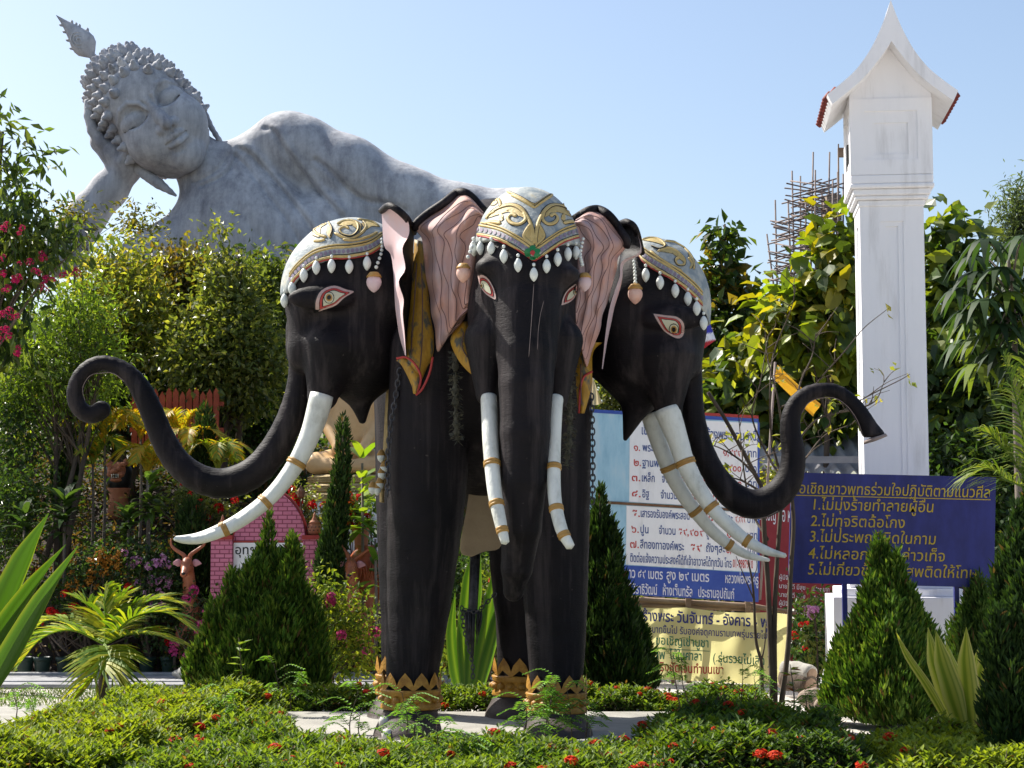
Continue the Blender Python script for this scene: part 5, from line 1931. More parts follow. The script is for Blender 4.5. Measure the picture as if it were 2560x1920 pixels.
# ================================================================ SHED ROOF, SCAFFOLD, FLAGS
def build_back():
    T = thing('shed', 'open shed with a grey corrugated roof behind the blue sign', 'shed', tuple(P(2020, 1600, 23.5) * [1, 1, 0]))
    V, F = [], []
    n = 120
    xa, xb = P(1880, 1150, 23.0)[0], P(2420, 1150, 23.0)[0]
    for i in range(n + 1):
        x = xa + (xb - xa) * i / n
        w = 0.045 * math.sin(i / n * (xb - xa) / 0.2 * 2 * math.pi)
        V.append((x, 22.6, P(0, 1180, 22.6)[2] + w - 0.02))
        V.append((x, 25.2, P(0, 1150, 22.6)[2] + w + 0.75))
    F = [(2 * i, 2 * i + 2, 2 * i + 3, 2 * i + 1) for i in range(n)]
    o = mk('roof', V, F, M['roofgrey'], T)
    sol = o.modifiers.new('solid', 'SOLIDIFY')
    sol.thickness = 0.012
    mb = MB()
    mb.box((xa, 22.66, P(0, 1163, 22.6)[2] + 0.03), (xb, 22.7, P(0, 1146, 22.6)[2] + 0.03))
    mb.build('fascia', M['roofgrey'], T, smooth=False)
    for x in (xa + 0.1, (xa + xb) / 2, xb - 0.1):
        mb = MB()
        mb.box((x - 0.05, 22.72, 0), (x + 0.05, 22.82, P(0, 1172, 22.6)[2]))
        mb.build('post', M['wood'], T, smooth=False)
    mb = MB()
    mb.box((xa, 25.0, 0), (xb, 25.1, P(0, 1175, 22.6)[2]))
    mb.build('back_wall', M['inkblack'], T, smooth=False)  # wall coloured black to stand for the shadow under the roof

    # scaffold on the hill behind
    Y = 52.0
    T = thing('scaffolding', 'tangle of thin bamboo scaffolding poles rising beside the white tower', 'scaffolding', tuple(P(2060, 800, Y)))
    mb = MB()
    rnd = random.Random(5)
    for (x0, y0, x1, y1) in ((1980, 427, 1990, 760), (2033, 380, 2024, 720), (2074, 380, 2066, 700), (1938, 500, 1946, 740), (1917, 585, 1952, 730), (2001, 440, 2002, 740), (2038, 425, 2040, 720), (2096, 370, 2095, 700), (2108, 435, 2108, 700), (1970, 500, 1985, 740), (2055, 470, 2052, 720), (2082, 450, 2080, 720), (2015, 500, 2012, 730), (2094, 430, 2100, 700)):
        dy = rnd.uniform(-1.2, 1.2)
        mb.tube([P(x0, y0, Y + dy), P(x1, y1 + 120, Y + dy)], [0.026, 0.034], 6)
    for k in range(92):
        y = 455 + k * 3.0 + rnd.uniform(-5, 5)
        xs = 1922 + max(0, (590 - y)) * 0.42 + rnd.uniform(-12, 60)
        xe = min(2112, xs + rnd.uniform(45, 130))
        sl = (xe - xs) * (rnd.uniform(0.12, 0.30) if k % 2 else rnd.uniform(-0.34, -0.16))
        d0, d1 = rnd.uniform(-1.3, 1.3), rnd.uniform(-1.3, 1.3)
        mb.tube([P(xs, y - sl * 0.5, Y + d0), P(xe, y + sl * 0.5, Y + d1)], 0.024, 5)
    for k in range(14):
        x = rnd.uniform(2040, 2100)
        y = rnd.uniform(480, 640)
        mb.tube([P(x, y, Y), P(x + rnd.uniform(-40, 40), y + rnd.uniform(30, 80), Y + 1)], 0.03, 5)
    mb.build('bamboo_poles', M['bamboo'], T)
    for (x, y, w, h) in ((2035, 605, 22, 12), (2082, 520, 14, 26)):
        mb = MB()
        a, b = P(x - w, y + h, Y + 0.4), P(x + w, y - h, Y + 0.9)
        mb.box((a[0], Y + 0.4, a[2]), (b[0], Y + 1.2, b[2]))
        mb.build('inner_core', M['rock'], T, smooth=False)
    T2 = thing('wooden_board', 'small brown board jutting out beside the tower lantern', 'board', tuple(P(2104, 380, 20)))
    mb = MB()
    mb.box(tuple(P(2096, 392, 20) + [0, 0, 0]), tuple(P(2118, 369, 20) + [0, 0.04, 0]))
    mb.tube([P(2096, 360, 20), P(2097, 470, 20)], 0.008, 6)
    mb.build('plank', M['wood'], T2, smooth=False)

    # flags
    def flag(name, label, quad, Y, mat, cols=None, pole=None, nx=14, ny=10):
        T = thing(name, label, 'flag', tuple(P(*quad[0], Y)))
        V, F, C = [], [], []
        q = [P(*p, Y) for p in quad]
        for i in range(ny + 1):
            for j in range(nx + 1):
                u, v = j / nx, i / ny
                p = (q[0] * (1 - u) + q[1] * u) * (1 - v) + (q[3] * (1 - u) + q[2] * u) * v
                V.append(p + np.array([0, 0.05 * math.sin(u * 7 + v * 3), 0]))
                if cols:
                    C.append(cols(u, v))
        F = [(i * (nx + 1) + j, i * (nx + 1) + j + 1, (i + 1) * (nx + 1) + j + 1, (i + 1) * (nx + 1) + j) for i in range(ny) for j in range(nx)]
        o = mk('cloth', V, F, mat, T, cols=np.array(C) if cols else None)
        if pole:
            mb = MB()
            mb.tube([P(*pole[0], Y), P(*pole[1], Y)], 0.015, 6)
            mb.build('pole', M['bamboo'], T)

    def thai(u, v):
        v = (v + 0.001)
        if v < 0.17 or v > 0.83:
            return (0.5, 0.03, 0.04)
        if v < 0.34 or v > 0.66:
            return (0.75, 0.75, 0.78)
        return (0.04, 0.04, 0.35)
    flag('striped_flag', 'red, white and blue striped flag peeping out behind the right elephant head', [(1762, 760), (1725, 790), (1748, 880), (1790, 850)], 21.0, M['flagcol'], lambda u, v: thai(u, u * 0.15 + v * 0.85), ((1758, 740), (1740, 1300)), 8, 36)
    flag('yellow_flag', 'yellow orange flag hanging slanted above the right trunk', [(1944, 912), (1934, 945), (2032, 1042), (2052, 1010)], 19.5, M['flagyellow'], None, ((1938, 905), (1900, 1500)))
    flag('beige_flag', 'small beige pennant left of the right elephant chin', [(1478, 940), (1482, 940), (1505, 1008), (1478, 1016)], 20.5, M['flagbeige'], None, ((1477, 930), (1477, 1500)))
    # red picket fence in the trees at the left
    T = thing('picket_fence', 'red wooden picket fence half hidden under the tall shrubs', 'fence', tuple(P(430, 1060, 23.9)))
    for k in range(13):
        x = 335 + k * 17
        mb = MB()
        b, t = P(x, 1110, 23.9), P(x, 985 + 6 * math.sin(k * 2.0), 23.9)
        w = 0.038
        mb.add([(b[0] - w, 23.9, b[2]), (b[0] + w, 23.9, b[2]), (b[0] + w, 23.9, t[2]), (b[0], 23.9, t[2] + 0.07), (b[0] - w, 23.9, t[2]), (b[0] - w, 23.93, b[2]), (b[0] + w, 23.93, b[2]), (b[0] + w, 23.93, t[2]), (b[0], 23.93, t[2] + 0.07), (b[0] - w, 23.93, t[2])],
               [(0, 1, 2, 3, 4), (9, 8, 7, 6, 5), (0, 5, 6, 1), (1, 6, 7, 2), (2, 7, 8, 3), (3, 8, 9, 4), (4, 9, 5, 0)])
        mb.build('picket', M['fencered'], T, smooth=False)
    mb = MB()
    for y in (1010, 1075):
        a, b = P(325, y, 23.96), P(560, y, 23.96)
        mb.box((a[0], 23.94, a[2] - 0.03), (b[0], 23.97, a[2] + 0.03))
    mb.build('rail', M['fencered'], T, smooth=False)


build_back()
# ================================================================ VEGETATION HELPERS
OVAL_V = np.array([(0, 0, 0), (0.45, -0.5, 0.12), (1, 0, -0.12), (0.45, 0.5, 0.12)])
OVAL_F = np.array([(0, 1, 2), (0, 2, 3)])
BIG_V = np.array([(0, 0, 0), (0.3, -0.5, 0.10), (0.3, 0, 0), (0.3, 0.5, 0.10), (0.7, -0.42, 0.05), (0.7, 0, -0.06), (0.7, 0.42, 0.05), (1, 0, -0.2)])
BIG_F = np.array([(0, 1, 2), (0, 2, 3), (1, 4, 5), (1, 5, 2), (2, 5, 6), (2, 6, 3), (4, 7, 5), (5, 7, 6)])
SPRAY_V = np.array([(0, -0.14, 0), (0.4, -0.5, 0.05), (0.72, -0.3, 0), (1, 0, 0), (0.72, 0.3, 0), (0.4, 0.5, 0.05), (0, 0.14, 0)])
SPRAY_F = np.array([(0, 1, 5), (0, 5, 6), (1, 2, 4), (1, 4, 5), (2, 3, 4)])


def unit(a):
    return a / (np.linalg.norm(a, axis=-1, keepdims=True) + 1e-9)


def leaves_geo(pos, d, nrm, L, W, col, tv, tf):
    n = len(pos)
    d = unit(d)
    s = unit(np.cross(nrm, d))
    h = np.cross(d, s)
    L = np.broadcast_to(np.asarray(L, float), (n,))[:, None, None]
    W = np.broadcast_to(np.asarray(W, float), (n,))[:, None, None]
    V = pos[:, None, :] + d[:, None, :] * (tv[None, :, 0:1] * L) + s[:, None, :] * (tv[None, :, 1:2] * W) + h[:, None, :] * (tv[None, :, 2:3] * (W + 0.25 * L))
    F = tf[None] + (np.arange(n) * len(tv))[:, None, None]
    C = np.repeat(col, len(tv), axis=0)
    return V.reshape(-1, 3), F.reshape(-1, 3), C


def pick(pal, n, rng, idx=None, jit=0.25):
    pal = np.array(pal)
    if idx is None:
        idx = rng.integers(0, len(pal), n)
    c = pal[idx] * (1 + rng.uniform(-jit, jit, (n, 1)))
    return c


def crown_leaves(els, nclus, per, spread, L, W, pal, rng, shell=0.35, droop=0.2, tv=OVAL_V, tf=OVAL_F, up=0.7, palc=True):
    """leaf clumps spread through the volume of several ellipsoids (centre, radii)"""
    vol = np.array([np.prod(e[1]) ** 0.8 for e in els])
    vol /= vol.sum()
    P_, D_, N_, C_, cen = [], [], [], [], []
    for e, w in zip(els, vol):
        k = max(3, int(nclus * w))
        c, r = np.array(e[0]), np.array(e[1])
        q = unit(rng.normal(size=(k, 3)))
        q = q * (shell + (1 - shell) * rng.random((k, 1)) ** 0.7) * rng.uniform(0.85, 1.12, (k, 1))
        cc = c + q * r
        cen.append(cc)
        pos = cc[:, None, :] + rng.normal(size=(k, per, 3)) * spread
        out = unit(q * r / r.mean())[:, None, :] + 0.0
        d = out * 0.6 + rng.normal(size=(k, per, 3)) * 0.6 + np.array([0, 0, -droop])
        n = rng.normal(size=(k, per, 3)) * 0.5 + np.array([0, 0, up]) + out * 0.35
        base = rng.integers(0, len(pal), k)
        idx = np.where(rng.random((k, per)) < (0.7 if palc else 0), base[:, None], rng.integers(0, len(pal), (k, per)))
        P_.append(pos.reshape(-1, 3))
        D_.append(d.reshape(-1, 3))
        N_.append(n.reshape(-1, 3))
        C_.append(pick(pal, k * per, rng, idx.ravel()))
    pos = np.concatenate(P_)
    n = len(pos)
    V, F, C = leaves_geo(pos, np.concatenate(D_), np.concatenate(N_), *(lambda k: (L * k, W * k * rng.uniform(0.8, 1.2, n)))(rng.uniform(0.4, 1.3, n) if len(tv) > 4 else rng.uniform(0.6, 1.25, n)), np.concatenate(C_), tv, tf)
    return V, F, C, np.concatenate(cen)


def limbs(base, top, centres, r0, rng, nlimb=14, lean=0.1, trunks=1):
    mb = MB()
    base, top = np.array(base, float), np.array(top, float)
    H = top[2] - base[2]
    for t in range(trunks):
        b = base + (np.array([rng.uniform(-0.25, 0.25), rng.uniform(-0.2, 0.2), 0]) if trunks > 1 else 0)
        tt = top + (np.array([rng.uniform(-0.4, 0.4), rng.uniform(-0.3, 0.3), rng.uniform(-0.5, -0.1)]) if trunks > 1 else 0)
        m = (b + tt) / 2 + np.array([rng.uniform(-lean, lean), rng.uniform(-lean, lean), 0])
        path = catmull([b, m, tt], 8)
        mb.tube(path, np.linspace(r0, r0 * 0.25, len(path)), 8)
        sel = rng.choice(len(centres), min(nlimb, len(centres)), replace=False)
        for c in centres[sel]:
            f = np.clip((c[2] - b[2]) / max(H, 0.1) * 0.75, 0.12, 0.95)
            s = path[int(f * (len(path) - 1))]
            mid = (s + c) / 2 + np.array([0, 0, 0.08 * np.linalg.norm(c - s)])
            q = catmull([s, mid, c], 4)
            rr = r0 * (1 - f * 0.75) * 0.45
            mb.tube(q, np.linspace(rr, max(0.004, rr * 0.2), len(q)), 5)
    return mb


def E_(cx, cy, rx, ry, Y, rz=None):
    """ellipsoid from photo pixels at depth Y; rz = half depth in metres"""
    return (P(cx, cy, Y), (S(rx, Y), S((rx + ry) / 2, Y) * 0.8 if rz is None else rz, S(ry, Y)))


def tree(name, label, cat, els, nclus, per, spread, L, W, pal, seed, trunk_px=None, r0=0.06, bark='bark', group=None, mat='leaf', trunks=1, nlimb=14, shell=0.35, droop=0.2, tv=OVAL_V, tf=OVAL_F, base=None, up=0.7):
    rng = np.random.default_rng(seed)
    c0 = els[0][0]
    if base is None:
        bx = c0[0] if trunk_px is None else P(trunk_px, 1000, c0[1])[0]
        base = np.array([bx, c0[1], float(terrain(bx, c0[1]))])
    top = max((e[0] + np.array([0, 0, e[1][2] * 0.3]) for e in els), key=lambda p: p[2])
    T = thing(name, label, cat, tuple(base), group)
    V, F, C, cen = crown_leaves(els, nclus, per, spread, L, W, pal, rng, shell, droop, tv, tf, up)
    keep = V.reshape(-1, len(tv), 3)[:, 0, 2] > terrain(V.reshape(-1, len(tv), 3)[:, 0, 0], V.reshape(-1, len(tv), 3)[:, 0, 1]) + 0.02
    F = F.reshape(-1, len(tf), 3)[keep].reshape(-1, 3)
    fast_mesh('crown', V, F, M[mat], T, smooth=False, cols=C)
    limbs(base, top, cen, r0, rng, nlimb, trunks=trunks).build('trunk', M[bark], T)
    return T


def blades(mb_list, pos, d, nrm, L, W, col, seg=3, droop=0.5, V0=None):
    """narrow drooping leaflets; returns arrays"""
    n = len(pos)
    d = unit(d)
    s = unit(np.cross(nrm, d))
    ts = np.linspace(0, 1, seg + 1)
    wid = np.interp(ts, [0, 0.25, 0.6, 1], [0.55, 1, 0.8, 0.02])
    L = np.broadcast_to(np.asarray(L, float), (n,))
    W = np.broadcast_to(np.asarray(W, float), (n,))
    V = np.zeros((n, seg + 1, 2, 3))
    for k, t in enumerate(ts):
        p = pos + d * (L * t)[:, None] + np.array([0, 0, -1.0]) * (L * droop * t * t)[:, None]
        V[:, k, 0] = p - s * (W * wid[k] * 0.5)[:, None]
        V[:, k, 1] = p + s * (W * wid[k] * 0.5)[:, None]
    m = 2 * (seg + 1)
    f = np.array([(2 * k, 2 * k + 1, 2 * k + 3, 2 * k + 2) for k in range(seg)])
    F = (f[None] + (np.arange(n) * m)[:, None, None]).reshape(-1, 4)
    C = np.repeat(col, m, axis=0)
    return V.reshape(-1, 3), F, C


def frond_arrays(path, n, Lm, W, pal, rng, vee=0.5, droop=0.45, both=True):
    """leaflets along a curved midrib"""
    pp = catmull(path, 10)
    seg = np.concatenate([[0], np.cumsum(np.linalg.norm(np.diff(pp, axis=0), axis=1))])
    t = np.linspace(0.12, 0.99, n)
    c = np.stack([np.interp(t * seg[-1], seg, pp[:, k]) for k in range(3)], 1)
    tg = unit(np.stack([np.interp(np.minimum(t + 0.03, 1) * seg[-1], seg, pp[:, k]) for k in range(3)], 1) - np.stack([np.interp(np.maximum(t - 0.03, 0) * seg[-1], seg, pp[:, k]) for k in range(3)], 1))
    up = np.array([0, 0, 1.0]) - tg * tg[:, 2:3]
    up = unit(up + 1e-4)
    sd = np.cross(tg, up)
    prof = np.interp(t, [0, 0.2, 0.5, 0.8, 1], [0.55, 0.95, 1, 0.75, 0.35])
    out = []
    for g in (-1, 1):
        d = sd * g * 0.8 + tg * (0.55 + 0.5 * t[:, None]) + up * vee
        d += rng.normal(size=d.shape) * 0.07
        col = pick(pal, n, rng, jit=0.2)
        out.append(blades(None, c, d, up - sd * g * 0.5, Lm * prof * rng.uniform(0.85, 1.1, n), W, col, 3, droop))
    return out, pp


def merge(parts):
    V, F, C, b = [], [], [], 0
    for v, f, c in parts:
        V.append(v)
        F.append(f + b)
        C.append(c)
        b += len(v)
    return np.concatenate(V), np.concatenate(F), np.concatenate(C)


def palm(name, label, cat, base, crown, fronds, n, Lm, W, pal, seed, group=None, stem_r=0.03, vee=0.4, droop=0.45, stemmat='bark_grey'):
    """fronds: list of lists of points; every frond is a part of its own"""
    rng = np.random.default_rng(seed)
    T = thing(name, label, cat, tuple(base), group)
    for path in fronds:
        arr, pp = frond_arrays([crown] + list(path), n, Lm, W, pal, rng, vee, droop)
        mbs = MB()
        v, f = tube_geo(pp, np.linspace(0.014, 0.003, len(pp)), 5)
        f4 = np.array([q for q in f if len(q) == 4])
        col = np.repeat(pick(pal[:1], 1, rng), len(v), axis=0) * 1.2
        V, F, C = merge(arr + [(v, f4, col)])
        fast_mesh('frond', V, F, M['blade'], T, smooth=False, cols=C)
    mb = MB()
    b, c = np.array(base, float), np.array(crown, float)
    mb.tube(catmull([b - [0, 0, 0.1], (b + c) / 2 + [0.02, 0, 0], c], 4), np.linspace(stem_r * 1.2, stem_r * 0.7, 9), 8)
    mb.build('trunk', M[stemmat], T)
    return T


def strap(path, wid, side, cols, ncross=6, vdepth=0.25):
    """one long strap leaf: path (k,3), wid (k,), side vector; cols = colour across the width"""
    pp = catmull(path, 6)
    w = np.interp(np.linspace(0, 1, len(pp)), np.linspace(0, 1, len(wid)), wid)
    T = unit(np.gradient(pp, axis=0))
    sd = unit(np.array(side) - T * (T @ np.array(side))[:, None])
    nn = np.cross(T, sd)
    V, C = [], []
    for i in range(len(pp)):
        for j in range(ncross + 1):
            a = j / ncross * 2 - 1
            V.append(pp[i] + sd[i] * a * w[i] * 0.5 + nn[i] * (abs(a) ** 1.5) * w[i] * vdepth)
            C.append(cols(a, i / len(pp)))
    m = ncross + 1
    F = [(i * m + j, i * m + j + 1, (i + 1) * m + j + 1, (i + 1) * m + j) for i in range(len(pp) - 1) for j in range(ncross)]
    return np.array(V), np.array(F), np.array(C)


def conifer(name, label, cat, flames, seed, pal, base, L=0.11, W=0.045, dens=900, mat='needle', group=None, col=False, lumpy=1.0):
    """upright scale-leaf conifer made of several flame-shaped leaders: (cx, tip y, base y, half width px, Y)"""
    rng = np.random.default_rng(seed)
    T = thing(name, label, cat, tuple(base), group)
    parts = []
    if not col:
        extra = []
        for (cx, ty, by, hw, Y) in flames:
            for _ in range(12):
                f = rng.uniform(0.12, 0.85)
                y0 = ty + f * (by - ty)
                wd = hw * np.interp(f, [0, 0.35, 0.8, 1], [0.25, 0.7, 1, 0.9])
                a = rng.uniform(0, 2 * np.pi)
                hh = rng.uniform(70, 150)
                extra.append((cx + math.cos(a) * wd * rng.uniform(0.85, 1.12), y0 - hh * 0.4, min(by, y0 + hh * 0.6), rng.uniform(13, 26), Y + math.sin(a) * S(wd, Y) * 0.92))
        flames = list(flames) + extra
    for (cx, ty, by, hw, Y) in flames:
        tip, bot = P(cx, ty, Y), P(cx, by, Y)
        H = tip[2] - bot[2]
        R = S(hw, Y)
        n = int(dens * H * R * 22)
        t = 1 - rng.random(n) ** 0.62
        a = rng.uniform(0, 2 * np.pi, n)
        lump = 1 + (0.22 * np.sin(a * 4 + cx + 3 * np.sin(t * 5)) + 0.16 * np.sin(a * 9 - t * 13) + 0.10 * np.sin(a * 17 + t * 41)) * lumpy
        prof = np.interp(t, [0, 0.12, 0.35, 0.65, 0.88, 1], [0.72, 0.95, 1, 0.70, 0.30, 0.02]) if not col else np.interp(t, [0, 0.2, 0.5, 0.8, 0.93, 1], [0.7, 0.95, 1, 0.8, 0.5, 0.05])
        rr = R * prof * lump * (0.55 + 0.45 * rng.random(n) ** 0.35)
        pos = np.stack([tip[0] + np.cos(a) * rr, Y + np.sin(a) * rr, bot[2] + t * H * 0.97], 1)
        out = np.stack([np.cos(a), np.sin(a), np.zeros(n)], 1)
        d = out * rng.uniform(0.15, 0.7, (n, 1)) + np.array([0, 0, 1.0]) + rng.normal(size=(n, 3)) * 0.22
        tang = np.stack([-np.sin(a), np.cos(a), np.zeros(n)], 1)
        nrm = tang * rng.normal(size=(n, 1)) + out * rng.normal(size=(n, 1)) * 0.8
        outer = np.clip((rr / (R * prof * lump + 1e-6) - 0.55) / 0.45, 0, 1)
        c = pick(pal, n, rng, jit=0.3)
        br = rng.random(n) < (0.02 + 0.10 * (np.sin(a * 3 + t * 8 + cx * 0.1) > 0.93))
        c[br] = np.array([0.12, 0.075, 0.03])
        parts.append(leaves_geo(pos, d, nrm, L * rng.uniform(0.6, 1.3, n), W * rng.uniform(0.7, 1.3, n), c, SPRAY_V, SPRAY_F))
    V, F, C = merge(parts)
    V[:, 2] = np.maximum(V[:, 2], 0.01)
    fast_mesh('foliage', V, F, M[mat], T, smooth=False, cols=C)
    mb = MB()
    top = P(flames[0][0], flames[0][1] + 30, flames[0][4])
    mb.tube([np.array(base, float), (np.array(base) * 0.4 + top * 0.6), top], [0.05, 0.03, 0.008], 7)
    mb.build('trunk', M['bark'], T)
    return T


def flower_mesh(seed, n, R, pw, pal, dome=0.6):
    """one cluster of small petals"""
    rng = np.random.default_rng(seed)
    q = unit(rng.normal(size=(n, 3)) + np.array([0, -0.2, dome]))
    pos = q * R * rng.uniform(0.6, 1.0, (n, 1))
    P_, D_, N_ = [], [], []
    for k in range(4):
        a = rng.uniform(0, 6.28, n)
        t = unit(np.cross(q, rng.normal(size=(n, 3))))
        P_.append(pos)
        D_.append(t)
        N_.append(q)
    m = 4 * n
    V, F, C = leaves_geo(np.concatenate(P_), np.concatenate(D_), np.concatenate(N_), pw * rng.uniform(0.7, 1.2, m), pw * 0.7, pick(pal, m, rng, jit=0.3), OVAL_V, OVAL_F)
    return V, F, C


_fl = {}


def flowers(parent, pts, kind, name='flower_cluster'):
    """pts: (position, scale); mesh data shared between clusters"""
    spec = {'ixora': (40, 0.055, 0.03, [(0.62, 0.05, 0.015), (0.7, 0.09, 0.02), (0.5, 0.03, 0.01)]),
            'magenta': (26, 0.10, 0.035, [(0.40, 0.008, 0.09), (0.48, 0.015, 0.12), (0.30, 0.006, 0.05)]),
            'red': (14, 0.06, 0.04, [(0.6, 0.012, 0.015), (0.5, 0.01, 0.01), (0.65, 0.03, 0.02)]),
            'pink': (10, 0.06, 0.04, [(0.6, 0.3, 0.5), (0.65, 0.42, 0.55), (0.5, 0.2, 0.45)]),
            'hotpink': (16, 0.06, 0.045, [(0.6, 0.06, 0.25), (0.65, 0.1, 0.3)]),
            'orange': (12, 0.08, 0.035, [(0.42, 0.19, 0.02), (0.5, 0.26, 0.05), (0.36, 0.14, 0.015)])}[kind]
    key = (kind,)
    off = np.zeros(3)
    p = parent
    while p is not None:
        off += np.array(p.location)
        p = p.parent
    for i, (pos, sc) in enumerate(pts):
        k = (kind, i % 3)
        if k not in _fl:
            V, F, C = flower_mesh(100 + i % 3, spec[0], spec[1], spec[2], spec[3])
            o = fast_mesh(name, V, F, M['petal'], None, smooth=False, cols=C)
            _fl[k] = o.data
            bpy.data.objects.remove(o)
        o = bpy.data.objects.new(name, _fl[k])
        o.location = np.array(pos) - off
        o.scale = (sc, sc, sc * (0.65 if kind == 'ixora' else 1))
        o.rotation_euler = (0, 0, i * 1.3)
        link(o, parent)


def hedge(name, label, regions, seed, pal, dens=900, L=0.04, W=0.02, mat='leaf_soft', zfun=None):
    """clipped low hedge: leafy sprigs over the top and sides of ground rectangles (polygon pts, height)"""
    rng = np.random.default_rng(seed)
    parts = []
    cx = np.mean([np.mean([p[0] for p in r[0]]) for r in regions])
    cy = np.mean([np.mean([p[1] for p in r[0]]) for r in regions])
    T = thing(name, label, 'hedge', (cx, cy, 0))
    tops = []
    stems = MB()
    for poly, h in regions:
        poly = np.array(poly, float)
        lo, hi = poly.min(0), poly.max(0)
        area = (hi - lo).prod()
        n = int(dens * area)
        q = lo + rng.random((n, 2)) * (hi - lo)
        ins = np.zeros(n, bool)
        j = len(poly) - 1
        for i in range(len(poly)):
            a, b = poly[i], poly[j]
            c = ((a[1] > q[:, 1]) != (b[1] > q[:, 1])) & (q[:, 0] < (b[0] - a[0]) * (q[:, 1] - a[1]) / (b[1] - a[1] + 1e-12) + a[0])
            ins ^= c
            j = i
        q = q[ins]
        # distance to the outline: round the shoulders
        dm = np.full(len(q), 9.0)
        for i in range(len(poly)):
            a, b = poly[i - 1], poly[i]
            v = b - a
            t = np.clip(((q - a) @ v) / (v @ v), 0, 1)
            dm = np.minimum(dm, np.linalg.norm(q - a - t[:, None] * v, axis=1))
        bump = 0.035 * np.sin(q[:, 0] * 5.1 + q[:, 1] * 3.3) + 0.03 * np.sin(q[:, 0] * 9.7 - q[:, 1] * 7.1) + 0.02 * np.sin(q[:, 0] * 23 + q[:, 1] * 19)
        top = h * (0.55 + 0.45 * ss(0, 0.22, dm)) + bump
        depth = rng.exponential(0.05, len(q))
        edge = dm < 0.14
        depth = np.where(edge, rng.random(len(q)) * top, depth)
        depth = np.minimum(depth, top - 0.02)
        z = top - depth
        m = 7
        k = len(q)
        sprig = np.stack([q[:, 0], q[:, 1], z], 1)
        up = unit(rng.normal(size=(k, 3)) * 0.35 + np.array([0, 0, 1.0]))
        t = np.linspace(0, 1, m)
        pos = sprig[:, None, :] + up[:, None, :] * (t[None, :, None] * 0.07) + rng.normal(size=(k, m, 3)) * 0.012
        a = rng.uniform(0, 6.28, (k, 1)) + np.arange(m)[None] * 2.4
        d = np.stack([np.cos(a), np.sin(a), 0.35 + 0.7 * t[None] * np.ones_like(a)], -1)
        nr = np.stack([-np.cos(a) * 0.5, -np.sin(a) * 0.5, np.ones_like(a)], -1) + rng.normal(size=(k, m, 3)) * 0.3
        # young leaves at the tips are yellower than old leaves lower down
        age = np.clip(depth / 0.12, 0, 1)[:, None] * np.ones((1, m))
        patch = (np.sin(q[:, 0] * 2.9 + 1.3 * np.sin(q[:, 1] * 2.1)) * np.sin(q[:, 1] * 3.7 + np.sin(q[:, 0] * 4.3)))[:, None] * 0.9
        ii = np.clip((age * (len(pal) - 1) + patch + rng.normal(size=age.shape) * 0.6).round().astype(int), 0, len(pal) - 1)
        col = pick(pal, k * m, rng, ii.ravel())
        dead = rng.random(k * m) < 0.025
        col[dead] = np.array([0.16, 0.09, 0.035]) * rng.uniform(0.5, 1.3, (dead.sum(), 1))
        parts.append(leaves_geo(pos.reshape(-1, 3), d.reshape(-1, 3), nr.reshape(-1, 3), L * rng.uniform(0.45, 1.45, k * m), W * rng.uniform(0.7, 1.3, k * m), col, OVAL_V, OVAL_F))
        tops.append((q, top))
        for i in rng.choice(k, min(k, int(area * 40)), replace=False):
            stems.tube([(q[i, 0], q[i, 1], 0), (q[i, 0] + rng.normal() * 0.03, q[i, 1] + rng.normal() * 0.03, top[i] * rng.uniform(0.85, 1.0) + (0.1 if rng.random() < 0.12 else 0))], [0.006, 0.003], 4, cap=False)
    V, F, C = merge(parts)
    sv = np.array(stems.v)
    sf = np.array([t for q in stems.f for t in ((q[0], q[1], q[2]), (q[0], q[2], q[3]))]) + len(V)
    fm = np.concatenate([np.zeros(len(F), int), np.ones(len(sf), int)])
    fast_mesh('foliage', np.vstack([V, sv]), np.vstack([F, sf]), [M[mat], M['bark']], T, smooth=False, fmat=fm, cols=np.vstack([C, np.full((len(sv), 3), 0.05)]))
    return T, tops


def sprig(base, h, n, rng, Ll=0.16, pal=None, mb=None):
    """feathery weed: stem with pinnate leaves; returns arrays + stem mesh"""
    parts = []
    b = np.array(base, float)
    top = b + np.array([rng.uniform(-0.1, 0.1), rng.uniform(-0.05, 0.05), h])
    path = catmull([b, (b + top) / 2 + [rng.uniform(-0.04, 0.04), 0, 0], top], 6)
    mb.tube(path, np.linspace(0.006, 0.002, len(path)), 5)
    for k in range(n):
        t = 0.35 + 0.65 * k / max(1, n - 1)
        c = path[int(t * (len(path) - 1))]
        a = rng.uniform(0, 6.28)
        dr = np.array([math.cos(a), math.sin(a) * 0.7, 0.25])
        e = c + dr * Ll
        mid = (c + e) / 2 + np.array([0, 0, 0.035])
        m = 11
        rach = catmull([c, mid, e - np.array([0, 0, 0.03])], m // 2)
        mb.tube(rach, 0.002, 4)
        rp = rach[1:]
        tg = unit(np.gradient(rp, axis=0))
        for g in (-1, 1):
            sd = np.cross(tg, [0, 0, 1.0]) * g + tg * 0.3
            parts.append(leaves_geo(rp, sd, np.tile([0, 0, 1.0], (len(rp), 1)), 0.052, 0.022, pick(pal, len(rp), rng), OVAL_V, OVAL_F))
    return parts
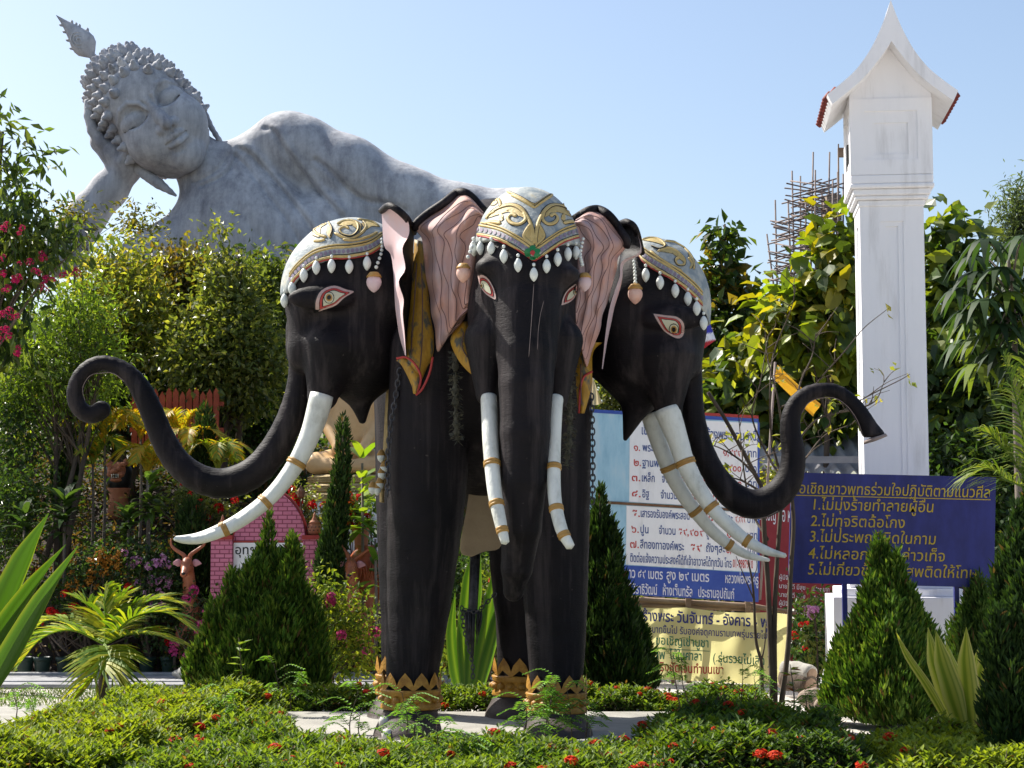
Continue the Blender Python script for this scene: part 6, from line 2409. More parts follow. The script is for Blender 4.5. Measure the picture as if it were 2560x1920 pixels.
# ================================================================ PLANTING
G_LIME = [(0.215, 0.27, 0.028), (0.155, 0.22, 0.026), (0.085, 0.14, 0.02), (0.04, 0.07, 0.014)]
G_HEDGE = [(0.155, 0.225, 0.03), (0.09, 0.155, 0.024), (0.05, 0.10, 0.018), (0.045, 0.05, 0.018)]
G_SHADEH = [(0.10, 0.16, 0.02), (0.05, 0.10, 0.018), (0.03, 0.06, 0.014), (0.03, 0.04, 0.014)]  # darker leaf set: the elephant's shadow put into the colour
YG = [(0.27, 0.29, 0.05), (0.19, 0.23, 0.04), (0.31, 0.28, 0.06), (0.1, 0.13, 0.03)]
OLIVE = [(0.14, 0.15, 0.035), (0.09, 0.11, 0.03), (0.18, 0.15, 0.035), (0.05, 0.065, 0.02)]
MID = [(0.11, 0.145, 0.038), (0.16, 0.19, 0.045), (0.065, 0.09, 0.026), (0.22, 0.23, 0.06)]
DARK = [(0.0386, 0.079, 0.0211), (0.0527, 0.1053, 0.0246), (0.0263, 0.0527, 0.0158)]
BRIGHT = [(0.15, 0.24, 0.03), (0.11, 0.18, 0.028), (0.2, 0.28, 0.035), (0.06, 0.1, 0.02)]
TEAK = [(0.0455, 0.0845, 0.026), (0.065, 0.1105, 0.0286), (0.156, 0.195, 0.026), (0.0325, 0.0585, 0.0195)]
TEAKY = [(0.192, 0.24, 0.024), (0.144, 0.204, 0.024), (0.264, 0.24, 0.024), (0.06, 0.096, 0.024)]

# ---------------- shrubs and trees at the left
GL = 'tall shrubs on the left slope'
tree('tall_shrub', 'bright fresh green fine-leaved shrub above the curled left trunk tip', 'shrub', [E_(150, 880, 135, 150, 22.5), E_(215, 790, 90, 90, 22.5), E_(60, 930, 110, 150, 22.8), E_(230, 930, 80, 110, 22.6)], 370, 26, 0.14, 0.10, 0.03, BRIGHT, 1, 150, 0.05, group=GL, trunks=4)
tree('tall_shrub', 'yellow-green upright shrub under the statue elbow', 'shrub', [E_(300, 750, 95, 130, 25.5), E_(245, 700, 65, 70, 25.5), E_(330, 830, 100, 150, 25.2), E_(318, 625, 18, 42, 25.5), E_(265, 625, 14, 36, 25.5), E_(355, 655, 16, 36, 25.5)], 270, 24, 0.16, 0.105, 0.058, YG, 2, 300, 0.05, group=GL, trunks=3)
tree('tall_shrub', 'olive and bronze tinted shrub below the statue chest', 'shrub', [E_(430, 715, 85, 70, 27.5), E_(470, 760, 80, 120, 27.3), E_(395, 640, 22, 26, 27.5), E_(455, 655, 18, 30, 27.4), E_(485, 650, 14, 26, 27.4)], 230, 26, 0.17, 0.105, 0.058, [(0.16, 0.14, 0.02), (0.09, 0.09, 0.02), (0.16, 0.11, 0.02), (0.04, 0.05, 0.015)], 3, 440, 0.05, group=GL, trunks=2)
tree('tall_shrub', 'glossy light-speckled shrub with one tall leafy shoot beside the left elephant head', 'shrub', [E_(570, 810, 108, 120, 24.8), E_(556, 700, 62, 50, 24.8), E_(552, 605, 18, 44, 24.8), E_(605, 665, 14, 36, 24.8), E_(512, 670, 14, 34, 24.8), E_(600, 920, 120, 130, 24.6), E_(520, 900, 100, 140, 24.4)], 430, 24, 0.15, 0.105, 0.062, MID, 4, 570, 0.06, group=GL, trunks=4)
tree('tall_shrub', 'green shrub touching the left headdress edge', 'shrub', [E_(680, 760, 80, 100, 26.5), E_(650, 705, 56, 42, 26.5), E_(690, 880, 90, 110, 26.3), E_(618, 668, 14, 32, 26.5), E_(668, 662, 14, 30, 26.5), E_(712, 672, 12, 30, 26.5)], 240, 24, 0.16, 0.105, 0.056, [(0.10, 0.14, 0.03), (0.14, 0.18, 0.035), (0.06, 0.09, 0.02)], 5, 680, 0.05, group=GL, trunks=3)
tree('tall_shrub', 'dark shrub on bare stems above the yellow palms', 'shrub', [E_(640, 1010, 130, 110, 26.0), E_(700, 1090, 90, 80, 25.6), E_(520, 1010, 90, 70, 25.6)], 240, 24, 0.18, 0.10, 0.055, DARK, 6, 640, 0.06, group=GL, trunks=6)
tree('tall_shrub', 'dark shrub inside the loop of the left trunk', 'shrub', [E_(330, 980, 110, 100, 25.6), E_(250, 1030, 90, 80, 25.4), E_(400, 920, 70, 90, 25.8), E_(150, 1050, 90, 60, 25.0)], 260, 24, 0.18, 0.095, 0.05, DARK + [(0.05, 0.09, 0.018)], 7, 300, 0.05, group=GL, trunks=5)
tree('tall_shrub', 'shaded weedy shrub at the left picture edge under the red blossoms', 'shrub', [E_(30, 1120, 75, 130, 22.5), E_(70, 1250, 60, 80, 21.8), E_(0, 1300, 60, 120, 21.5)], 200, 24, 0.13, 0.075, 0.04, DARK + [(0.07, 0.11, 0.02)], 8, 30, 0.04, group=GL, trunks=3)

T = tree('flowering_tree', 'leafy tree with magenta blossom and drooping leaves at the left picture edge', 'tree', [E_(35, 480, 50, 90, 19.0), E_(80, 570, 80, 70, 19.0), E_(30, 640, 110, 110, 19.2), E_(170, 590, 60, 50, 18.8), E_(10, 800, 80, 120, 19.4), E_(5, 350, 26, 70, 19.0), E_(85, 390, 24, 40, 19.0)], 150, 14, 0.14, 0.17, 0.06, [(0.055, 0.095, 0.022), (0.085, 0.13, 0.028), (0.035, 0.065, 0.018), (0.13, 0.17, 0.035)], 9, -60, 0.09, droop=0.9, up=0.4, nlimb=26)
rng = np.random.default_rng(3)
fl = []
for px, py in ((20, 690), (40, 700), (15, 640), (62, 655), (90, 672), (10, 720), (30, 705), (165, 685), (178, 680), (35, 785), (15, 790), (40, 880), (45, 886), (20, 825), (110, 715), (95, 640), (15, 570), (50, 580), (120, 705), (8, 850)):
    for _k in range(2):
        fl.append((P(px + rng.uniform(-14, 14), py + rng.uniform(-10, 10), 18.35 + rng.uniform(-0.2, 0.3)), rng.uniform(0.28, 0.6)))
flowers(T, fl, 'magenta')

# ---------------- trees at the right
GR = 'trees behind the right side of the garden'
tree('young_tree', 'young tree with a bare spire of leaf whorls against the sky beside the right head', 'tree', [E_(1812, 566, 34, 20, 26.5), E_(1812, 610, 44, 18, 26.5), E_(1812, 672, 60, 26, 26.5), E_(1795, 735, 70, 28, 26.5), E_(1850, 720, 40, 30, 26.5), E_(1830, 800, 85, 40, 26.3), E_(1770, 830, 60, 50, 26.3), E_(1830, 890, 95, 60, 26.3), E_(1760, 930, 60, 80, 26.3), E_(1900, 800, 45, 50, 26.5)], 200, 12, 0.10, 0.22, 0.13, [(0.05, 0.09, 0.02), (0.09, 0.13, 0.022), (0.03, 0.055, 0.015), (0.16, 0.12, 0.02)], 21, 1812, 0.06, group=GR, nlimb=30, trunks=1)
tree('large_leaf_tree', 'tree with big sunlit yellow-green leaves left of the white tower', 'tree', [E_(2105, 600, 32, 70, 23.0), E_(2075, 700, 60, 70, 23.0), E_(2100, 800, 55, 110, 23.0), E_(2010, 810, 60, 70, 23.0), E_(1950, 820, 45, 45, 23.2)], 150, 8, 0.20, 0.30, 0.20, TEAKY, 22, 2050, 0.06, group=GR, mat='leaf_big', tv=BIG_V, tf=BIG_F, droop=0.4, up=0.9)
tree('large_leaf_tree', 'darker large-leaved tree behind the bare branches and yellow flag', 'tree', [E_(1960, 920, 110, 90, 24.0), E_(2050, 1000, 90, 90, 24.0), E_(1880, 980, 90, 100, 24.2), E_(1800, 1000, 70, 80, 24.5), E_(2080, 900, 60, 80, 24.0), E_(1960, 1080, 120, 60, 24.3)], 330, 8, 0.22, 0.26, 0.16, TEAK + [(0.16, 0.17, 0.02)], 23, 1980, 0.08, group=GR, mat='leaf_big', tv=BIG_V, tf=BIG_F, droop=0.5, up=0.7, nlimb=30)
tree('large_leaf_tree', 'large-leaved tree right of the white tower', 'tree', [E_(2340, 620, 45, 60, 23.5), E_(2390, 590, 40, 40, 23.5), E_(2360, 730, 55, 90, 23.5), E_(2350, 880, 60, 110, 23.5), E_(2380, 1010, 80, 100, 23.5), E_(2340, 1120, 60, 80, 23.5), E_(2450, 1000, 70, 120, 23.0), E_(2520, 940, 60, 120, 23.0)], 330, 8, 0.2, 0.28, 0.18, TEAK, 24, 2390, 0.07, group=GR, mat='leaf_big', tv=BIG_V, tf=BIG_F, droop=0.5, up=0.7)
def umbrella_tree():
    rg = np.random.default_rng(25)
    Y = 19.5
    T = thing('umbrella_leaf_tree', 'dark tree with hands of drooping leaflets at the right picture edge', 'tree', tuple(P(2548, 1300, Y) * [1, 1, 0]), GR)
    hands = [(2463, 598), (2440, 680), (2499, 668), (2459, 748), (2522, 730), (2420, 775), (2545, 650), (2560, 760), (2500, 810), (2450, 840), (2550, 840), (2590, 700), (2410, 850), (2480, 880), (2530, 900), (2440, 910), (2580, 880), (2500, 745), (2560, 590), (2400, 720), (2480, 700), (2430, 640), (2540, 700), (2510, 780), (2470, 800), (2560, 820), (2500, 870), (2440, 800), (2590, 780), (2520, 610)]
    parts, ends = [], []
    for hx, hy in hands:
        yy = Y + rg.uniform(-0.5, 0.5)
        c = P(hx, hy, yy)
        ends.append(c)
        n = 10
        a = np.linspace(0, 2 * np.pi, n, endpoint=False) + rg.uniform(0, 1)
        d = np.stack([np.cos(a), np.sin(a), np.full(n, 0.25)], 1)
        col = pick([(0.025, 0.055, 0.02), (0.035, 0.07, 0.024), (0.018, 0.04, 0.016)] if rg.random() < 0.75 else [(0.12, 0.17, 0.02), (0.08, 0.13, 0.02)], n, rg)
        parts.append(blades(None, np.tile(c, (n, 1)), d, np.tile([0, 0, 1.0], (n, 1)), 0.36 * rg.uniform(0.8, 1.15, n), 0.11, col, 4, 1.15))
    V, F, C = merge(parts)
    fast_mesh('crown', V, F, M['leaf_soft'], T, smooth=True, cols=C)
    mb = MB()
    tr = catmull([P(2552, 1300, Y) * [1, 1, 0], P(2546, 1150, Y), P(2538, 950, Y), P(2535, 800, Y), P(2520, 640, Y)], 6)
    mb.tube(tr, np.linspace(0.06, 0.02, len(tr)), 8)
    for e in ends:
        f = np.clip((e[2] - 2.2) / 3.0, 0.1, 0.9)
        b = tr[int((0.55 + 0.4 * f) * (len(tr) - 1))]
        mb.tube(catmull([b, (b + e) / 2 + [0, 0, 0.12], e], 4), np.linspace(0.016, 0.006, 9), 5)
    mb.build('trunk', M['bark_grey'], T)


umbrella_tree()
tree('feathery_tree', 'soft grey-green feathery tree high at the right picture edge', 'tree', [E_(2545, 510, 45, 50, 36), E_(2530, 580, 50, 50, 36), E_(2580, 560, 50, 110, 36)], 160, 26, 0.2, 0.17, 0.035, [(0.09, 0.13, 0.07), (0.12, 0.16, 0.09), (0.06, 0.09, 0.05)], 26, 2560, 0.08, group=GR, droop=0.5)
tree('tall_shrub', 'sunny yellow-green shrub showing between the middle and right elephant heads', 'shrub', [E_(1570, 960, 70, 60, 27.0), E_(1650, 1010, 80, 60, 27.0), E_(1500, 1000, 60, 70, 27.2)], 170, 22, 0.16, 0.10, 0.06, [(0.14, 0.17, 0.04), (0.09, 0.13, 0.03), (0.18, 0.19, 0.06)], 27, 1570, 0.05, group=GR)
tree('tall_shrub', 'shrub between the white tower and the right edge behind the blue sign', 'shrub', [E_(2400, 1160, 90, 80, 21.5), E_(2500, 1180, 70, 90, 21.5), E_(2450, 1300, 90, 90, 21.0)], 170, 20, 0.16, 0.13, 0.07, DARK + [(0.05, 0.08, 0.02)], 28, 2450, 0.05, group=GR)
tree('tall_shrub', 'low dark shrub with red flowers between the banner and the white plinth', 'shrub', [E_(2030, 1560, 50, 80, 20.6), E_(2010, 1650, 60, 60, 20.5)], 70, 22, 0.12, 0.09, 0.045, DARK, 29, 2020, 0.03)
fl = [(P(px, py, 20.1), 0.6) for px, py in ((2003, 1562), (2018, 1560), (1985, 1585), (1992, 1592), (1978, 1600), (2012, 1620), (2045, 1595), (2025, 1660))]
flowers(COL.objects['tall_shrub.011'] if 'tall_shrub.011' in COL.objects else None, fl, 'red') if False else None
T = thing('rose_bush', 'tall rose stem with a pink blossom head beside the white plinth', 'flower', tuple(P(2040, 1700, 19.2) * [1, 1, 0]))
mb = MB()
mb.tube(catmull([P(2045, 1760, 19.2), P(2042, 1600, 19.2), P(2033, 1525, 19.2)], 6), 0.012, 6)
mb.build('stem', M['bark'], T)
flowers(T, [(P(2020, 1524, 19.15), 0.9), (P(2034, 1528, 19.1), 1.0), (P(2028, 1537, 19.15), 0.9), (P(2042, 1524, 19.2), 0.8)], 'pink')
flowers(T, fl[:6], 'red')
V, F, C, _ = crown_leaves([(P(2030, 1508, 19.2), (0.05, 0.05, 0.06)), (P(2035, 1600, 19.2), (0.12, 0.1, 0.3))], 12, 10, 0.05, 0.09, 0.04, MID, rng)
fast_mesh('leaves', V, F, M['leaf'], T, smooth=False, cols=C)

# ---------------- bare branching tree in front of the right trunk
def bare_tree():
    Y = 16.1
    T = thing('bare_tree', 'thin bare multi-stemmed tree reaching up in front of the white tower', 'tree', tuple(P(1945, 1780, Y) * [1, 1, 0]))
    mb = MB()
    R = random.Random(4)
    stems = [[(1938, 1775), (1936, 1600), (1940, 1450), (1950, 1300), (1958, 1200)], [(1952, 1775), (1972, 1600), (1976, 1450), (1984, 1300), (1972, 1190)],
             [(1932, 1770), (1922, 1500), (1912, 1350), (1905, 1230), (1890, 1190), (1820, 1060), (1770, 980)]]
    tips = []
    for s in stems:
        q = catmull(PA(s, Y), 6)
        mb.tube(q, np.linspace(0.027, 0.017, len(q)), 7)
    br = [[(1955, 1200), (1960, 1120), (1990, 1040), (2040, 960), (2110, 880), (2160, 820), (2222, 770)], [(1955, 1200), (1930, 1100), (1925, 980), (1935, 880), (1975, 780), (1990, 720)], [(1968, 1190), (1985, 1120), (2040, 1050), (2100, 1030), (2170, 990), (2250, 950), (2275, 935)],
          [(1955, 1200), (1915, 1130), (1880, 1040), (1900, 960), (1920, 840)], [(1960, 1120), (1945, 1000), (1920, 900), (1912, 820)], [(1968, 1190), (2010, 1150), (2060, 1090), (2130, 1060)], [(1920, 1350), (1880, 1280), (1860, 1180), (1850, 1080), (1845, 1020)],
          [(1890, 1190), (1850, 1150), (1800, 1120), (1760, 1110)], [(1905, 1230), (1850, 1200), (1800, 1190)], [(1990, 1040), (2000, 960), (2030, 890), (2040, 830)], [(2100, 1030), (2150, 1020), (2190, 1000), (2210, 955)]]
    for b in br:
        Yb = [Y + R.uniform(-0.25, 0.25) for _ in b]
        Yb[0] = Y
        q = catmull(PA(b, Yb), 6)
        mb.tube(q, np.linspace(0.013, 0.003, len(q)), 5)
        for k in range(7):
            i = R.randrange(4, len(q))
            d = np.array([R.uniform(-1, 1), R.uniform(-0.6, 0.6), R.uniform(0.1, 1)])
            e = q[i] + d * R.uniform(0.12, 0.4)
            m = (q[i] + e) / 2 + np.array([R.uniform(-0.04, 0.04), 0, 0.02])
            mb.tube(catmull([q[i], m, e], 4), np.linspace(0.005, 0.002, 9), 4)
            tips.append(e)
        tips.append(q[-1])
    mb.build('branches', M['bark'], T)
    tips = np.array(tips)
    rg = np.random.default_rng(2)
    sel = tips[rg.random(len(tips)) < 0.55]
    pos = np.repeat(sel, 3, 0) + rg.normal(size=(len(sel) * 3, 3)) * 0.04
    n = len(pos)
    V, F, C = leaves_geo(pos, rg.normal(size=(n, 3)) + [0, 0, -0.3], rg.normal(size=(n, 3)) + [0, 0, 1], 0.09 * rg.uniform(0.6, 1.3, n), 0.045, pick(YG, n, rg), OVAL_V, OVAL_F)
    fast_mesh('leaves', V, F, M['leaf'], T, smooth=False, cols=C)
    T2 = thing('sapling', 'thin dark leafless sapling in front of the yellow banner', 'tree', tuple(P(1905, 1790, 17.0) * [1, 1, 0]))
    mb = MB()
    for s, r in (([(1906, 1800), (1905, 1700), (1903, 1655), (1890, 1600), (1885, 1500), (1880, 1450), (1870, 1400)], 0.022), ([(1903, 1655), (1912, 1610), (1915, 1560)], 0.01), ([(1885, 1500), (1860, 1440), (1840, 1390)], 0.008), ([(1880, 1450), (1892, 1420), (1890, 1390)], 0.006)):
        q = catmull(PA(s, 17.0), 6)
        mb.tube(q, np.linspace(r, r * 0.4, len(q)), 6)
    mb.build('branches', M['bark'], T2)


bare_tree()

# ---------------- conifers
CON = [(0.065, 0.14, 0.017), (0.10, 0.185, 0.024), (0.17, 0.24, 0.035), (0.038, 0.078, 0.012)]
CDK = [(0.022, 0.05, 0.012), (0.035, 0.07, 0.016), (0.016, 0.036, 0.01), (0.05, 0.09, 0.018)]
gz = lambda px, Y: tuple(P(px, 1700, Y) * [1, 1, 0])
GC = 'clipped cone conifers'
conifer('conifer', 'broad dark green conifer with several tips in front of the pink brick wall', 'conifer', [(672, 1270, 1700, 34, 17.6), (728, 1322, 1700, 40, 17.5), (700, 1375, 1710, 70, 17.5), (640, 1385, 1715, 50, 17.4), (600, 1420, 1715, 48, 17.4), (752, 1440, 1720, 48, 17.4), (565, 1500, 1715, 58, 17.3), (690, 1480, 1725, 110, 17.3), (525, 1570, 1715, 50, 17.2), (620, 1540, 1725, 80, 17.1), (770, 1560, 1720, 34, 17.3)], 41, CON, gz(660, 17.5), 0.085, 0.022, 620, group=GC)
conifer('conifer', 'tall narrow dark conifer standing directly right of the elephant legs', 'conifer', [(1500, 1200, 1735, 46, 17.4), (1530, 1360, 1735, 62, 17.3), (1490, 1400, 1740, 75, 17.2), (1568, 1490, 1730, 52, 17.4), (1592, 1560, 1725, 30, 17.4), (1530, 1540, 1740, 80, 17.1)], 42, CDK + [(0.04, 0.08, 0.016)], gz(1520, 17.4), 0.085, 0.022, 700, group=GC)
conifer('conifer', 'sunlit conifer with two tips in front of the blue rules sign', 'conifer', [(2202, 1338, 1790, 42, 15.6), (2243, 1366, 1790, 42, 15.5), (2175, 1430, 1800, 56, 15.4), (2262, 1440, 1800, 60, 15.5), (2215, 1470, 1810, 95, 15.3), (2140, 1540, 1795, 50, 15.4), (2105, 1600, 1780, 30, 15.5), (2310, 1550, 1795, 46, 15.5), (2335, 1620, 1780, 28, 15.6), (2230, 1560, 1810, 100, 15.2)], 43, CON, gz(2215, 15.5), 0.085, 0.022, 700, group=GC)
conifer('conifer', 'small lighter green conifer behind the striped spiky plant', 'conifer', [(2440, 1440, 1770, 75, 16.6), (2410, 1530, 1770, 45, 16.5), (2470, 1500, 1770, 60, 16.5)], 44, [(0.06, 0.12, 0.02), (0.09, 0.15, 0.025), (0.04, 0.08, 0.015)], gz(2440, 16.6), 0.08, 0.02, 700, group=GC)
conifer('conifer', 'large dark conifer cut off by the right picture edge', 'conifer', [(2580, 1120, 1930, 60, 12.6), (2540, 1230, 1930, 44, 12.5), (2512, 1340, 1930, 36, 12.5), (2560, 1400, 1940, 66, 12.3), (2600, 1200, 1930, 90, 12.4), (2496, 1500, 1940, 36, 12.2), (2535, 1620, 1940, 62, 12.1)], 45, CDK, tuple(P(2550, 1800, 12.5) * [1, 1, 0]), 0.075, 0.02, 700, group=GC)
GY = 'slender columnar cypresses'
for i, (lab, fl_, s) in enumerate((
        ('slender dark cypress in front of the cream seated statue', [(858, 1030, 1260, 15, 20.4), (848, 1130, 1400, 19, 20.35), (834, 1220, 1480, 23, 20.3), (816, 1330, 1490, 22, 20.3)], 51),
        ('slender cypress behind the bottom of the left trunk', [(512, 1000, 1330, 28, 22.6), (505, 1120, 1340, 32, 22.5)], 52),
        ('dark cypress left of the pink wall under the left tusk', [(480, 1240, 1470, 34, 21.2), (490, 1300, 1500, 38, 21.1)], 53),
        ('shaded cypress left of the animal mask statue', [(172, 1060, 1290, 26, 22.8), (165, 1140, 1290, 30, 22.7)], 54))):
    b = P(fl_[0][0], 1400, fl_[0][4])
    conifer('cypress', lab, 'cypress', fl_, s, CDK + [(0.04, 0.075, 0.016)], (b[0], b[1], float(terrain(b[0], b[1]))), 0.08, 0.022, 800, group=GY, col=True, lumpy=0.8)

# ---------------- hedges round the slab
def HZ(px, Y):
    return (P(px, 1500, Y)[0], Y)


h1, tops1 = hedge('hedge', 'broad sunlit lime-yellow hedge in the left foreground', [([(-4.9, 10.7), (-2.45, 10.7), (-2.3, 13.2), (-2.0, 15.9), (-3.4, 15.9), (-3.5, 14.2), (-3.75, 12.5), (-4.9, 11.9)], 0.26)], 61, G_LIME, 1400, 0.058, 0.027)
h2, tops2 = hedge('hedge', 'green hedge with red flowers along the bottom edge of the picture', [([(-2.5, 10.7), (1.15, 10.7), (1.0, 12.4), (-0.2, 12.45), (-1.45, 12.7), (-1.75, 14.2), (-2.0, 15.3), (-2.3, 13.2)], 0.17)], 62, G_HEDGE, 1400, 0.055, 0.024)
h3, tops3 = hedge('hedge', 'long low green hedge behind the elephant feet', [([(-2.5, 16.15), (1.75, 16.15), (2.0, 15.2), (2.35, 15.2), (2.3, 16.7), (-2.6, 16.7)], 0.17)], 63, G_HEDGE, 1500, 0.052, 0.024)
h4, tops4 = hedge('hedge', 'green bushy hedge with painted-in shade right of the elephant front feet', [([(0.75, 11.0), (2.3, 11.0), (2.4, 12.6), (2.25, 13.6), (1.3, 13.9), (0.9, 13.0)], 0.28)], 64, G_SHADEH, 1200, 0.058, 0.026)
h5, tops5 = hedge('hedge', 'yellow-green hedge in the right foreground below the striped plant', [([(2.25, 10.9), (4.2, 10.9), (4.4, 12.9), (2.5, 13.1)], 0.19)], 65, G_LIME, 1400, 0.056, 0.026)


def hedge_flowers(h, tops, n, seed, region=None, front=True):
    rg = np.random.default_rng(seed)
    q, t = tops[0]
    out = []
    for i in rg.permutation(len(q)):
        if region is not None and not region(q[i]):
            continue
        out.append((np.array([q[i, 0], q[i, 1], t[i] + 0.06]), rg.uniform(0.5, 0.95)))
        if len(out) >= n:
            break
    flowers(h, out, 'ixora')


hedge_flowers(h1, tops1, 12, 71, lambda p: p[0] > -3.0)
hedge_flowers(h2, tops2, 60, 72)
hedge_flowers(h3, tops3, 34, 73)
hedge_flowers(h4, tops4, 24, 74)
hedge_flowers(h5, tops5, 5, 75)

# feathery self-sown weeds standing in the hedges
GW = 'feathery weeds sprouting in the hedges'
WPAL = [(0.09, 0.22, 0.025), (0.13, 0.28, 0.035), (0.17, 0.32, 0.04)]
for i, (px, py, Y, h, n, lab) in enumerate(((880, 1850, 12.6, 0.42, 7, 'feathery green weed in front of the left front anklet'), (1010, 1850, 12.7, 0.4, 7, 'feathery green weed right of the left front anklet'), (1360, 1850, 12.7, 0.5, 10, 'dense feathery weed in front of the right front foot'), (1430, 1850, 12.8, 0.42, 8, 'feathery weed covering the outer side of the right front foot'), (1300, 1850, 12.6, 0.34, 7, 'feathery weed between the two front feet'), (1700, 1720, 15.9, 0.55, 8, 'tall feathery weed in front of the yellow banner'), (1850, 1760, 15.6, 0.4, 7, 'feathery weed at the foot of the thin sapling'), (560, 1790, 13.9, 0.3, 6, 'feathery weed in the sunlit left hedge'), (700, 1720, 15.6, 0.4, 6, 'feathery weed in front of the broad conifer'), (2010, 1840, 13.5, 0.35, 6, 'feathery weed between the dark hedge and the stones'), (1100, 1900, 11.6, 0.28, 6, 'feathery weed at the bottom of the picture below the slab'), (40, 1760, 14.6, 0.25, 5, 'feathery weed at the left edge beside the walk'))):
    rg = np.random.default_rng(80 + i)
    b = P(px, py, Y)
    b[2] = 0.12
    T = thing('weed', lab, 'weed', (b[0], b[1], 0), GW)
    mb = MB()
    arr = sprig(b, h, n, rg, 0.24, WPAL, mb)
    arr += sprig(b + np.array([0.09, 0.03, 0]), h * 0.7, max(4, n - 2), rg, 0.2, WPAL, mb)
    V, F, C = merge(arr)
    fast_mesh('leaves', V, F, M['leaf_soft'], T, smooth=False, cols=C)
    mb.build('stem', M['bark'], T)


def broad_weed(px, py, Y, h, lab, name='weed', pal=MID, L=0.11, W=0.05, n=22, seed=1, cat='weed'):
    rg = np.random.default_rng(seed)
    b = P(px, py, Y)
    b[2] = max(0.02, float(terrain(b[0], Y)))
    T = thing(name, lab, cat, tuple(b))
    mb = MB()
    path = catmull([b, b + np.array([0.02, 0, h * 0.5]), b + np.array([-0.01, 0, h])], 6)
    mb.tube(path, np.linspace(0.009, 0.003, len(path)), 5)
    mb.build('stem', M['bark'], T)
    t = rg.uniform(0.25, 1, n)
    pos = path[(t * (len(path) - 1)).astype(int)]
    a = rg.uniform(0, 6.28, n)
    d = np.stack([np.cos(a), np.sin(a), rg.uniform(0, 0.5, n)], 1)
    V, F, C = leaves_geo(pos, d, np.tile([0, 0, 1.0], (n, 1)), L * rg.uniform(0.7, 1.2, n), W, pick(pal, n, rg), OVAL_V, OVAL_F)
    fast_mesh('leaves', V, F, M['leaf'], T, smooth=False, cols=C)


broad_weed(598, 1730, 15.8, 0.72, 'single upright leafy weed in front of the broad conifer', seed=5, pal=BRIGHT)
broad_weed(1508, 1760, 16.9, 0.75, 'pale-leaved climbing weed in front of the dark narrow conifer', seed=6, pal=[(0.14, 0.2, 0.1), (0.1, 0.16, 0.06)])
broad_weed(1980, 1800, 14.9, 0.55, 'spindly red-tipped seedling beside the dark hedge', seed=7, pal=[(0.14, 0.2, 0.03), (0.2, 0.06, 0.02), (0.1, 0.15, 0.02)])

# ---------------- spiky strap-leaved plants
def agave_left():
    T = thing('agave_plant', 'huge green pointed leaves cut off by the left picture edge', 'agave', tuple(P(-60, 1850, 10.5) * [1, 1, 0]))
    col = lambda a, t: np.array((0.030, 0.075, 0.010)) * (1.0 + 0.25 * math.sin(a * 14)) + (np.array((0.10, 0.10, 0.012)) if abs(a) > 0.9 else np.zeros(3))
    Y = 10.5
    for pts, w, ys in (([(-70, 1790), (-20, 1590), (60, 1400), (122, 1283)], [0.08, 0.19, 0.14, 0.004], (10.5, 10.4, 10.35, 10.3)),
                       ([(-75, 1800), (0, 1600), (90, 1460), (165, 1361)], [0.08, 0.17, 0.12, 0.004], (10.45, 10.3, 10.2, 10.1)),
                       ([(-80, 1840), (10, 1680), (110, 1500), (196, 1364)], [0.10, 0.19, 0.13, 0.004], (10.4, 10.2, 10.1, 10.0)),
                       ([(-60, 1800), (10, 1600), (40, 1500), (54, 1445)], [0.05, 0.08, 0.06, 0.003], (10.6, 10.7, 10.75, 10.8)),
                       ([(-90, 1830), (-150, 1600), (-190, 1400)], [0.12, 0.22, 0.004], (10.5, 10.6, 10.6)),
                       ([(-80, 1850), (-160, 1750), (-260, 1650)], [0.12, 0.22, 0.004], (10.4, 10.2, 10.1))):
        V, F, C = strap(PA(pts, ys), w, (0.75, 0.4, 0.5), col, 8, 0.22)
        o = fast_mesh('leaf', V, F, M['blade'], T, smooth=True, cols=np.clip(C, 0.004, 1))
    mb = MB()
    b = P(-75, 1830, 10.45)
    mb.lathe([(0.02, -0.1), (0.16, 0.0), (0.15, 0.2), (0.05, 0.45)], (b[0], b[1], 0.0), 10)
    mb.build('stem', M['bark'], T)


def furcraea():
    T = thing('striped_plant', 'spiky plant with cream and green striped leaves in the right foreground', 'agave', tuple(P(2425, 1860, 13.2) * [1, 1, 0]))

    def col(a, t):
        if abs(a) > 0.78:
            return np.array((0.52, 0.50, 0.20))
        k = math.sin(a * 11)
        return np.array((0.20, 0.27, 0.04)) if k > 0.1 else np.array((0.40, 0.42, 0.10))
    Y = 13.2
    for pts, w, ys in (([(2405, 1868), (2330, 1730), (2270, 1640), (2240, 1580)], [0.05, 0.07, 0.05, 0.003], (13.2, 13.0, 12.9, 12.8)),
                       ([(2420, 1868), (2375, 1740), (2340, 1650), (2320, 1568)], [0.09, 0.168, 0.126, 0.003], (13.2, 13.15, 13.1, 13.1)),
                       ([(2425, 1868), (2390, 1740), (2360, 1650), (2340, 1578)], [0.09, 0.182, 0.140, 0.003], (13.2, 13.05, 13.0, 12.95)),
                       ([(2430, 1868), (2410, 1740), (2385, 1670), (2365, 1605)], [0.09, 0.154, 0.112, 0.003], (13.2, 13.3, 13.35, 13.4)),
                       ([(2440, 1868), (2430, 1740), (2420, 1650), (2416, 1568)], [0.09, 0.182, 0.140, 0.003], (13.2, 13.1, 13.05, 13.0)),
                       ([(2445, 1868), (2452, 1760), (2460, 1680), (2466, 1600)], [0.09, 0.168, 0.126, 0.003], (13.2, 13.2, 13.2, 13.25)),
                       ([(2440, 1868), (2440, 1760), (2440, 1690), (2445, 1620)], [0.09, 0.168, 0.126, 0.003], (13.2, 13.35, 13.45, 13.5))):
        V, F, C = strap(PA(pts, ys), w, (1, 0.25, 0.1), col, 12, 0.2)
        fast_mesh('leaf', V, F, M['blade'], T, smooth=True, cols=C)


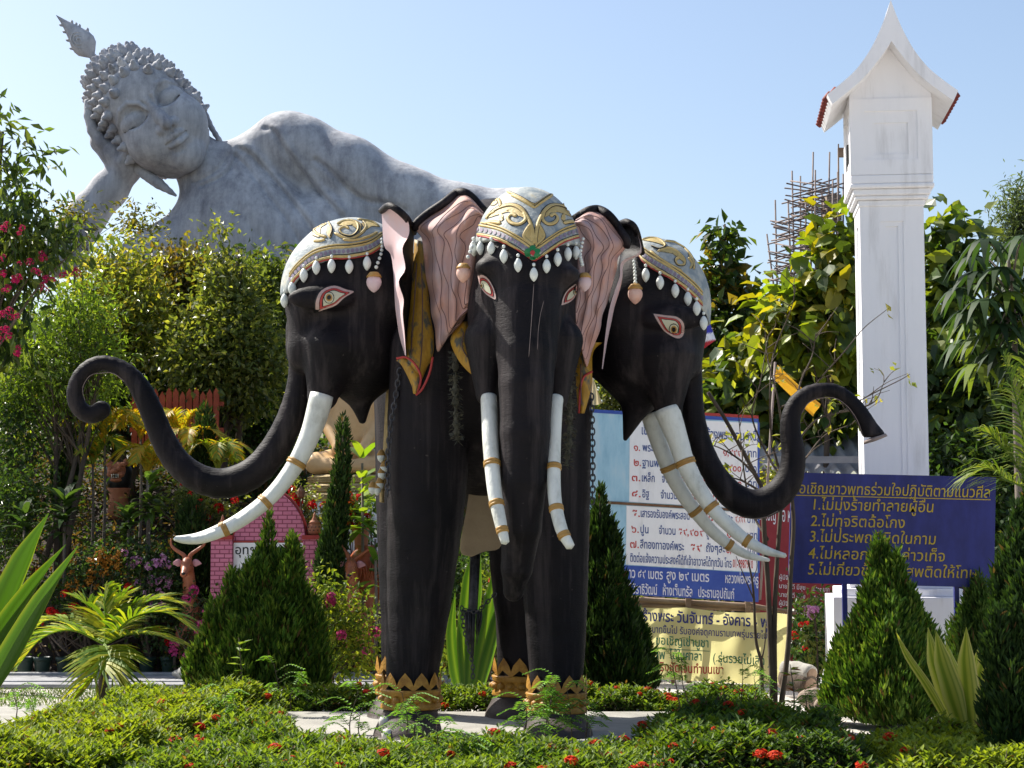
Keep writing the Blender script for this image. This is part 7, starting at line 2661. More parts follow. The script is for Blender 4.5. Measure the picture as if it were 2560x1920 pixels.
def sword_plants():
    T = thing('sword_leaf_plant', 'upright broad sword-shaped green leaves showing between the elephant legs', 'plant', tuple(P(1190, 1750, 17.6) * [1, 1, 0]))
    col = lambda a, t: np.array((0.07, 0.14, 0.02)) + np.array((0.05, 0.06, 0.01)) * math.cos(a * 6)
    for pts, w in (([(1170, 1760), (1180, 1600), (1192, 1480), (1202, 1385)], [0.08, 0.15, 0.12, 0.003]), ([(1180, 1760), (1205, 1620), (1228, 1500), (1240, 1400)], [0.08, 0.16, 0.14, 0.003]), ([(1160, 1760), (1140, 1680), (1130, 1580), (1138, 1480)], [0.08, 0.13, 0.11, 0.003]), ([(1165, 1760), (1160, 1600), (1172, 1450), (1185, 1380)], [0.08, 0.14, 0.12, 0.003]), ([(1190, 1760), (1215, 1660), (1240, 1560), (1252, 1480)], [0.08, 0.14, 0.12, 0.003])):
        V, F, C = strap(PA(pts, 17.6), w, (1, 0.3, 0.1), col, 6, 0.2)
        fast_mesh('leaf', V, F, M['blade'], T, smooth=True, cols=C)


agave_left()
furcraea()
sword_plants()

# ---------------- palms
PG = [(0.15, 0.23, 0.02), (0.26, 0.30, 0.03), (0.09, 0.17, 0.02), (0.34, 0.34, 0.04)]
PYEL = [(0.40, 0.30, 0.02), (0.34, 0.32, 0.03), (0.22, 0.26, 0.03), (0.45, 0.26, 0.02)]


def PP(l, Y, dy=None):
    return [P(p[0], p[1], Y + (dy[i] if dy else 0)) for i, p in enumerate(l)]


c = P(262, 1610, 16.2)
palm('palm', 'small young palm with arching fronds beside the walk at the left', 'palm', P(245, 1760, 16.2) * [1, 1, 0], c,
     [PP([(180, 1575), (105, 1595), (48, 1660)], 16.1), PP([(180, 1560), (120, 1550), (90, 1570)], 16.5), PP([(235, 1550), (215, 1510), (180, 1490)], 16.6), PP([(310, 1540), (380, 1500), (440, 1505)], 16.4), PP([(330, 1545), (410, 1530), (478, 1570)], 16.0), PP([(320, 1585), (380, 1585), (440, 1605)], 15.9), PP([(280, 1550), (300, 1500), (330, 1480)], 16.5), PP([(250, 1660), (230, 1700), (205, 1735)], 15.7), PP([(275, 1640), (290, 1690), (310, 1730)], 15.8), PP([(265, 1560), (262, 1510), (262, 1470)], 16.3)],
     34, 0.46, 0.03, PG, 91, stem_r=0.05, vee=0.35, droop=0.35, stemmat='bark')
GA = 'yellow feather palms on the slope'
for i, (px, py, Y, lab, s) in enumerate(((262, 1092, 22.8, 'yellowing feather palm just above the beast statue', 5), (452, 1095, 23.0, 'feather palm with golden fronds right of the rising left trunk', 6), (368, 1185, 22.2, 'low golden feather palm left of the left trunk bend', 7), (232, 1160, 22.8, 'green and yellow feather palm right of the shaded cypress', 8), (352, 1098, 23.2, 'orange-tinted feather palm behind the rising left trunk', 9), (478, 1140, 22.6, 'small yellow feather palm under the golden one', 10), (545, 1175, 22.4, 'little feather palm with bright yellow tip above the lowest bend of the left trunk', 11))):
    rg = np.random.default_rng(s)
    c = P(px, py, Y)
    bz = float(terrain(c[0], Y))
    fr = []
    for k in range(8):
        a = 2 * math.pi * k / 8 + rg.uniform(-0.3, 0.3)
        r = rg.uniform(0.25, 0.42)
        d = np.array([math.cos(a), math.sin(a) * 0.8, 0])
        fr.append([c + d * r * 0.5 + [0, 0, 0.32], c + d * r + [0, 0, 0.30], c + d * r * 1.5 + [0, 0, 0.14]])
    palm('feather_palm', lab, 'palm', np.array([c[0], Y, min(bz, c[2] - 0.2)]), c, fr, 24, 0.20, 0.024, PYEL if i not in (3, 6) else PYEL[2:] + PG, s, GA, 0.02, 0.3, 0.3)
c = P(2590, 1230, 15.5)
palm('coconut_palm', 'young coconut palm with long thin leaflets at the right picture edge', 'palm', P(2600, 1760, 15.5) * [1, 1, 0], c,
     [PP([(2560, 1080), (2530, 960), (2510, 890)], 15.6), PP([(2530, 1150), (2480, 1090), (2450, 1075)], 15.6), PP([(2570, 1030), (2570, 900), (2550, 860)], 15.9), PP([(2520, 1200), (2470, 1170), (2425, 1190)], 15.4), PP([(2630, 1080), (2660, 960), (2680, 900)], 15.5)],
     34, 0.55, 0.022, [(0.09, 0.15, 0.02), (0.14, 0.2, 0.03), (0.2, 0.24, 0.05)], 95, stem_r=0.06, vee=0.3, droop=0.5)

# ---------------- leafy rosettes and shrubs on the planted slope
def rosette(name, lab, cat, px, py, Y, n, L, W, pal, seed, layers=3, hz=0.5, group=None):
    rg = np.random.default_rng(seed)
    c = P(px, py, Y)
    bz = float(terrain(c[0], Y))
    T = thing(name, lab, cat, (c[0], Y, bz), group)
    mb = MB()
    mb.tube([(c[0], Y, bz - 0.05), (c[0] + 0.02, Y, (bz + c[2]) / 2), tuple(c + [0, 0, hz * 0.4])], [0.03, 0.022, 0.015], 6)
    mb.build('stem', M['bark_grey'], T)
    t = rg.random(n)
    a = rg.uniform(0, 6.28, n)
    pos = c + np.stack([np.zeros(n), np.zeros(n), (t - 0.5) * hz], 1)
    d = np.stack([np.cos(a), np.sin(a), 0.1 + 1.1 * t + rg.normal(size=n) * 0.15], 1)
    col = pick(pal, n, rg)
    V, F, C = blades(None, pos, d, np.tile([0, 0, 1.0], (n, 1)), L * rg.uniform(0.7, 1.2, n), W * rg.uniform(0.8, 1.2, n), col, 4, 0.45)
    fast_mesh('leaves', V, F, M['leaf'], T, smooth=True, cols=C)
    return T


DRA = [(0.03, 0.065, 0.022), (0.045, 0.085, 0.025), (0.06, 0.11, 0.03)]
GD = 'broad strap-leaved foliage plants on the slope'
rosette('foliage_plant', 'broad-leaved dark foliage plant at the left with arching leaves', 'plant', 160, 1290, 21.3, 46, 0.5, 0.10, DRA, 101, hz=0.5, group=GD)
rosette('foliage_plant', 'dark foliage plant at the far left edge below the weedy shrub', 'plant', 60, 1330, 21.0, 36, 0.45, 0.09, DRA, 102, hz=0.5, group=GD)
rosette('foliage_plant', 'foliage plant with light glossy leaves right of the animal mask statue', 'plant', 372, 1245, 21.2, 46, 0.42, 0.085, [(0.07, 0.13, 0.03), (0.1, 0.17, 0.04), (0.045, 0.08, 0.025)], 103, hz=0.45, group=GD)
rosette('foliage_plant', 'foliage plant below the animal mask statue', 'plant', 320, 1320, 21.0, 40, 0.4, 0.085, DRA, 104, hz=0.45, group=GD)
rosette('foliage_plant', 'foliage plant over the small clay pot near the tusk tip', 'plant', 400, 1288, 24.6, 26, 0.34, 0.06, [(0.05, 0.09, 0.03), (0.09, 0.14, 0.05)], 105, hz=0.25, group=GD)
rosette('banana_leaf_plant', 'bright broad-leaved canna behind the left hind leg', 'plant', 905, 1235, 20.6, 26, 0.55, 0.13, [(0.14, 0.24, 0.02), (0.09, 0.17, 0.02), (0.2, 0.28, 0.03)], 106, hz=0.9)
rosette('banana_leaf_plant', 'low canna clump beside the brown glazed jar', 'plant', 938, 1400, 20.2, 22, 0.5, 0.10, [(0.08, 0.16, 0.02), (0.05, 0.11, 0.02)], 107, hz=0.6)


def bush(name, lab, cat, els, nclus, per, spread, L, W, pal, seed, fl=None, kind='red', nfl=0, group=None, mat='leaf'):
    T = tree(name, lab, cat, els, nclus, per, spread, L, W, pal, seed, None, 0.025, group=group, mat=mat, trunks=3, nlimb=10)
    if nfl:
        rg = np.random.default_rng(seed + 500)
        out = []
        for k in range(nfl):
            e = els[rg.integers(0, len(els))]
            q = rg.normal(size=3)
            q[1] = -abs(q[1]) - 0.3
            q = q / np.linalg.norm(q)
            out.append((np.array(e[0]) + q * np.array(e[1]) * 1.02, rg.uniform(0.6, 1.1)))
        flowers(T, out, kind)
    return T


bush('flower_bush', 'bush covered in orange-brown blossom above the small palm', 'bush', [E_(235, 1420, 60, 40, 20.8), E_(270, 1400, 30, 30, 20.7), E_(215, 1470, 40, 40, 20.8)], 70, 20, 0.09, 0.06, 0.035, DARK, 111, kind='orange', nfl=42)
bush('flower_bush', 'bush with pale pink and lilac blossom left of the deer statue', 'bush', [E_(385, 1420, 55, 50, 20.8), E_(350, 1390, 40, 30, 20.8), E_(400, 1480, 40, 40, 20.7)], 80, 20, 0.09, 0.06, 0.035, DARK, 112, kind='pink', nfl=28)
bush('flower_bush', 'dark bush with scattered red blossom behind the small palm', 'bush', [E_(300, 1510, 90, 50, 20.75), E_(190, 1530, 70, 50, 20.75), E_(400, 1550, 60, 60, 20.75), E_(90, 1500, 70, 70, 20.8)], 130, 20, 0.1, 0.06, 0.035, DARK, 113, kind='red', nfl=26)
bush('flower_bush', 'bush with hot pink blossom between the deer and the broad conifer', 'bush', [E_(500, 1530, 40, 60, 20.6), E_(480, 1610, 50, 60, 20.6)], 60, 18, 0.1, 0.06, 0.035, DARK, 114, kind='hotpink', nfl=14)
bush('flower_bush', 'red-flowered shrub left of the pink wall top', 'bush', [E_(540, 1265, 60, 35, 21.6), E_(470, 1240, 40, 35, 21.6)], 50, 18, 0.1, 0.075, 0.035, MID, 115, kind='red', nfl=10)
bush('flower_bush', 'red-flowered shrub right of the pink wall top', 'bush', [E_(775, 1280, 50, 40, 21.6), E_(740, 1250, 40, 35, 21.6)], 46, 18, 0.1, 0.075, 0.035, MID, 116, kind='red', nfl=9)
bush('flower_bush', 'shrub with red blossom on top of the glazed jar', 'bush', [E_(905, 1290, 40, 45, 21.0), E_(880, 1260, 30, 35, 21.0)], 40, 16, 0.09, 0.085, 0.04, BRIGHT, 117, kind='red', nfl=12)
bush('golden_bush', 'loose yellow-green bush in front of the second deer statue', 'bush', [E_(790, 1480, 50, 45, 18.3), E_(830, 1560, 75, 70, 18.3), E_(880, 1640, 70, 70, 18.3), E_(900, 1540, 50, 60, 18.4)], 150, 18, 0.10, 0.065, 0.033, [(0.26, 0.3, 0.03), (0.16, 0.22, 0.025), (0.08, 0.13, 0.02)], 118, kind='hotpink', nfl=6, mat='leaf_soft')
bush('golden_bush', 'yellow-green bush seen between the legs under the belly', 'bush', [E_(1225, 1470, 40, 70, 18.8), E_(1210, 1600, 60, 80, 18.8), E_(1130, 1640, 50, 60, 18.8)], 100, 18, 0.10, 0.065, 0.033, [(0.16, 0.2, 0.025), (0.09, 0.14, 0.02), (0.05, 0.08, 0.015)], 119, kind='red', nfl=10, mat='leaf_soft')
bush('garden_bush', 'shady green bush behind the hind legs under the slope', 'bush', [E_(1180, 1420, 70, 80, 20.5), E_(1080, 1450, 80, 80, 20.5), E_(1290, 1430, 60, 80, 20.5)], 110, 20, 0.12, 0.08, 0.04, DARK, 120)
bush('garden_bush', 'green bush at the foot of the notice board behind the narrow conifer', 'bush', [E_(1500, 1560, 90, 100, 20.8), E_(1420, 1520, 70, 90, 21.0)], 110, 20, 0.12, 0.08, 0.045, MID, 121)
bush('garden_bush', 'bright leaves glimpsed in the gap above the red board', 'bush', [E_(1930, 1210, 40, 30, 22.2), E_(1920, 1330, 30, 40, 22.2), E_(1900, 1430, 25, 40, 22.2)], 50, 16, 0.12, 0.1, 0.05, YG, 122)
bush('garden_bush', 'small tuft of bushes on the ridge right of the statue elbow', 'bush', [E_(345, 560, 40, 20, 60), E_(180, 540, 40, 18, 60)], 50, 14, 0.35, 0.22, 0.1, OLIVE, 123)

# understorey on the slope: one loose mass of litter-level leaves nobody could count
def understorey():
    rg = np.random.default_rng(131)
    n = 60000
    x = rg.uniform(-9, 1.2, n)
    y = rg.uniform(20.7, 29, n)
    keep = rg.random(n) < (0.35 + 0.65 * (np.sin(x * 2.1) * np.sin(y * 1.7) > -0.1))
    x, y = x[keep], y[keep]
    z = terrain(x, y) + rg.exponential(0.13, len(x))
    n = len(x)
    V, F, C = leaves_geo(np.stack([x, y, z], 1), rg.normal(size=(n, 3)), rg.normal(size=(n, 3)) * 0.5 + [0, 0, 1], 0.10 * rg.uniform(0.5, 1.3, n), 0.045, pick([(0.03, 0.06, 0.015), (0.06, 0.1, 0.02), (0.12, 0.075, 0.03), (0.08, 0.05, 0.025)], n, rg, jit=0.4), OVAL_V, OVAL_F)
    o = fast_mesh('undergrowth', V, F, M['leaf_soft'], None, smooth=False, cols=C)
    tag(o, 'low shady undergrowth and fallen leaves over the garden slope', None, None, 'stuff')
    # grass patch beside the walk
    n = 5000
    x = rg.uniform(-5.6, -2.6, n)
    y = rg.uniform(17.2, 19.2, n)
    V, F, C = blades(None, np.stack([x, y, np.zeros(n)], 1), np.stack([rg.normal(size=n) * 0.4, rg.normal(size=n) * 0.4, np.ones(n)], 1), rg.normal(size=(n, 3)), 0.06, 0.008, pick([(0.06, 0.11, 0.02), (0.1, 0.13, 0.03)], n, rg), 2, 0.3)
    o = fast_mesh('grass', V, F, M['leaf_soft'], None, smooth=False, cols=C)
    tag(o, 'thin grass between the walk and the kerb', None, None, 'stuff')
    # far wooded slope behind the trees
    n = 30000
    x = rg.uniform(-26, 30, n)
    y = rg.uniform(29, 62, n)
    z = terrain(x, y) + np.minimum(rg.exponential(0.4, n), 1.2)
    V, F, C = leaves_geo(np.stack([x, y, z], 1), rg.normal(size=(n, 3)), rg.normal(size=(n, 3)) * 0.5 + [0, 0, 1], 0.34 * rg.uniform(0.5, 1.3, n), 0.18, pick(OLIVE + DARK, n, rg, jit=0.4), OVAL_V, OVAL_F)
    o = fast_mesh('hillside_scrub', V, F, M['leaf_soft'], None, smooth=False, cols=C)
    tag(o, 'scrub covering the hill below the reclining statue', None, None, 'stuff')


understorey()
# ================================================================ GARDEN OBJECTS
def tz(px, Y):
    x = P(px, 1400, Y)[0]
    return x, float(terrain(x, Y))


def pink_wall():
    Y = 20.7
    x0, z0 = tz(670, Y)
    T = thing('brick_shrine_wall', 'pink painted brick wall with pointed arch top and white name plaque', 'wall', (x0, Y, 0))

    def prism(name, pts, y0, y1, mat, parent, smooth=False):
        v = [(P(x, y, Y)[0], y0, P(x, y, Y)[2]) for x, y in pts] + [(P(x, y, Y)[0], y1, P(x, y, Y)[2]) for x, y in pts]
        n = len(pts)
        f = [tuple(range(n)), tuple(range(2 * n - 1, n - 1, -1))] + [(i, n + i, n + (i + 1) % n, (i + 1) % n) for i in range(n)]
        return mk(name, v, f, mat, parent, smooth)
    for a, b in ((531, 583), (760, 808)):
        prism('pillar', [(b, 1349), (a, 1349), (a - 4, 1690), (b, 1690)], Y - 0.1, Y + 0.25, M['brick'], T)
        prism('pillar_cap', [(b + 2, 1338), (a - 2, 1338), (a - 2, 1348.5), (b + 2, 1348.5)], Y - 0.13, Y + 0.28, M['red'], T)
    arch = [(583, 1349), (590, 1325), (604, 1298), (626, 1272), (655, 1249), (684, 1234), (700, 1234), (722, 1250), (742, 1276), (756, 1306), (764, 1349)]
    arch = [tuple(p) for p in catmull(arch, 4)]
    prism('gable_wall', [(760, 1690)] + arch[::-1] + [(583, 1690)], Y, Y + 0.2, M['brick'], T)
    mb = MB()
    mb.tube([P(x, y, Y) + np.array([0, 0.1, 0]) for x, y in arch], 0.032, 8)
    mb.build('arch_rim', M['red'], T)
    prism('plaque_frame', [(763, 1352), (580, 1352), (578, 1480), (763, 1480)], Y - 0.012, Y - 0.002, M['red'], T)
    prism('plaque', [(758, 1357), (585, 1357), (583, 1476), (758, 1476)], Y - 0.022, Y - 0.0125, M['boardwhite'], T)
    fr = Frame((585, 1357), (758, 1357), (584, 1476), Y - 0.024)
    lettering(fr, 'อุทยานสวรรค์', 0.02, 0.985, 0.76, 0.15, M['inkblack'], T, d=0.001, bold=0.01)
    lettering(fr, 'บ้านแม่ใหม่', 0.12, 0.97, 0.42, 0.15, M['inkblack'], T, d=0.001, bold=0.01)
    # pierced clay lanterns standing on the pillars
    for px, by, R, lab in ((556, 1338, 17, 'pierced clay lantern pot with a pointed lid on the left pillar of the pink wall'), (786, 1338, 19, 'pierced clay lantern pot with a pointed lid on the right pillar of the pink wall')):
        r = S(R, Y)
        b = P(px, by, Y + 0.08)
        L = thing('clay_lantern', lab, 'lantern', tuple(b), 'clay lanterns on the pink wall')
        mb = MB()
        mb.lathe([(r * 0.6, 0), (r * 0.9, r * 0.25), (r, r * 0.75), (r * 0.92, r * 1.2), (r * 0.7, r * 1.5), (r * 0.72, r * 1.58)], b, 20)
        mb.build('pot', M['terracotta'], L)
        mb = MB()
        mb.lathe([(r * 0.78, r * 1.55), (r * 0.55, r * 1.85), (r * 0.34, r * 2.05), (r * 0.36, r * 2.15), (r * 0.2, r * 2.35), (r * 0.2, r * 2.6), (0.004, r * 3.0)], b, 16)
        mb.build('lid', M['terracotta'], L)
        mb = MB()
        for row in range(2):
            for k in range(12):
                a = 2 * math.pi * (k + 0.5 * row) / 12
                c = b + np.array([math.cos(a) * r * 1.0, math.sin(a) * r * 1.0, r * (0.65 + 0.42 * row)])
                mb.lathe([(0.001, 0.004), (r * 0.085, 0.002), (r * 0.085, -0.01), (0.001, -0.012)], c, 8, 0, (math.cos(a), math.sin(a), 0))
        mb.build('pierced_holes', M['inkblack'], L)


pink_wall()


def seated_statue():
    Y = 23.2
    x0, z0 = tz(882, Y)
    T = thing('seated_statue', 'cream and gold seated figure on coiled base behind the left elephant head', 'statue', (x0, Y, z0))
    u = Y / FPX

    def Q(x, y, dy=0):
        return P(x, y, Y) + np.array([0, dy, 0])
    a, b = Q(730, 1200), Q(1040, 800)
    s = SDF((a[0], Y - 0.75, a[2]), (b[0], Y + 0.6, b[2]), 0.022)
    s.ell(Q(882, 1060), (58 * u, 0.24, 95 * u))
    s.cap(Q(840, 975), Q(925, 975), 0.14, 0.14, 0.15)
    s.cap(Q(882, 960), Q(882, 920), 0.085, 0.085, 0.08)
    s.ell(Q(882, 888), (30 * u, 0.17, 40 * u), 0.05)
    s.ell(Q(882, 846), (16 * u, 0.09, 14 * u), 0.05)
    s.cap(Q(882, 840), Q(882, 812), 0.05, 0.01, 0.04)
    s.ell(Q(882, 894, -0.16), (5 * u, 0.04, 12 * u), 0.02)
    s.chain([Q(832, 980), Q(818, 1060, -0.05), Q(850, 1118, -0.32)], [0.115, 0.095, 0.07], 0.05)
    s.chain([Q(932, 980), Q(948, 1060, -0.05), Q(915, 1120, -0.32)], [0.13, 0.105, 0.07], 0.05)
    s.cap(Q(850, 1128, -0.34), Q(915, 1132, -0.34), 0.06, 0.05, 0.05)
    s.chain([Q(850, 1150, -0.05), Q(795, 1160, -0.22), Q(870, 1172, -0.42)], [0.17, 0.13, 0.09], 0.06)
    s.chain([Q(915, 1150, -0.05), Q(972, 1160, -0.22), Q(890, 1168, -0.40)], [0.17, 0.13, 0.09], 0.06)
    s.ell(Q(882, 1172, -0.05), (115 * u, 0.42, 16 * u), 0.05)
    V, F = s.mesh()
    fast_mesh('body', V, F, M['statuegold'], T)
    for k, (y0, y1, hw) in enumerate(((1190, 1212, 112), (1212, 1234, 120), (1234, 1257, 128))):
        mb = MB()
        c = Q(882, (y0 + y1) / 2)
        h = (y1 - y0) / 2 * u
        prof = [(hw * u * 0.7, -h), (hw * u * 0.95, -h), (hw * u, -h * 0.4), (hw * u, h * 0.4), (hw * u * 0.95, h), (hw * u * 0.7, h)]
        mb.lathe(prof, c, 40)
        for j in range(3):
            mb.lathe([(hw * u * 0.99, h * (-0.6 + 0.55 * j) - 0.012), (hw * u * 1.03, h * (-0.6 + 0.55 * j)), (hw * u * 0.99, h * (-0.6 + 0.55 * j) + 0.012)], c, 40)
        mb.build('coil', M['rope'], T)
    mb = MB()
    w = 135 * u
    zt = Q(882, 1257)[2]
    mb.box((x0 - w, Y - w * 0.9, z0 - 0.4), (x0 + w, Y + w * 0.9, zt))
    o = mb.build('plinth', M['white'], T, smooth=False)


seated_statue()


def deer(px, py, Y, lab, antlers, turn=0.0, seed=1):
    x0, z0 = tz(px, Y)
    T = thing('deer_statue', lab, 'deer statue', (x0, Y, z0), 'brown deer statues')
    u = Y / FPX

    def Q(x, y, dy=0):
        return P(px + x, py + y, Y) + np.array([0, dy, 0])
    a, b = Q(-70, 240), Q(70, -60)
    s = SDF((a[0], Y - 0.45, max(a[2], z0 - 0.05)), (b[0], Y + 1.3, b[2]), 0.017)
    s.ell(Q(0, 0, -0.02), (15 * u, 0.10, 20 * u))
    s.cap(Q(0, 5, -0.06), Q(0, 24, -0.22), 12 * u, 8 * u, 0.04)
    s.cap(Q(1, 15, 0.05), Q(4, 110, 0.14), 14 * u, 21 * u, 0.05)
    s.ell(Q(5, 150, 0.25), (28 * u, 0.26, 42 * u), 0.08)
    s.cap(Q(6, 150, 0.3), Q(8, 150, 0.95), 0.17, 0.17, 0.08)
    for dx, dy in ((-16, 0.12), (20, 0.12), (-14, 0.98), (22, 0.98)):
        zt = Q(dx, 175, dy)
        s.chain([zt, np.array([zt[0], zt[1] + 0.03, (zt[2] + z0) / 2]), np.array([zt[0], zt[1], z0])], [0.085, 0.045, 0.035], 0.04)
    V, F = s.mesh()
    fast_mesh('body', V, F, M['deer'], T)
    for g in (-1, 1):
        mb = MB()
        ctr = catmull([Q(g * 12, -4), Q(g * 24, -5, -0.02), Q(g * 37, -3, -0.02)], 5)
        mb.tube(ctr, [0.012, 0.026, 0.036, 0.044, 0.046, 0.044, 0.038, 0.03, 0.022, 0.012, 0.003][:len(ctr)], 10, flat=0.35)
        mb.build('ear', M['pinkear'], T)
        mb = MB()
        mb.lathe([(0.001, 0.014), (0.011, 0.008), (0.014, 0), (0.011, -0.008), (0.001, -0.014)], Q(g * 11, 2, -0.085), 8)
        mb.build('eye', M['black'], T)
        mb = MB()
        q = catmull([Q(x, y, dy) for x, y, dy in antlers[0 if g < 0 else 1]], 6)
        mb.tube(q, np.linspace(0.03, 0.009, len(q)), 8)
        mb.build('antler', M['deer'], T)
    mb = MB()
    mb.lathe([(0.001, 0.02), (0.022, 0.01), (0.024, -0.008), (0.001, -0.02)], Q(0, 21, -0.25), 10)
    mb.build('nose', M['black'], T)


deer(468, 1412, 20.55, 'brown deer statue with spread antlers left of the pink wall', ([(-6, -14, 0), (-9, -24, 0), (-30, -38, 0), (-40, -50, 0), (-40, -66, 0)], [(6, -14, 0), (10, -26, 0), (32, -42, 0), (43, -52, 0), (42, -72, 0)]))
deer(878, 1416, 20.3, 'brown deer statue with long curved horns beside the hind leg', ([(-4, -14, 0), (-10, -30, 0), (-24, -52, 0), (-30, -80, 0), (-28, -98, 0)], [(5, -14, 0), (14, -22, 0), (34, -36, 0), (50, -46, 0)]))


def beast():
    Y = 24.9
    x0, z0 = tz(297, Y)
    T = thing('beast_statue', 'dark guardian beast statue with open fanged mouth on a red base among palms', 'statue', (x0, Y, z0))
    u = Y / FPX

    def Q(x, y, dy=0):
        return P(297 + x, 1187 + y, Y) + np.array([0, dy, 0])
    a, b = Q(-50, 70), Q(50, -50)
    s = SDF((a[0], Y - 0.45, a[2]), (b[0], Y + 0.4, b[2]), 0.014)
    s.ell(Q(0, 10), (30 * u, 0.2, 42 * u))
    s.ell(Q(0, -8), (33 * u, 0.19, 28 * u), 0.03)
    V, F = s.mesh()
    fast_mesh('body', V, F, M['black'], T)
    s = SDF((a[0], Y - 0.5, a[2]), (b[0], Y + 0.1, b[2]), 0.011)
    s.ell(Q(0, -10, -0.14), (23 * u, 0.09, 22 * u))
    for g in (-1, 1):
        s.ell(Q(g * 13, -24, -0.17), (13 * u, 0.05, 7 * u), 0.02)
        s.ell(Q(g * 22, -30, -0.1), (8 * u, 0.04, 10 * u), 0.02)
        s.ell(Q(g * 11, -15, -0.24), (5 * u, 0.025, 5 * u), 0.01)
        s.ell(Q(g * 13, 0, -0.2), (9 * u, 0.05, 8 * u), 0.02)
    s.ell(Q(0, -8, -0.24), (9 * u, 0.05, 7 * u), 0.02)
    s.ell(Q(0, 14, -0.18), (15 * u, 0.06, 6 * u), 0.02)
    s.ell(Q(0, 4, -0.26), (9 * u, 0.08, 6 * u), 0.008, 'sub')
    V, F = s.mesh()
    fast_mesh('mask', V, F, M['terracotta'], T)
    mb = MB()
    for x, y, l in ((-8, 0, 1), (-3, 0, 0.6), (3, 0, 0.6), (8, 0, 1), (-8, 9, -1), (8, 9, -1), (-3, 9, -0.6), (3, 9, -0.6)):
        c = Q(x, y, -0.24)
        mb.tube([c, c + np.array([0, -0.01, -0.035 * l])], [0.012, 0.002], 6)
    mb.build('teeth', M['ivory'], T)
    mb = MB()
    b = Q(0, 78)
    mb.lathe([(0.1, z0 - b[2] - 0.05), (0.16, z0 - b[2] + 0.0), (0.13, 0.1), (0.15, 0.22), (0.17, 0.25), (0.1, 0.26)], b, 18)
    mb.build('base', M['terracotta'], T)


beast()


def pot(name, label, px, ty, by, R, Y, mat, base_z=None, group=None, parts=True):
    b = P(px, by, Y)
    if base_z is not None:
        b[2] = base_z
    h = P(px, ty, Y)[2] - b[2]
    r = S(R, Y)
    T = thing(name, label, 'pot', tuple(b), group)
    mb = MB()
    mb.lathe([(r * 0.66, 0), (r * 0.7, 0.01), (r * 0.88, h * 0.75), (r * 0.9, h * 0.8), (r, h * 0.82), (r, h), (r * 0.9, h), (r * 0.86, h * 0.85), (0.01, h * 0.84)], b, 20)
    mb.build('pot_body', mat, T)
    mb = MB()
    mb.lathe([(r * 0.84, h * 0.86), (r * 0.4, h * 0.9), (0.01, h * 0.91)], b, 14)
    mb.build('soil', M['litter'], T)
    return T


def jar():
    Y = 20.75
    b = P(914, 1475, Y)
    x0, z0 = tz(914, Y)
    T = thing('glazed_jar', 'big round brown glazed water jar with dragon relief beside the second deer', 'jar', (b[0], Y, z0))
    u = Y / FPX
    h = b[2]
    mb = MB()
    mb.lathe([(24 * u, z0 - h), (30 * u, z0 - h + 0.3), (33 * u, -0.12), (44 * u, 0.08), (48 * u, 0.22), (44 * u, 0.36), (30 * u, 0.46), (24 * u, 0.48), (27 * u, 0.52), (22 * u, 0.52)], b, 28)
    mb.build('jar_body', M['glaze'], T)
    mb = MB()
    for g in (0, 1):
        q = []
        for k in range(30):
            a = -2.4 + k * 0.06 + g * 0.3
            z = 0.22 + 0.10 * math.sin(k * 0.7 + g * 2)
            r = np.interp(z, [0.08, 0.22, 0.36], [44 * u, 48 * u, 44 * u]) + 0.01
            q.append(b + np.array([math.cos(a) * r, math.sin(a) * r, z]))
        mb.tube(q, np.linspace(0.022, 0.008, 30), 6)
    mb.build('dragon_relief', M['glaze'], T)
    pot('flower_pot', 'tapering clay flower pot standing on the glazed jar', 903, 1318, 1373, 22, Y, M['terracotta'], None)


jar()
pot('flower_pot', 'small clay flower pot on the slope near the left tusk tip', 410, 1298, 1336, 24, 24.9, M['terracotta'], tz(410, 24.9)[1] - 0.02)
GP = 'dark green plastic pots along the kerb'
dp = None
for i, px in enumerate((62, 112, 168, 222, 318, 372, 428, 478)):
    Y = 20.72
    lab = ('first', 'second', 'third', 'fourth', 'fifth', 'sixth', 'seventh', 'last')[i] + ' dark green pot from the left in the row behind the kerb'
    if dp is None:
        dp = pot('plant_pot', lab, px, 1642, 1688, 23, Y, M['darkpot'], 0.03, GP)
        kids = list(dp.children)
    else:
        x, _ = tz(px, Y)
        o = dp.copy()
        COL.objects.link(o)
        o.location = (x, Y, 0.03)
        o['label'] = lab
        for k in kids:
            c = k.copy()
            COL.objects.link(c)
            c.parent = o


def rock(px, py, R, Y, seed, lab, group='stones beside the white plinth', sq=(1.2, 1, 0.8), mat='rock'):
    rg = np.random.default_rng(seed)
    c = P(px, py, Y)
    r = S(R, Y)
    c[2] = max(0.25 * r, c[2])
    s = SDF(c - r * 1.9, c + r * 1.9, r / 11)
    s.ell(c, np.array(sq) * r)
    for k in range(5):
        d = unit(rg.normal(size=3))
        s.ell(c + d * r * 0.6, r * rg.uniform(0.4, 0.65), r * 0.3)
    for k in range(4):
        d = unit(rg.normal(size=3))
        s.ell(c + d * r * 1.35, r * rg.uniform(0.4, 0.6), r * 0.15, 'sub')
    V, F = s.mesh()
    V[:, 2] = np.maximum(V[:, 2], -0.02)
    o = fast_mesh('stone', V, F, M[mat], None, origin=c)
    tag(o, lab, 'stone', group)


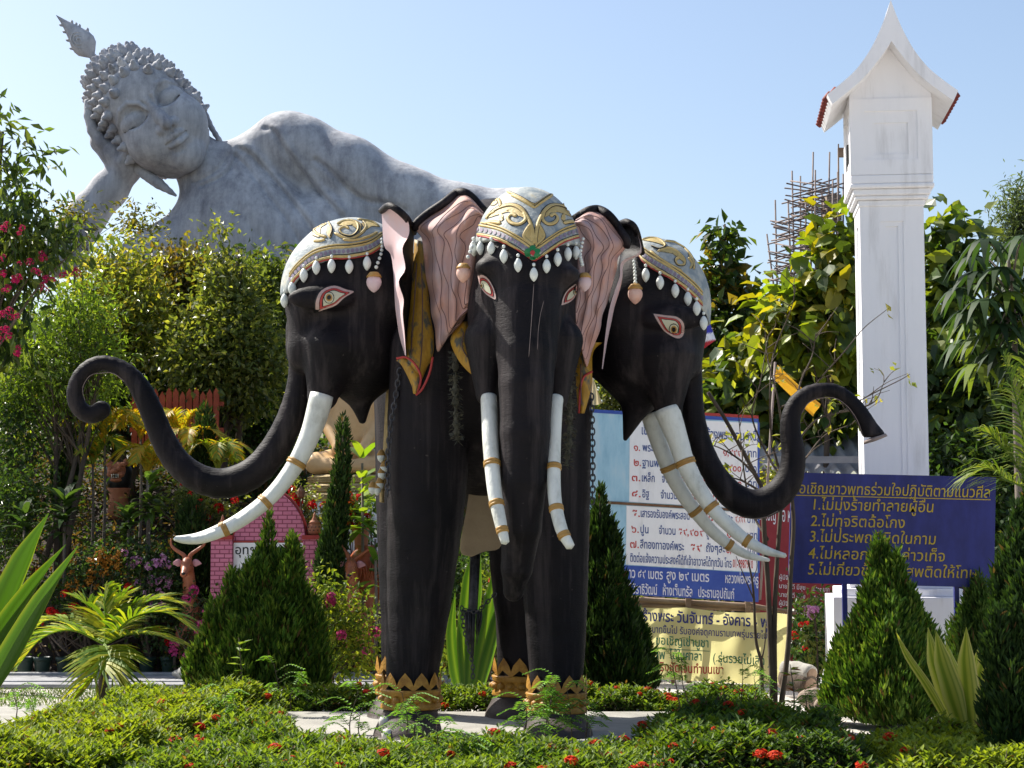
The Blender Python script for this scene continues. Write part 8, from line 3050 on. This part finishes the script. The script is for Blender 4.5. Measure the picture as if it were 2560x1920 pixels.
rock(2078, 1766, 36, 15.7, 1, 'largest rounded brown stone in front of the white plinth')
rock(2120, 1772, 17, 15.6, 2, 'small stone right of the largest rounded stone')
rock(2030, 1745, 26, 16.6, 3, 'grey angular stone left of the largest rounded stone', sq=(1.4, 1, 0.9))
rock(2290, 1790, 22, 15.0, 4, 'stone at the foot of the sunlit conifer')
rock(2150, 1785, 15, 15.2, 5, 'little flat stone in front of the sunlit conifer', sq=(1.3, 1, 0.6))
rock(1965, 1712, 15, 18.4, 6, 'stone behind the bare tree foot', sq=(1.5, 1, 0.7))
rock(2360, 1795, 18, 14.9, 8, 'stone between the sunlit conifer and the striped plant')
rock(468, 1684, 24, 19.95, 7, 'pale flat stone block on the kerb left of the broad conifer', None, (1.6, 1, 0.55), 'path')
rg = np.random.default_rng(9)
o = None
mb = MB()
for k in range(3):
    T = thing('log', ('upper pale cut log stacked right of the yellow banner', 'thicker dark log below the pale log right of the banner', 'short broken log on the ground right of the banner')[k], 'log', tuple(P(2000, 1690 + k * 18, 18.2)), 'logs by the banner')
    a, b = P(1962, (1672, 1695, 1712)[k], 18.3), P((2030, 2026, 2018)[k], (1685, 1712, 1725)[k], 18.0)
    r = (0.085, 0.10, 0.06)[k]
    m = MB()
    m.tube(catmull([a, (a + b) / 2 + [0, 0, 0.015], b], 4), [r * (1 + 0.06 * math.sin(i * 2.1)) for i in range(9)], 12)
    m.build('log_body', M['path'] if k == 0 else M['bark'], T)
    d = (b - a) / np.linalg.norm(b - a)
    m = MB()
    m.lathe([(r * 0.92, 0.0), (r * 0.6, 0.006), (0.002, 0.008)], b + d * 0.001, 12, 0, d)
    m.build('cut_end', M['wood'], T)

# white folded easel leaning against the plinth
T = thing('folding_easel', 'white metal folding stand leaning at the foot of the white plinth', 'stand', tuple(P(2060, 1760, 16.2) * [1, 1, 0]))
mb = MB()
for a, b, yo in (((2062, 1672), (2043, 1760), 0), ((2066, 1672), (2080, 1758), 0.12), ((2057, 1690), (2052, 1760), 0.1), ((2045, 1752), (2080, 1756), 0.05), ((2054, 1715), (2074, 1718), 0.05)):
    mb.tube([P(*a, 16.2) + [0, yo * 0.3, 0], P(*b, 16.2) + [0, yo, 0]], 0.009, 6)
mb.build('frame', M['steel'], T)
mb = MB()
fr = Frame((2073, 1690), (2086, 1692), (2050, 1752), 16.15)
slab_on(mb, fr, 0, 1, 0, 1, -0.02, 0)
mb.build('board', M['white'], T, smooth=False)

# small white finial and thin lamp on the slope
T = thing('spirit_house_roof', 'small white pointed cap showing among the yellow palms', 'roof', tuple(P(334, 1100, 26.0)))
mb = MB()
mb.lathe([(0.10, -0.4), (0.10, 0), (0.13, 0.0), (0.10, 0.06), (0.05, 0.17), (0.004, 0.26)], P(334, 1104, 26.0), 4)
mb.build('cap', M['white'], T, smooth=False)
T = thing('garden_lamp', 'thin garden lamp rod with a small lantern head right of the pink arch', 'lamp', tuple(P(752, 1330, 21.4)))
mb = MB()
mb.tube([(P(752, 1240, 21.4)[0], 21.4, tz(752, 21.4)[1]), tuple(P(752, 1246, 21.4))], 0.012, 6)
mb.build('rod', M['rust'], T)
mb = MB()
mb.lathe([(0.02, 0), (0.045, 0.02), (0.05, 0.09), (0.03, 0.12), (0.004, 0.16)], P(752, 1246, 21.4), 6)
mb.build('lamp_head', M['rust'], T, smooth=False)
